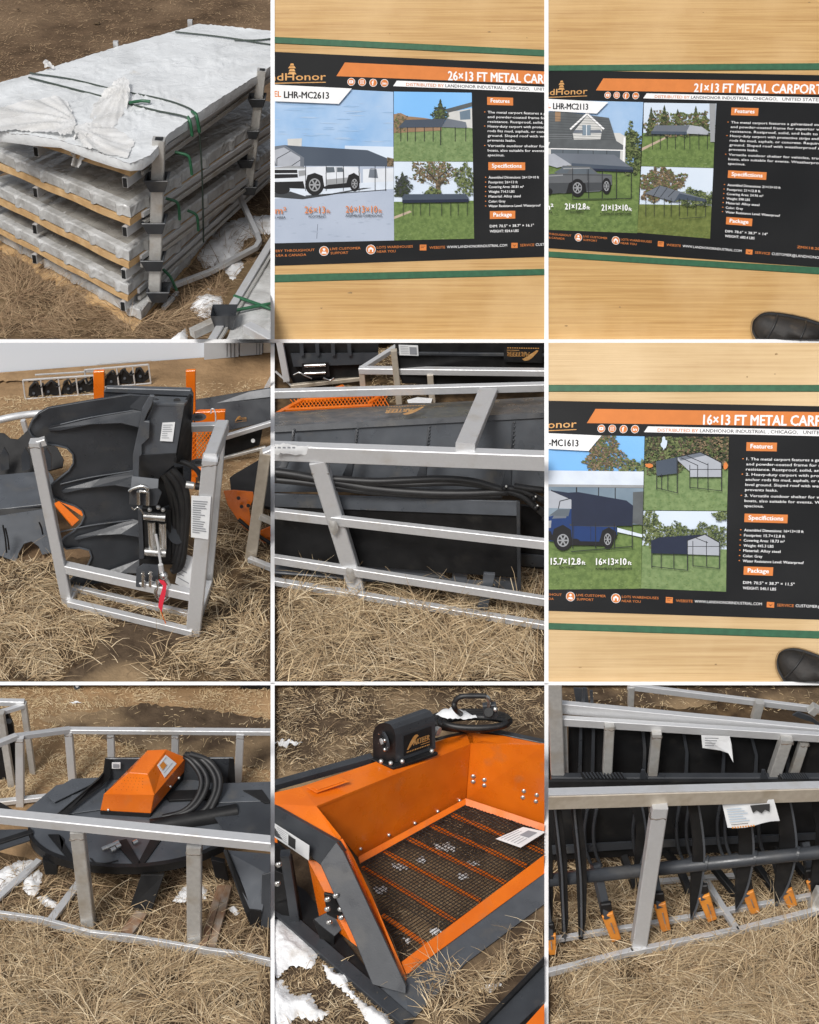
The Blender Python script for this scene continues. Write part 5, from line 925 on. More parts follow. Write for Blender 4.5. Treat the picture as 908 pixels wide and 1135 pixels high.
    leaflet(c, [(600, 700, 860), (640, 715, 860), (630, 830, 880), (580, 800, 880)], None, 6, name='paper_leaflet', label='white printed sheet lying behind the crate post', cat='leaflet')
    m = M(c); m.tube([(698, 240, 800), (700, 226, 800), (708, 226, 800), (714, 244, 800), (712, 280, 800), (700, 290, 800)], 2.2, 'galv', 6, 4); m.build('wire_loop', label='thin wire loop on the crate corner by the orange crossbar', cat='wire')
    straw(c, [([(-20, 740), (210, 720), (230, 880), (640, 985), (720, 760), (930, 640), (930, 1160), (-20, 1160)], 9000), ([(230, 800), (640, 900), (640, 960), (230, 862)], 900), ([(640, 700), (760, 560), (930, 560), (930, 760), (700, 900)], 1500)], 'straw', 'dry straw grass around the tree grapple crate', (32, 85), 2.5, .4, 41, bare=[([(330, 985), (420, 935), (560, 955), (640, 985), (560, 1010), (500, 1060), (470, 1180), (180, 1180), (230, 1090), (310, 1040)], .93)])
    straw(c, [([(-20, 190), (930, 120), (930, 560), (640, 600), (180, 520), (-20, 320)], 5000)], 'straw_pale', 'short dry grass across the field', (10, 26), 2.2, .35, 42)
bay_four()
# ================================================================== bay 5: grader blade behind galvanized crate rails
def bay_five():
    c = BAY[5]; G = c.G; P = c.P
    bay_ground(c, 'thatch')
    # black attachment with a small roller winch
    T = thing('grapple_attachment', 'black ribbed attachment with a small roller winch beyond the orange grate', 'attachment', G(180, 150))
    m = M(c); m.plate([(30, -20, 150), (352, -20, 150), (350, 62, 150), (322, 92, 150), (290, 128, 150), (70, 140, 155), (40, 90, 150)], 20, 'black'); m.plate([(60, 42, 158), (352, 40, 158), (345, 62, 160), (300, 78, 162), (70, 86, 162)], 8, 'charcoal'); m.build('body', T, bevel=1)
    for x in (88, 140, 192, 246): m = M(c); m.plate([(x, -20, 160), (x+12, -20, 160), (x+16, 48, 166), (x+4, 50, 166)], 5, 'charcoal'); m.build('rib', T)
    for y in (82, 108): m = M(c); m.tube([(106, y, 172), (176, y-3, 172)], 6, 'chrome', 10, 0); m.build('roller', T)
    m = M(c); m.plate([(98, 76, 170), (186, 72, 170), (190, 118, 170), (100, 122, 170)], 6, 'black'); m.build('winch_plate', T)
    m = M(c); m.tube([(70, 112, 172), (90, 104, 172), (106, 114, 174), (130, 124, 174)], 3, 'chrome', 6, 4); m.tube([(168, 122, 174), (190, 130, 174), (205, 122, 174)], 4, 'chrome', 6, 4); m.each('cable', T)
    T = thing('galvanized_crate', 'leaning galvanized post and rail of the crate around the black attachment', 'crate', G(30, 160)); m = M(c); m.bar((48, 130, 165), (20, -20, 160), 24, 'galv'); m.build('post', T); m = M(c); m.bar((60, 150, 165), (290, 124, 150), 15, 'galv_brown'); m.bar((10, 100, 160), (70, 154, 165), 6, 'galv'); m.each('rail', T)
    # black blade lying upside down with sticker
    T = thing('snow_blade', 'black blade with upside down gold sticker and white label', 'plow', G(650, 220))
    m = M(c); m.plate([(404, -20, 215), (940, -20, 215), (940, 160, 215), (430, 140, 215), (412, 90, 215)], 20, 'black'); m.bar((410, 40, 220), (940, 46, 220), 10, 'charcoal'); m.build('moldboard', T, bevel=1.5)
    leaflet(c, [(418, 12, 222), (482, 14, 222), (484, 48, 222), (421, 46, 222)], T, 5, (.55, .15, .92, .85, 'paper_ink'), name='white_label')
    brand_mark(c, [(894, 72, 222), (766, 68, 222), (766, 12, 222), (894, 14, 222)], T, 'black')
    T = thing('galvanized_crate', 'galvanized crate frame around the black upside down blade', 'crate', G(600, 200))
    m = M(c); m.bar((288, 96, 200), (960, 104, 260), 24, 'galv'); m.bar((300, 90, 200), (410, 20, 130), 18, 'galv'); m.each('rail', T)
    for a, b, w in (((300, 150, 200), (296, 105, 200), 20), ((420, 205, 220), (402, 30, 220), 22), ((530, 200, 225), (522, 110, 225), 22)): m = M(c); m.bar(a, b, w, 'galv_brown'); m.build('post', T)
    m = M(c); m.plate([(446, 195, 235), (480, 186, 230), (530, 190, 232), (525, 205, 240), (450, 205, 240)], 5, 'galv'); m.build('scrap_plate', label='pale metal plate lying under the crate rail beyond the grey blade', cat='plate')
    # orange expanded-metal grate
    T = thing('orange_grate', 'orange expanded metal grate lying behind the grey blade', 'grate', G(230, 200))
    m = M(c); zg = .08
    for a, b, w in (((-20, 262), (100, 196), 14), ((100, 196), (375, 176), 12), ((190, 165), (235, 150), 12), ((320, 205), (380, 170), 12), ((30, 230), (330, 214), 12)): m.bar(G(*a, zg), G(*b, zg), w, 'orange')
    m.build('frame', T); m = M(c)
    for k in range(26): x = 60+k*12; m.tube([G(x, 228-k*.5, zg), G(x+26, 192-k*.8, zg)], 2, 'orange', 5, 0); m.tube([G(x+26, 228-k*.5, zg), G(x, 194-k*.8, zg)], 2, 'orange', 5, 0)
    m.build('mesh_panel', T)
    # the grader blade
    T = thing('grader_blade', 'long charcoal grader blade with ribs and black hoses behind the galvanized rails', 'blade', G(450, 760))
    m = M(c); m.plate([(-30, 238, 560), (940, 182, 520), (940, 236, 640), (-30, 286, 690)], 8, 'charcoal_pale', free=True); m.build('top_flange', T)
    m = M(c); m.plate([(-30, 284, 690), (940, 234, 640), (940, 252, 648), (-30, 304, 696)], 8, 'charcoal'); m.build('flange_edge', T)
    m = M(c); m.plate([(-30, 292, 688), (940, 240, 640), (940, 500, 700), (-30, 500, 735)], 10, 'charcoal_pale'); m.build('back_plate', T)
    for x0, y0, x1, y1, w in ((70, 294, 28, 420, 20), (280, 290, 240, 452, 24), (518, 284, 488, 452, 24), (798, 270, 768, 488, 26)):
        m = M(c); b = 735+x0*.04; m.plate([(x0-5, y0, b-30), (x0+5, y0, b-30), (x0, y0+(y1-y0)*.5, b-4), (x1+w*.9, y1, b+14), (x1-w*.5, y1, b+14), (x0-10, y0+(y1-y0)*.45, b-8)], 7, 'charcoal', free=True); m.build('rib', T, bevel=1)
        m = M(c)
        for k in range(9): m.ball((x0+4+(x1+w*.8-x0)*k/9*.55, y0+(y1-y0)*k/9*.6, b), 4, 'charcoal')
        m.build('weld_bead', T)
    brand_mark(c, [(515, 247, 672), (350, 260, 682), (372, 216, 612), (520, 211, 602)], T, None)
    m = M(c); m.plate([(-30, 506, 762), (818, 532, 862), (814, 580, 866), (-30, 548, 766)], 10, 'charcoal_pale'); m.build('lower_flange', T, bevel=1.5)
    m = M(c); m.plate([(-30, 545, 762), (815, 576, 860), (820, 784, 860), (-30, 722, 762)], 10, 'black'); m.build('skirt_plate', T)
    m = M(c); m.plate([(808, 530, 866), (820, 534, 866), (824, 828, 866), (812, 826, 866)], 8, 'charcoal'); m.build('end_plate', T, bevel=1)
    m = M(c); m.plate([(822, 545, 800), (940, 560, 800), (940, 760, 800), (822, 748, 800)], 10, 'black'); m.plate([(822, 706, 806), (940, 716, 806), (940, 750, 806), (822, 745, 806)], 6, 'charcoal'); m.each('outer_plate', T)
    zb = .13; m = M(c)
    for a, b_ in ((-30, 130), (160, 216), (250, 570), (596, 645), (700, 735), (736, 815)):
        f = lambda x: 716+x*.086
        m.plate([G(a, f(a), zb), G(b_, f(b_), zb), G(b_, f(b_)+44, zb), G(a, f(a)+44, zb)], 6, 'charcoal_pale')
    m.plate([G(-30, 742, zb), G(815, 800, zb), G(815, 834, zb), G(-30, 762, zb)], 6, 'charcoal_pale'); m.each('base_plate', T, bevel=1)
    for pts in ([(670, 905, 905), (690, 850, 905), (700, 770, 900), (738, 772, 900), (722, 850, 905), (708, 905, 905)], [(-30, 775, 790), (30, 760, 790), (44, 772, 790), (20, 786, 790), (-30, 790, 790)]): m = M(c); m.plate(pts, 12, 'charcoal_pale'); m.build('foot', T, bevel=1)
    for pts, r in (([(-30, 430), (60, 440), (180, 462), (330, 488), (500, 502), (640, 504), (780, 498)], 13), ([(-30, 455), (120, 470), (300, 496), (470, 508), (620, 512), (760, 510)], 11), ([(200, 456), (330, 464), (450, 460), (560, 456), (660, 464), (740, 486), (820, 510), (870, 548), (930, 600)], 11), ([(300, 470), (450, 474), (600, 470), (700, 480), (780, 500)], 9), ([(770, 486), (830, 496), (880, 520), (940, 545)], 10), ([(800, 480), (850, 488), (940, 498)], 10)):
        m = M(c); m.tube([(x, y, 800+x*.06) for x, y in pts], r, 'rubber', 10, 6); m.build('hose', T)
    for x, y in ((768, 488), (866, 522), (872, 552), (900, 590)): m = M(c); m.ball((x, y, 860), 9, 'black'); m.ball((x+6, y-7, 864), 4, 'bolt'); m.build('hose_clamp', T)
    # ---- crate
    T = thing('galvanized_crate', 'galvanized crate rails and posts in front of the charcoal grader blade', 'crate', G(450, 850))
    for a, b, w, h, n in (((-30, 175, 600), (940, 150, 600), 22, 26, 'rail'), ((638, 352, 900), (715, 168, 610), 56, 26, 'cross_rail'), ((-30, 362, 795), (940, 398, 945), 34, 52, 'rail'), ((150, 392, 822), (284, 828, 830), 50, None, 'post'),
                          ((-30, 566, 800), (940, 676, 950), 20, 30, 'rail'), ((-30, 716, 800), (940, 866, 950), 20, 28, 'rail'), ((-30, 790), (940, 948), 22, 20, 'bottom_rail')):
        m = M(c); m.bar(a, b, w, 'galv', h); m.build(n, T)
        if n == 'post': weld(c, T, (160, 424, 822), w); weld(c, T, (280, 815, 830), w)
        for x, y in ((205, 612), (262, 770)): m = M(c); m.lump([(x-18, y-24), (x+6, y-22), (x+14, y+4), (x, y+26), (x-14, y+8)], 5, 'galv_dull', step=5, pt=lambda X, Y, h: c.P((X, Y, 846))+Vector((0, -h-.03, 0))); m.build('tape_wrap', T)
    m = M(c); m.lump([(-20, 334), (60, 336), (142, 342), (120, 360), (108, 372), (60, 368), (-20, 366)], 3, 'paper', step=8, rough=.9, pt=lambda X, Y, h: c.P((X, Y, 822))+Vector((0, -.03-h, 0))); m.build('torn_label', T, open=True)
    m = M(c)
    for k in range(5): m.sheet([(2+k*16, 350, 845), (12+k*16, 350.5, 845), (12+k*16, 356, 845), (2+k*16, 355.5, 845)], 'paper_ink')
    m.build('label_lettering', T)
    straw(c, [([(-20, 770), (940, 925), (940, 1160), (-20, 1160)], 11000), ([(-20, 735), (400, 780), (820, 830), (940, 790), (940, 935), (-20, 790)], 1800), ([(820, 730), (940, 740), (940, 830), (820, 830)], 700)], 'straw', 'dry straw grass in front of the galvanized blade crate', (40, 120), 2.8, .42, 51)
    straw(c, [([(200, 100), (420, 0), (520, 0), (520, 200), (380, 210), (200, 160)], 900)], 'straw_pale', 'short dry grass behind the grader blade', (14, 34), 2.4, .4, 52)
bay_five()
# ================================================================== bay 7: rotary mower deck with an orange cover
def bay_seven():
    c = BAY[7]; G = c.G; P = c.P
    bay_ground(c, 'field_far')
    m = M(c); m.lump([(330, 95), (480, 70), (640, 85), (940, 130), (940, 300), (560, 240), (250, 165), (130, 120), (220, 100)], 3, 'soil_dark', z=.004, step=12, rough=.8); m.build('bare_soil', kind='structure', open=True)
    m = M(c); m.lump([(-40, 560), (300, 620), (940, 600), (940, 1200), (-40, 1200)], 2, 'thatch', z=.003, step=18, rough=.8); m.build('grass_mat', kind='structure', open=True)
    m = M(c); m.lump([(420, 930), (470, 915), (480, 950), (440, 965)], 3, 'soil_dark', z=.012, step=8); m.lump([(380, 1060), (470, 1030), (540, 1050), (530, 1095), (440, 1110)], 3, 'soil_dark', z=.012, step=8); m.lump([(200, 1000), (250, 990), (260, 1020), (215, 1030)], 3, 'soil_dark', z=.012, step=8); m.build('bare_soil', kind='structure', open=True)
    # things at the top edge
    m = M(c); m.disc((256, 14, 26), 13, 10, 'rubber'); m.disc((256, 13, 27), 6, 4, 'galv'); m.build('cart_wheel', label='small dark wheel at the top of the mower bay', cat='wheel')
    m = M(c); m.bar((-20, 8, 14), (140, 6, 14), 10, 'black'); m.build('dark_beam', label='long dark beam on the far grass beside the small wheel', cat='beam')
    m = M(c); m.bar((795, 14, 22), (940, 18, 22), 12, 'black'); m.build('dark_beam', label='short dark beam end at the corner of the far grass', cat='beam')
    T = thing('galvanized_crate', 'galvanized crate holding a black attachment behind the mower crate', 'crate', G(50, 330))
    m = M(c); m.plate([(-20, 98, 320), (24, 100, 320), (44, 150, 320), (52, 240, 320), (48, 330, 325), (-20, 338, 325)], 20, 'black'); m.disc((30, 130, 326), 10, 5, 'charcoal'); m.build('black_attachment', T, bevel=1.5)
    for a, b, w in (((110, 302, 302), (78, 68, 302), 20), ((40, 342, 342), (2, 100, 342), 24)): m = M(c); m.bar(a, b, w, 'galv_dull'); m.build('post', T)
    m = M(c); m.bar((-20, 66, 300), (82, 68, 302), 20, 'galv'); m.bar((-20, 108, 342), (80, 78, 305), 16, 'galv'); m.each('rail', T)
    # ---- mower
    zd = P((450, 640, 735)).z; dk = lambda x, y, h=0: G(x, y, zd + h*c.px)
    T = thing('rotary_mower', 'charcoal rotary mower deck with orange ventilated cover in a crate', 'mower', G(450, 640))
    m = M(c); arc = [(92, 500), (112, 545), (160, 582), (230, 606), (320, 622), (450, 626), (570, 612), (660, 588), (745, 550)]
    cs = catmull([Vector((x, y, 0)) for x, y in arc], 5); top = [dk(p.x, p.y-18, 30) for p in cs]
    deckp = top + [dk(752, 470, 30), dk(760, 345, 30), dk(560, 310, 30), (dk(330, 318, 30)), dk(188, 342, 30), dk(80, 432, 30)]
    m.add(deckp, [list(range(len(deckp)))], 'charcoal_pale'); m.build('deck', T)
    m = M(c); lo = [dk(p.x, p.y+12, 0) for p in cs]; n = len(cs); lip = [dk(p.x, p.y-12, 38) for p in cs]; inn = [dk(p.x*.985+7, p.y-24, 36) for p in cs]
    m.add(lip+lo+inn, [[i, i+1, n+i+1, n+i] for i in range(n-1)] + [[i, 2*n+i, 2*n+i+1, i+1] for i in range(n-1)], 'black', False); m.build('front_skirt', T, open=True)
    m = M(c); m.bar(dk(-30, 545, 20), dk(110, 500, 30), 20, 'black'); m.plate([dk(-30, 490, 36), dk(90, 488, 36), dk(100, 524, 30), dk(-30, 566, 20)], 6, 'charcoal'); m.plate([dk(-30, 402, 50), dk(0, 398, 50), dk(60, 432, 50), dk(-30, 436, 50)], 6, 'black'); m.each('side_plate', T)
    m = M(c); m.plate([(350, 254, 440), (775, 252, 440), (780, 340, 440), (340, 356, 440)], 8, 'charcoal'); m.build('rear_wall', T, bevel=2)
    m = M(c); m.plate([(190, 440, 575), (330, 322, 480), (346, 300, 450), (352, 254, 444), (372, 256, 444), (366, 320, 452), (340, 345, 480), (214, 448, 578)], 8, 'black', free=True); m.plate([(765, 252, 446), (778, 256, 446), (782, 345, 450), (700, 430, 560), (690, 420, 560), (760, 330, 450)], 8, 'black', free=True); m.each('side_arm', T)
    m = M(c); m.plate([dk(150, 372, 44), dk(240, 320, 44), dk(330, 316, 44), dk(310, 335, 44), dk(180, 398, 44)], 5, 'charcoal_pale'); m.plate([dk(238, 375, 38), dk(350, 352, 38), dk(350, 420, 38), dk(210, 440, 38)], 4, 'charcoal_pale'); m.plate([dk(540, 360, 42), dk(700, 355, 42), dk(700, 385, 42), dk(560, 392, 42)], 10, 'black'); m.plate([dk(540, 412, 36), dk(640, 405, 36), dk(590, 452, 36), dk(520, 458, 36)], 3, 'charcoal_pale'); m.each('stiffener', T, bevel=1)
    m = M(c); m.plate([dk(742, 335, 60), dk(940, 328, 60), dk(940, 392, 60), dk(724, 400, 60)], 6, 'charcoal_pale'); m.plate([dk(806, 358, 64), dk(870, 356, 64), dk(900, 398, 64), dk(880, 400, 64)], 10, 'black'); m.plate([dk(720, 402, 58), dk(940, 394, 58), dk(940, 520, 58), dk(752, 505, 58), dk(700, 430, 58)], 6, 'charcoal'); m.each('wing_plate', T, bevel=1)
    m = M(c); m.plate([dk(742, 556, 34), dk(898, 570, 34), dk(896, 640, 30), (870, 760, 820), (828, 752, 820)], 6, 'charcoal_pale', free=True); m.plate([(740, 560, 690), (752, 556, 690), (836, 756, 822), (832, 812, 822), (815, 770, 818)], 6, 'black', free=True); m.plate([(830, 754, 822), (868, 760, 822), (862, 816, 822), (832, 812, 822)], 8, 'black'); m.plate([(870, 640, 790), (940, 620, 780), (940, 720, 800), (894, 818, 824), (866, 816, 824)], 6, 'charcoal'); m.build('discharge_chute', T, bevel=1)
    m = M(c); m.tube([P((500, 482, 600)), P((640, 458, 580)), P((790, 430, 560))], 27, 'black', 16, 0); m.build('drive_tube', T)
    m = M(c)
    for tri in ([(160, 505), (196, 505), (250, 590), (225, 585)], [(380, 530), (420, 520), (470, 606), (450, 610)], [(500, 520), (548, 505), (476, 606), (455, 606)], [(196, 505), (214, 520), (206, 560)]): m.plate([dk(x, y, 36) for x, y in tri], 8, 'black')
    m.each('web', T)
    # orange cover
    Tc = M(c); A, B, Cc, D, E, F_ = (490, 226, 456), (553, 223, 458), (490, 305, 545), (428, 300, 540), (345, 372, 553), (512, 375, 563); Gp, Hp, I, J = (618, 250, 438), (612, 300, 438), (500, 438, 563), (333, 428, 553); K_ = (430, 258, 470)
    pts = [P(p) for p in (A, B, Cc, D, E, F_, Gp, Hp, I, J)]; base = [Vector((p.x, p.y, zd+.05)) for p in (pts[7], pts[8], pts[9])]
    bk = P((470, 262, 438)); 
    Tc.add(pts+[bk], [[0, 3, 2, 1], [1, 2, 5, 6], [3, 4, 5, 2], [4, 9, 8, 5], [5, 8, 7, 6], [0, 10, 4, 3], [0, 1, 6, 10]], 'orange'); ob = Tc.build('cover', T, bevel=1.6)
    m = M(c)
    for k in range(6):          # ventilation holes: black discs, the shade inside put into the colour
        for j in range(5):
            if k+j > 8: continue
            s_, t_ = .16+.12*k, .22+.14*j; a = pts[3]*(1-s_)+pts[2]*s_; b = pts[4]*(1-s_)+pts[5]*s_; q = a*(1-t_)+b*t_; nn = (pts[5]-pts[3]).cross(pts[4]-pts[3]).normalized(); nn = nn if nn.dot(CP-q) > 0 else -nn; m.disc(q+nn*.002, 1.0, .3, 'black', nn, 8)
    m.build('vent_hole', T)
    m = M(c)
    for x, y in ((360, 424), (474, 430), (517, 412), (566, 346), (594, 318)): m.ball((x, y, 570-(x-474)*.8 if x > 474 else 556), 5, 'bolt')
    m.build('cover_bolt', T)
    sl_ = lambda s_, t_: (pts[1]*(1-s_)+pts[2]*s_)*(1-t_)+(pts[6]*(1-s_)+pts[5]*s_)*t_
    leaflet(c, [sl_(.58, .12), sl_(.18, .12), sl_(.22, .82), sl_(.62, .82)], T, 4, (.1, .1, .5, .5, 'tooth'), name='warning_label')
    m = M(c); m.plate([(333, 428, 556), (500, 438, 566), (492, 470, 566), (335, 458, 556)], 60, 'black'); m.plate([(500, 438, 566), (612, 300, 440), (604, 345, 440), (492, 470, 566)], 6, 'black'); m.build('gearbox_base', T)
    leaflet(c, [(372, 266, 452), (400, 266, 452), (400, 286, 452), (372, 286, 452)], T, 1, (.15, .2, .85, .8, 'paper_ink'), name='small_label')
    for pts_, r in (([(612, 238), (648, 262), (680, 300), (688, 340), (668, 388), (632, 425), (560, 452)], 10), ([(620, 240), (668, 256), (706, 300), (716, 345), (700, 395), (668, 432), (600, 462)], 10), ([(630, 238), (690, 260), (726, 305), (730, 352), (712, 400), (690, 436), (640, 468)], 10), ([(612, 246), (640, 272), (664, 308), (668, 345), (648, 392), (606, 430), (540, 448)], 9)):
        m = M(c); m.tube([(x, y, 452+max(0, y-250)*.62) for x, y in pts_], r, 'rubber', 10, 6); m.build('hose', T)
    for x, y in ((345, 553), (360, 547), (374, 541), (386, 535), (448, 532), (375, 556), (392, 545)): m = M(c); m.tube([dk(x-7, y+3, 48), dk(x+8, y-4, 48)], 8, 'chrome', 10, 0); m.build('fitting', T)
    m = M(c); m.tube([dk(300, 585, 36), dk(318, 600, 36), dk(350, 602, 36), dk(392, 592, 36)], 2.5, 'black', 6, 4); m.build('wire_bracket', T)
    m = M(c); m.plate([(468, 640, 735), (545, 640, 735), (500, 766, 770), (430, 752, 762)], 20, 'black', free=True); m.plate([(140, 590, 700), (190, 610, 700), (190, 640, 690), (150, 640, 690)], 20, 'black'); m.plate([(700, 590, 690), (745, 600, 690), (760, 660, 690), (715, 650, 690)], 20, 'black'); m.each('skid_leg', T, bevel=1.5)
    # ---- crate
    T = thing('galvanized_crate', 'galvanized crate frame around the mower deck with the orange cover', 'crate', G(450, 700))
    for a, b, w, n in (((68, 408, 408), (66, 180, 408), 27, 'post'), ((242, 336, 336), (228, 160, 336), 26, 'post'), ((372, 300, 330), (368, 165, 330), 24, 'post'), ((582, 300, 330), (582, 165, 330), 24, 'post'), ((790, 330, 338), (798, 168, 338), 26, 'post'),
                       ((296, 815, 815), (258, 488, 815), 42, 'post'), ((646, 872, 872), (645, 535, 872), 44, 'post')):
        m = M(c); m.bar(a, b, w, 'galv_dull' if a[2] > 500 else 'galv'); m.build(n, T); weld(c, T, (b[0], b[1]+(20 if b[2] > 500 else 12), b[2]), w)
        if a[2] > 500: weld(c, T, (a[0], a[1]-16, a[2]), w)
    for a, b, w, h in (((-30, 215, 450), (55, 180, 410), 20, 20), ((50, 182, 410), (232, 158, 336), 20, 18), ((225, 160, 336), (940, 166, 338), 20, 18), ((-30, 402), (190, 378), 20, 18), ((-30, 442, 765), (940, 540, 935), 36, 36)):
        m = M(c); m.bar(a, b, w, 'galv', h); m.build('rail', T)
    m = M(c); q = [(-30, 768), (140, 792), (300, 836), (430, 850), (540, 868), (700, 896), (800, 908), (940, 940)]
    for a, b in zip(q, q[1:]): m.bar(a, b, 12, 'galv', 30)
    m.build('bottom_rail', T)
    # skid runners under the deck
    for a, b, w, mt, lb in (((-20, 730), (130, 592), 22, 'galv', 'galvanized runner lying in the snow under the mower'), ((168, 792), (262, 668), 26, 'galv', 'galvanized runner between the snow patch and the black leg'), ((420, 835), (470, 768), 40, 'rust', 'rusty steel runner below the black mower leg')):
        m = M(c); m.bar(a, b, w, mt, 12); m.build('steel_runner', label=lb, cat='runner')
    m = M(c); m.bar((672, 880), (735, 680), 24, 'rust', 16); m.bar((704, 880), (758, 680), 24, 'rust', 16); m.build('steel_runner', label='rusty double channel runner beside the discharge chute', cat='runner')
    for poly in ([(-30, 640), (60, 592), (120, 592), (60, 650), (10, 690), (-30, 720)], [(80, 650), (130, 622), (142, 640), (128, 700), (110, 715), (76, 690)], [(122, 716), (150, 706), (196, 735), (186, 752), (150, 745)], [(572, 728), (600, 690), (625, 662), (662, 652), (688, 690), (684, 722), (640, 718), (610, 732)], [(756, 752), (775, 742), (800, 765), (780, 775)], [(228, 68), (250, 62), (272, 66), (250, 71)]):
        m = M(c); m.lump(poly, 16, 'snow', z=.012, step=6); m.build('snow', kind='stuff', open=True)
    straw(c, [([(-20, 590), (330, 610), (760, 630), (940, 800), (940, 940), (640, 890), (300, 845), (-20, 775)], 5200)], 'straw_brown', 'short browner grass between the mower runners', (18, 55), 2.4, .5, 73)
    straw(c, [([(-20, 770), (300, 850), (940, 950), (940, 1160), (-20, 1160)], 10500), ([(-20, 600), (330, 620), (760, 640), (940, 820), (940, 925), (640, 880), (300, 830), (-20, 760)], 1400), ([(-20, 740), (300, 815), (640, 870), (940, 925), (940, 960), (-20, 800)], 800)], 'straw', 'dry straw grass under and in front of the mower crate', (40, 120), 2.8, .4, 71,
          bare=[([(420, 930), (470, 915), (480, 950), (440, 965)], .85), ([(380, 1060), (470, 1030), (540, 1050), (530, 1095), (440, 1110)], .85), ([(200, 1000), (250, 990), (260, 1020), (215, 1030)], .85)])
    straw(c, [([(-20, 0), (940, 0), (940, 330), (250, 340), (-20, 420)], 7000)], 'straw_pale', 'short dry grass behind the mower crate', (12, 32), 2.4, .4, 72, bare=[([(330, 95), (480, 70), (640, 85), (940, 130), (940, 300), (560, 240), (250, 165), (130, 120), (220, 100)], .9)])
bay_seven()
# ================================================================== bay 8: orange soil screener
def bay_eight():
    c = BAY[8]; G = c.G; P = c.P
    bay_ground(c, 'soil_dark')
    zf = .10; bl = lambda x: 676+(x-145)*(396-676)/510.
    zL = P((145, 410, 676)).z; zR = P((655, 205, 396)).z; zt = lambda x: zL+(zR-zL)*(x-145)/510.; zM = zt(430)
    T = thing('soil_screener', 'orange soil screener with a black mesh floor and charcoal frame', 'screener', G(450, 800))
    m = M(c); m.plate([(145, 410, 676), (655, 205, 396), (640, 388, bl(640)+4), (285, 582, bl(285)+4)], 8, 'orange'); m.build('back_wall', T)
    m = M(c); m.plate([(655, 205, 396), (940, 208, 505), (940, 486, 505), (640, 388, 402)], 8, 'orange', free=True); m.build('side_wall', T)
    m = M(c); m.plate([G(90, 348, zL), G(640, 165, zR), G(700, 190, zR), G(655, 205, zR), G(145, 411, zL)], 10, 'orange', d=Vector((0, 0, -1))); m.plate([G(638, 165, zR), G(765, 178, zR), G(940, 214, zR), G(940, 228, zR), G(698, 194, zR), G(655, 206, zR)], 10, 'orange', d=Vector((0, 0, -1))); m.plate([G(-30, 374, zL), G(92, 347, zL), G(146, 411, zL), P((228, 514, 768)), P((216, 526, 768)), G(-30, 402, zL)], 8, 'orange', free=True); m.build('top_flange', T, open=True)
    m = M(c); m.plate([G(285, 578, zf+.03), G(640, 385, zf+.03), G(640, 408, zf), G(292, 602, zf)], 6, 'orange'); m.plate([G(640, 385, zf+.03), G(940, 484, zf+.03), G(940, 508, zf), G(640, 408, zf)], 6, 'orange'); m.each('floor_flange', T)
    m = M(c); m.plate([G(428, 926, zf+.02), G(940, 542, zf+.02), G(940, 604, zf-.03), G(446, 968, zf-.03)], 8, 'orange'); m.build('front_lip', T, bevel=1)
    m = M(c); m.plate([(216, 526, 775), (232, 518, 768), (268, 580, 815), (330, 710, 890), (455, 1004, 1012), (440, 1004, 1016), (330, 800, 930)], 6, 'orange', free=True); m.plate([(118, 590, 772), (165, 600, 775), (300, 890, 920), (260, 860, 900), (155, 776, 790)], 6, 'orange', free=True); m.plate([(-30, 480, 650), (14, 500, 660), (22, 590, 680), (-30, 580, 670)], 6, 'orange'); m.each('side_panel', T)
    bars = [((300, 612), (605, 792)), ((365, 772), (512, 872)), ((350, 552), (690, 726)), ((435, 512), (772, 666)), ((515, 472), (842, 610)), ((595, 440), (940, 580))]
    for a, b in bars:
        m = M(c); m.bar(G(*a, zf-.035), G(*b, zf-.035), 15, 'orange', 8); m.build('screen_bar', T)
    # wire mesh
    m = M(c); Q = [G(292, 600, zf), G(640, 407, zf), G(960, 512, zf), G(960, 545, zf), G(430, 925, zf)]
    Ppx = np.array([(292, 600), (640, 407), (960, 514), (960, 530), (430, 922)], float)
    def clipline(a, b):
        t0, t1 = 0., 1.; n_ = len(Ppx)
        for i in range(n_):
            p, q = Ppx[i], Ppx[(i+1) % n_]; e = q-p; f = lambda s: e[0]*(s[1]-p[1])-e[1]*(s[0]-p[0]); fa, fb = f(a), f(b)
            if fa < 0 and fb < 0: return None
            if fa < 0: t0 = max(t0, fa/(fa-fb))
            elif fb < 0: t1 = min(t1, fa/(fa-fb))
        return (t0, t1) if t1-t0 > .01 else None
    for k in range(62):
        a = np.array([250+k*11., 624-k*6.1]); b = a+np.array([450., 285.-k*1.2]); r = clipline(a-(b-a)*.2, b)
        if r: a0 = a-(b-a)*.2; m.tube([G(*(a0+(b-a0)*r[0]), zf+.004), G(*(a0+(b-a0)*r[1]), zf+.004)], 1.5, 'mesh_wire', 4, 0, False)
    for k in range(64):
        a = np.array([272+k*7.6, 590+k*7.0]); b = a+np.array([700., -385.-k*2.6]); r = clipline(a-(b-a)*.2, b); a0 = a-(b-a)*.2
        if r: m.tube([G(*(a0+(b-a0)*r[0]), zf+.006), G(*(a0+(b-a0)*r[1]), zf+.006)], 1.5, 'mesh_wire', 4, 0, False)
    m.build('mesh_floor', T)
    for x, y in ((292, 552), (386, 506), (472, 467), (548, 428), (620, 392)): m = M(c); m.ball((x, y, bl(x)+6), 6, 'bolt'); m.build('wall_bolt', T)
    for x, y in ((665, 312), (665, 330), (702, 324), (702, 342), (833, 361), (830, 382), (876, 374), (873, 395)): m = M(c); m.ball((x, y, 408+(x-655)*.34), 8.5, 'bolt', (1, .6, 1)); m.build('wall_bolt', T)
    m = M(c); m.plate([G(112, 346, zL+.015), G(215, 312, zL+.013), G(255, 328, zL+.012), G(146, 366, zL+.014)], 3, 'orange', d=Vector((0, 0, -1)))
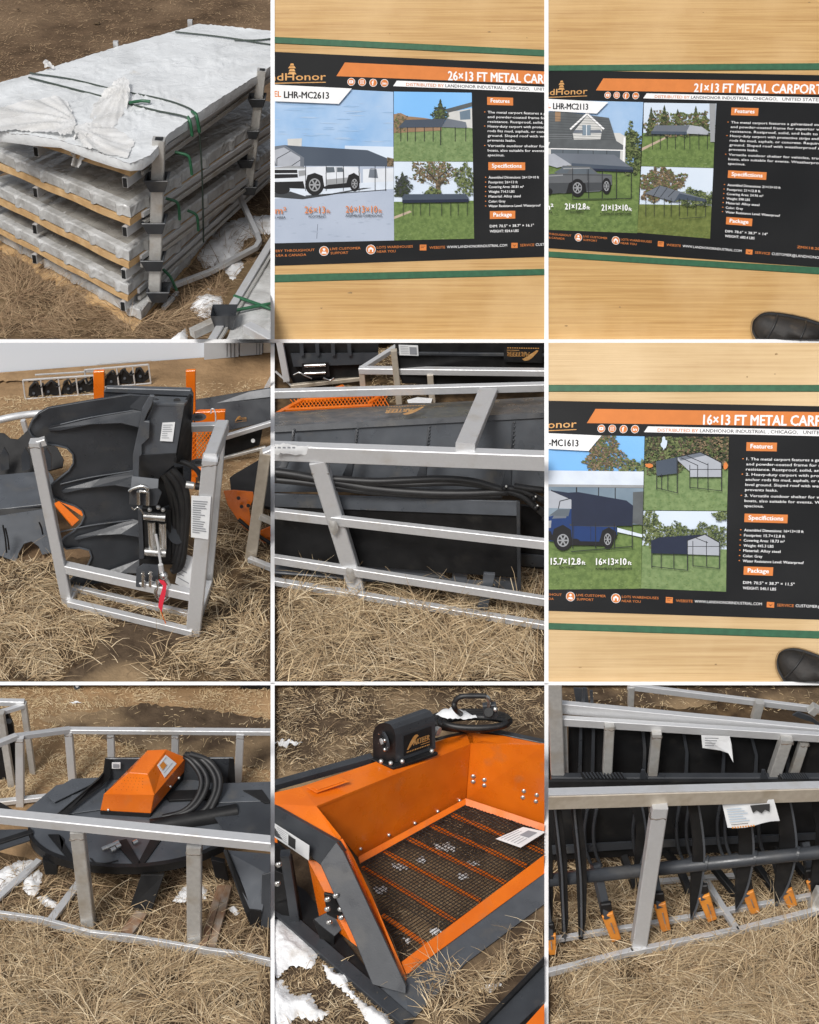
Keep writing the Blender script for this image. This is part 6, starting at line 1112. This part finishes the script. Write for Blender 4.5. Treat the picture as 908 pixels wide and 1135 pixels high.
    m.plate([G(130, 346, zL+.022), G(214, 318, zL+.020), G(238, 327, zL+.02), G(150, 357, zL+.022)], 2, 'orange', d=Vector((0, 0, -1))); m.build('cover_plate', T, bevel=1)
    # charcoal frame
    m = M(c); m.bar(G(-30, 352, zL-.04), G(328, 252, zt(328)-.03), 26, 'charcoal'); m.bar(G(690, 160, zR-.06), G(940, 212, zR-.05), 22, 'charcoal'); m.each('back_beam', T)
    m = M(c); m.plate([(-30, 398, 688), (10, 414, 692), (215, 530, 790), (236, 562, 800), (165, 612, 812), (120, 572, 785), (-30, 490, 700)], 22, 'charcoal'); m.plate([(212, 529, 806), (236, 562, 820), (442, 1004, 1052), (442, 1032, 1056), (330, 1000, 1040), (270, 850, 968), (158, 602, 820)], 22, 'charcoal'); m.build('side_arm', T, bevel=2)
    for pts in ([(-30, 530, 775), (20, 545, 780), (62, 580, 792), (96, 792, 796), (60, 790, 796), (-30, 730, 780)],): m = M(c); m.plate(pts, 14, 'black'); m.build('dark_interior', T)  # black plate paints the shade of the interior between the posts
    m = M(c); m.bar((78, 796, 800), (42, 566, 800), 30, 'charcoal'); m.build('upright', T)
    m = M(c); m.bar(G(-30, 716, .03), G(450, 1130, .03), 46, 'charcoal', 24); m.plate([G(-30, 600, .02), G(110, 690, .02), G(340, 985, .03), G(420, 1060, .03), G(380, 1060, .03), G(80, 800, .02), G(-30, 720, .02)], 6, 'black'); m.build('base_rail', T)  # black sheet on the ground paints the dark interior beside the rail
    m = M(c); m.plate([G(446, 968, zf-.04), G(940, 604, zf-.04), G(940, 704, .025), G(640, 930, .02), G(452, 1132, .02), G(336, 1012, .03), (440, 1010, 1032)], 8, 'charcoal_pale', free=True); m.build('front_plate', T)
    leaflet(c, [(8, 466, 716), (124, 540, 800), (122, 590, 804), (8, 512, 718)], T, 6, (.42, .15, .62, .85, 'ink'), name='white_label', t=.5)
    m = M(c); m.plate([(133, 786, 858), (186, 760, 840), (250, 800, 860), (206, 842, 880)], 6, 'charcoal'); m.plate([(170, 700, 850), (200, 706, 850), (232, 760, 860), (240, 800, 866), (180, 770, 850)], 10, 'black'); m.plate([(133, 786, 858), (206, 842, 880), (204, 870, 880), (160, 860, 870)], 8, 'black'); m.plate([(10, 625, 800), (46, 640, 805), (48, 720, 806), (8, 730, 800)], 10, 'black'); m.each('spring_mount', T, bevel=1.5)
    for x, y in ((182, 720), (210, 708), (226, 752), (228, 780), (188, 796), (182, 752), (16, 668), (20, 605)): m = M(c); m.ball((x, y, 888), 10, 'bolt', (1, .7, .9)); m.ball((x+4, y-4, 890), 6, 'chrome'); m.build('mount_bolt', T)
    # motor housing
    m = M(c); m.plate([G(320, 252, zM+.03), G(400, 284, zM+.03), G(549, 232, zM+.03), G(470, 202, zM+.03)], 14, 'black', d=Vector((0, 0, -1))); m.build('motor_base', T, bevel=1.5)
    prof = [(334, 250), (332, 172), (340, 150), (355, 138), (372, 134), (390, 140), (402, 156), (407, 176), (408, 266)]
    def sec(bl_, br_, dx, dy, sc=1.):
        out = []
        for x, y in prof:
            t = (x-334)/74.; base = bl_*(1-t)+br_*t; d = ray(*c.uv(x+dx, y+dy)); out.append(CP+d*(base.y/d.y))
        return out
    s0 = sec(G(334, 250, zM+.03), G(408, 268, zM+.03), 0, 0); s1 = sec(G(466, 203, zM+.03), G(540, 222, zM+.03), 132, -46)
    m = M(c); n = len(prof); m.add(s0+s1, [[i, i+1, n+i+1, n+i] for i in range(n-1)], 'charcoal', False); m.add(s0, [list(range(n))], 'black'); m.add(s1, [list(range(n))], 'charcoal'); m.build('motor_housing', T, bevel=2)
    ax = (s0[4]-s1[4]).normalized(); cen = (s0[0]+s0[8])*.5*.47 + (s0[4])*.53; m = M(c); m.disc(cen+ax*.012, 36, 6, 'charcoal', ax, 24); m.disc(cen+ax*.02, 20, 4, 'black', ax, 18); m.disc(cen+ax*.03, 10, 5, 'galv', ax, 14); m.build('shaft_flange', T)
    u_ = ax.cross(Vector((0, 0, 1))).normalized(); w_ = u_.cross(ax)
    for k in range(4):
        a = .8+k*1.571; m = M(c); m.ball(cen+ax*.02+u_*math.cos(a)*28*c.px+w_*math.sin(a)*28*c.px, 7, 'chrome'); m.build('flange_bolt', T)
    lerp = lambda p, q, t: p*(1-t)+q*t
    brand_mark(c, [lerp(s0[7], s1[7], .2)-Vector((0, 0, .03)), lerp(s0[7], s1[7], .9)-Vector((0, 0, .03)), lerp(lerp(s0[8], s1[8], .9), lerp(s0[7], s1[7], .9), .15), lerp(lerp(s0[8], s1[8], .2), lerp(s0[7], s1[7], .2), .15)], T, 'black')
    for x, y in ((392, 268), (430, 262), (528, 228), (360, 262)): m = M(c); m.ball(G(x, y, zM+.045), 8, 'bolt'); m.build('base_bolt', T)
    # hoses, valve, tag
    zh = zR+.06
    for k in range(4):
        m = M(c); cx, cy, rx, ry = 655+6*k, 128+2*k, 132-10*k, 30-4*k; m.tube([G(cx+rx*math.cos(a*.5236), cy+ry*math.sin(a*.5236), zh+.03*k) for a in range(13)], 11, 'rubber', 10, 5); m.build('hose', T)
    m = M(c); m.tube([G(640, 118, zh+.05), P((606, 90, 410)), P((604, 66, 410)), P((625, 48, 410)), P((670, 46, 410)), P((706, 46, 410))], 9, 'rubber', 10, 6); m.build('hose', T)
    m = M(c); m.tube([P((704, 46, 410)), P((718, 58, 410)), P((716, 80, 410))], 8, 'chrome', 10, 4); m.plate([P((696, 80, 412)), P((740, 76, 412)), P((748, 110, 412)), P((736, 124, 412)), P((700, 118, 412))], 20, 'charcoal'); m.disc(P((716, 100, 420)), 16, 10, 'black'); m.ball(P((738, 90, 420)), 8, 'bolt'); m.build('valve', T, bevel=1)
    m = M(c); m.tube([G(540, 190, zM+.06), G(580, 180, zM+.06), G(640, 168, zR+.03)], 5, 'black', 8, 4); m.tube([G(540, 160, zM+.12), G(552, 165, zM+.12)], 16, 'galv_dull', 12, 0); m.build('fuel_line', T)
    m = M(c); m.lump([(540, 108), (560, 92), (600, 84), (640, 95), (678, 118), (640, 124), (580, 122)], 16, 'paper', step=8, rough=.6, pt=lambda x, y, h: G(x, y, zh+.16)+Vector((0, 0, h))); m.build('paper_tag', label='white plastic tag lying on the coiled black hoses', cat='tag', open=True)
    T2 = leaflet(c, [G(740, 520, zf+.03), G(830, 481, zf+.03), G(905, 497, zf+.04), G(822, 549, zf+.03)], None, 6, (.5, .4, .85, .8, 'paper_ink'), name='booklet', label='white printed booklet lying on the black mesh floor', cat='booklet')
    # second frame cut by the corner
    T = thing('screener_frame', 'charcoal frame with an orange lip cut off at the bay corner', 'frame', G(840, 1040))
    m = M(c); m.plate([G(640, 1190, .12), G(700, 1120, .12), G(900, 905, .12), G(945, 870, .12), G(945, 1010, .12), G(800, 1150, .12)], 40, 'charcoal', d=Vector((0, 0, -1))); m.bar(G(680, 1150, .14), G(945, 878, .14), 14, 'black'); m.build('base_rail', T)
    m = M(c); m.plate([G(810, 1165, .16), G(945, 1015, .16), G(945, 1165, .16)], 20, 'orange', d=Vector((0, 0, -1))); m.build('orange_lip', T)
    for poly, h in (([(-30, 770), (40, 790), (110, 850), (150, 900), (130, 950), (60, 940), (20, 980), (-30, 960)], 40), ([(-30, 990), (30, 985), (70, 1040), (130, 1030), (150, 1080), (190, 1090), (160, 1120), (80, 1110), (40, 1150), (-30, 1170)], 40), ([(165, 930), (200, 960), (260, 970), (250, 1010), (300, 1060), (380, 1100), (400, 1160), (330, 1160), (290, 1080), (230, 1020), (180, 980)], 36), ([(690, 1010), (730, 985), (760, 1000), (720, 1030)], 20), ([(-20, 200), (60, 190), (100, 200), (40, 215)], 6), ([(330, 680), (370, 672), (380, 690), (350, 700)], 6), ([(530, 540), (590, 530), (610, 560), (560, 560)], 6), ([(630, 600), (680, 590), (690, 606), (650, 612)], 6), ([(395, 600), (440, 596), (450, 616), (410, 622)], 6), ([(520, 820), (550, 812), (560, 830), (530, 838)], 6), ([(470, 585), (500, 578), (505, 596), (480, 600)], 5), ([(610, 640), (640, 632), (650, 650), (620, 656)], 5), ([(430, 850), (460, 845), (450, 870)], 5)):
        m = M(c); m.lump(poly, h*.8, 'snow', z=.012, step=6, ragged=.6, rough=.35); m.build('snow', kind='stuff', open=True)
    straw(c, [([(-20, 0), (940, 0), (940, 160), (600, 130), (330, 240), (-20, 340)], 4200), ([(-20, 880), (120, 860), (440, 1140), (300, 1160), (-20, 1160)], 1300)], 'straw', 'patchy dry grass around the orange soil screener', (14, 50), 2.5, .4, 81)
    straw(c, [([(400, 970), (470, 930), (560, 905), (650, 950), (600, 1010), (520, 1020), (440, 1000)], 200), ([(520, 1060), (640, 985), (740, 900), (800, 860), (880, 800), (940, 760), (940, 870), (860, 900), (700, 1070), (560, 1150), (500, 1120)], 1100)], 'straw', 'clumps of straw caught on the charcoal front plate', (40, 95), 2.8, .5, 82, z=.03)
    straw(c, [([(300, 620), (640, 420), (930, 520), (930, 540), (440, 900)], 1100)], 'straw_brown', 'brown straw under the mesh floor', (12, 46), 2.4, .25, 83, z=.02)
bay_eight()
# ================================================================== bay 9: root rakes in galvanized crates
def bay_nine():
    c = BAY[9]; G = c.G; P = c.P
    bay_ground(c, 'thatch')
    m = M(c); m.lump([(-30, -30), (940, -30), (940, 110), (600, 60), (450, 90), (200, 60), (-30, 60)], 3, 'soil_dark', z=.005, step=14, rough=.8); m.build('bare_soil', kind='structure', open=True)
    # ---- far rake
    T = thing('root_rake', 'far black root rake behind the cross rails, white sheet on its back', 'rake', G(480, 480))
    m = M(c); m.plate([(78, 150, 500), (940, 196, 500), (940, 300, 500), (78, 302, 500)], 10, 'black'); m.build('back_panel', T)
    for x0, x1, y0, y1 in ((132, 118, 20, 300), (155, 160, 30, 300), (325, 330, 150, 300), (460, 470, 165, 305), (590, 592, 175, 305), (685, 700, 180, 308), (790, 805, 190, 310)):
        m = M(c); m.plate([(x0-6, y0, 512), (x0+4, y0, 512), (x1+6, (y0+y1)/2, 516), (x1+4, y1, 516), (x1-8, y1, 516), (x1-4, (y0+y1)/2, 516)], 6, 'charcoal'); m.build('tine', T)
    m = M(c); m.plate([(820, 110, 470), (838, 100, 470), (880, 115, 470), (940, 160, 470), (940, 200, 470), (890, 135, 470), (850, 122, 470)], 6, 'charcoal'); m.plate([(862, 190, 470), (890, 210, 470), (904, 260, 470), (900, 320, 470), (868, 320, 470), (872, 250, 470)], 6, 'charcoal'); m.plate([(95, 20, 420), (140, 22, 420), (150, 110, 430), (110, 110, 430)], 6, 'charcoal'); m.each('side_tine', T)
    m = M(c); m.bar((20, 320, 560), (940, 320, 560), 26, 'charcoal', 30); m.build('beam', T)
    for x0, x1, y in ((118, 272, 312), (768, 880, 314)):
        m = M(c); m.plate([G(x0, y-14, P((20, 320, 560)).z+.05), G(x1-20, y-14, P((20, 320, 560)).z+.05), G(x1, y+8, P((20, 320, 560)).z+.05), G(x0+10, y+10, P((20, 320, 560)).z+.05)], 5, 'black', d=Vector((0, 0, -1)))
        for k in range(12): xx = x0+8+(x1-x0-26)*k/11; m.bar(G(xx, y-12, P((20, 320, 560)).z+.06), G(xx+14, y+8, P((20, 320, 560)).z+.06), 4, 'charcoal')
        m.build('step_tread', T)
    for x in (326, 725): m = M(c); m.plate([(x-12, 322, 575), (x-6, 292, 575), (x+4, 292, 575), (x+16, 322, 575)], 6, 'charcoal'); m.build('bracket', T)
    T3 = M(c); pz = [(518, 176, 560), (612, 180, 560), (618, 205, 562), (624, 266, 575), (608, 236, 568), (580, 226, 565), (522, 218, 562)]; T3.plate(pz, 1, 'paper', free=True)
    for k in range(4): T3.sheet([(530, 184+k*8, 585), (575-k*5, 185+k*8, 585), (575-k*5, 188+k*8, 585), (530, 187+k*8, 585)], 'paper_ink')
    T3.build('paper_sheet', label='small curled white sheet hanging on the far rake', cat='paper')
    # ---- crate rails of the far rake
    T = thing('galvanized_crate', 'galvanized crate rails crossing over the far root rake', 'crate', G(450, 420))
    for a, b, w, h, n in (((275, 14, 420), (940, 96, 420), 14, 22, 'rail'), ((284, 75, 420), (286, 14, 420), 20, None, 'post'), ((696, 122, 440), (712, 64, 440), 28, None, 'post'), ((880, 100, 440), (900, 80, 440), 28, None, 'post'), ((30, 80, 520), (940, 168, 520), 22, 40, 'rail'), ((-30, 122, 540), (940, 184, 540), 20, 30, 'rail'),
                          ((42, 300, 545), (30, -30, 545), 44, None, 'post'), ((206, 297, 552), (214, 140, 552), 30, None, 'post'), ((356, 305, 552), (370, 165, 552), 30, None, 'post'), ((758, 308, 552), (800, 182, 552), 38, None, 'post'), ((822, 305, 530), (858, 195, 530), 28, None, 'post'), ((70, 300, 530), (64, 120, 530), 16, None, 'post')):
        m = M(c); m.bar(a, b, w, 'galv' if n == 'rail' else 'galv_dull', h); m.build(n, T)
        if n == 'post' and 100 < b[1] < 200: weld(c, T, (b[0], b[1]+10, b[2]), w)
    # ---- near rake
    T = thing('root_rake', 'near black root rake with curved tines and yellow tipped teeth', 'rake', G(450, 780))
    m = M(c); m.plate([(-30, 330, 640), (940, 330, 600), (940, 548, 600), (-30, 592, 640)], 10, 'black'); m.plate([(-30, 548, 650), (300, 530, 640), (940, 500, 610), (940, 520, 612), (300, 552, 642), (-30, 575, 652)], 8, 'charcoal'); m.build('back_panel', T)
    for x, y0, y1 in ((135, 420, 560), (165, 420, 560), (296, 415, 560), (440, 405, 550), (472, 405, 550), (575, 400, 540), (600, 400, 540), (712, 400, 535)):
        m = M(c); m.tube([(x+6, y0, 650), (x-4, (y0+y1)/2, 655), (x+2, y1, 660), (x+22, y1+50, 672)], 6, 'charcoal', 6, 5); m.build('back_rib', T)
    m = M(c); m.tube([(-30, 660, 850), (940, 560, 770)], 21, 'charcoal', 16, 0); m.build('cross_tube', T)
    for x in (532, 692, 834):
        m = M(c); m.disc((x+8, 660-(x+38)*.103, 806-(x-530)*.09), 25, 8, 'charcoal', Vector((1, -.3, 0))); m.build('tube_collar', T)
    def narrow_tine(xt, yt, xe, ye, b, wt):
        m = M(c); mx = (xt+xe)/2
        m.plate([(xt-wt*.8, yt, b), (xt+wt*.2, yt, b), (mx+wt*.62, yt+(ye-yt)*.4, b), (mx+wt*.66, yt+(ye-yt)*.62, b), (xe+wt*.42, yt+(ye-yt)*.84, b), (xe+2, ye, b), (xe-wt*.3, ye-4, b), (xe-wt*.36, yt+(ye-yt)*.8, b), (mx-wt*.4, yt+(ye-yt)*.5, b)], 12, 'black'); m.build('tine', T, bevel=1.5)
        m = M(c); m.tube([(xt-wt*.5, yt, b+7), (mx-wt*.05, yt+(ye-yt)*.45, b+7), (mx+wt*.1, yt+(ye-yt)*.65, b+7), (xe, ye-20, b+7)], 4, 'charcoal_pale', 6, 4); m.build('tine_edge', T)
    def curve_tine(xt, xm, xe, yt, ye, b):
        h_ = ye-yt; k = .28*(xm-xe-46); V_ = lambda *q: catmull([Vector((x, y, 0)) for x, y in q], 5)
        outer = V_((xt, yt), (xt*.35+xm*.65, yt+h_*.22), (xm, yt+h_*.45), (xm*.85+xe*.15, yt+h_*.66), (xm*.5+xe*.5, yt+h_*.86), (xe+2, ye)); innr = V_((xe-2, ye), (xe-4, yt+h_*.84), (xe-1+k*.4, yt+h_*.64), (xe+5+k, yt+h_*.43), (xe-1+k, yt+h_*.22), (xe-16+k, yt))
        m = M(c); m.plate([(p.x, p.y, b) for p in outer+innr], 13, 'black'); m.build('tine', T, bevel=1.5)
        m = M(c); m.plate([(p.x+1, p.y, b+2) for p in outer] + [(p.x-6, p.y, b+2) for p in outer[::-1]], 3, 'charcoal_pale'); m.build('tine_edge', T)
    for a in ((46, 395, 66, 868, 872, 30), (112, 395, 122, 862, 866, 34), (2, 395, 14, 850, 856, 30)): narrow_tine(*a)
    for a in ((508, 531, 485, 390, 792, 812), (675, 694, 634, 390, 760, 792), (812, 836, 765, 380, 742, 768), (935, 962, 885, 380, 716, 740), (322, 338, 300, 400, 640, 700)): curve_tine(*a)
    teeth = [((186, 672), (206, 772), (238, 858), 880), ((368, 660), (380, 738), (402, 826), 850), ((500, 650), (526, 712), (556, 792), 815), ((640, 640), (672, 700), (698, 768), 790), ((780, 640), (800, 694), (822, 746), 765), ((8, 700), (16, 840), (22, 905), 915), ((880, 600), (884, 660), (892, 690), 720)]
    for a, t, e, b in teeth:
        m = M(c); m.bar((a[0]-20, a[1]-70, b-70), (t[0], t[1]+8, b-4), 26, 'charcoal'); m.build('lower_tine', T)
        m = M(c); dx, dy = e[0]-t[0], e[1]-t[1]; L_ = math.hypot(dx, dy); nx, ny = -dy/L_, dx/L_
        q = [(t[0]+nx*-21, t[1]+ny*-21), (t[0]+nx*19, t[1]+ny*19), (e[0]+nx*16, e[1]+ny*16), (e[0]-nx*16, e[1]-ny*16)]
        m.plate([(x, y, b+2 if i < 2 else b) for i, (x, y) in enumerate(q)], 14, 'tooth'); m.build('tooth', T, bevel=2.5)
        m = M(c); m.plate([(t[0]-22, t[1]-34, b-5), (t[0]+14, t[1]-38, b-5), (t[0]+20, t[1]+6, b-5), (t[0]-20, t[1]+12, b-5)], 16, 'black'); m.build('tooth_holder', T, bevel=3)
        m = M(c); m.bar(((t[0]*.7+e[0]*.3)+3, t[1]*.7+e[1]*.3, b+6), ((t[0]*.3+e[0]*.7)+3, t[1]*.3+e[1]*.7, b+5), 4, 'rust', 2); m.build('cast_mark', T)
    for a, t in (((560, 615), (632, 702)), ((695, 600), (760, 690)), ((820, 590), (886, 668)), ((440, 600), (480, 700)), ((760, 540), (790, 600)), ((850, 520), (890, 560)), ((260, 575), (300, 680)), ((400, 560), (440, 610))): m = M(c); m.bar((*a, a[1]+60), (*t, t[1]+20), 22, 'black'); m.bar((a[0]+8, a[1]-4, a[1]+58), (t[0]+8, t[1]-6, t[1]+18), 5, 'charcoal_pale'); m.build('lower_tine', T)
    leaf = [(586, 398, 840), (758, 388, 840), (779, 464, 850), (605, 482, 850)]
    D = Decal(c, leaf, 0); m = M(c); m.add([D(i/6, j/6, 0)+D.n*.02*math.sin(i*.9)*(j/6) for j in range(7) for i in range(7)], [[j*7+i, j*7+i+1, j*7+i+8, j*7+i+7] for j in range(6) for i in range(6)], 'paper', True)
    D = Decal(c, leaf, 14)
    for k in range(6): m.add([D(.06, .16+.1*k), D(.34+.05*(k % 3), .16+.1*k), D(.34+.05*(k % 3), .19+.1*k), D(.06, .19+.1*k)], [[0, 1, 2, 3]], 'pale_blue_ink')
    m.add([D(.52, .08), D(.9, .06), D(.86, .4), D(.78, .3), D(.7, .44), D(.62, .3), D(.54, .4)], [list(range(7))], 'ink'); 
    for k in range(9): m.add([D(.08+.05*k, .88), D(.11+.05*k, .88), D(.11+.05*k, .94), D(.08+.05*k, .94)], [[0, 1, 2, 3]], 'tooth')
    for k in range(5): m.add([D(.08, .78+.02*0), D(.4, .78), D(.4, .80), D(.08, .80)], [[0, 1, 2, 3]], 'ink')
    m.add([D(.02, .85), D(.98, .85), D(.98, .97), D(.02, .97)], [[0, 1, 2, 3]], 'paper_ink') if False else None
    m.build('paper_sheet', label='large white printed sheet hanging under the thick front rail', cat='paper', open=True)
    # ---- front crate
    T = thing('galvanized_crate', 'galvanized crate frame standing in front of the near root rake', 'crate', G(450, 830))
    for a, b, w, h, mt, n in (((-30, 390, 925), (940, 362, 800), 34, 52, 'galv_brown', 'rail'), ((308, 885, 888), (380, 404, 888), 46, None, 'galv', 'post'), ((-30, 972), (290, 892), 18, 24, 'galv', 'bottom_rail'), ((285, 895), (640, 822), 18, 24, 'galv', 'bottom_rail'), ((635, 824), (940, 748), 18, 24, 'galv', 'bottom_rail'),
                          ((-30, 862), (300, 810), 16, 18, 'galv', 'bottom_rail'), ((300, 810), (940, 698), 16, 18, 'galv', 'bottom_rail'), ((535, 662), (634, 818), 20, 18, 'galv', 'cross_rail'), ((380, 660), (640, 640), 16, 14, 'galv', 'bottom_rail'), ((890, 752, 760), (920, 690, 760), 40, None, 'galv_dull', 'post')):
        m = M(c); m.bar(a, b, w, mt, h); m.build(n, T)
        if n == 'post' and a[0] == 308: weld(c, T, (372, 434, 888), w); weld(c, T, (309, 872, 888), w)
    m = M(c); m.bar((-30, 366, 925), (940, 340, 800), 30, 'galv', 6); m.build('rail_lit_top', T)  # paler strip over the brown rail paints light on its top
    straw(c, [([(-20, 975), (290, 890), (640, 820), (940, 750), (940, 1160), (-20, 1160)], 12500), ([(-20, 600), (940, 560), (940, 740), (640, 815), (290, 885), (-20, 960)], 5200), ([(-20, 955), (290, 880), (640, 812), (940, 735), (940, 770), (640, 840), (290, 910), (-20, 990)], 700)], 'straw', 'dry straw grass under and before the root rakes', (40, 115), 2.8, .42, 91)
    straw(c, [([(-20, 0), (940, 0), (940, 100), (-20, 90)], 700)], 'straw_pale', 'short dry grass behind the root rakes', (12, 32), 2.4, .4, 92)
bay_nine()
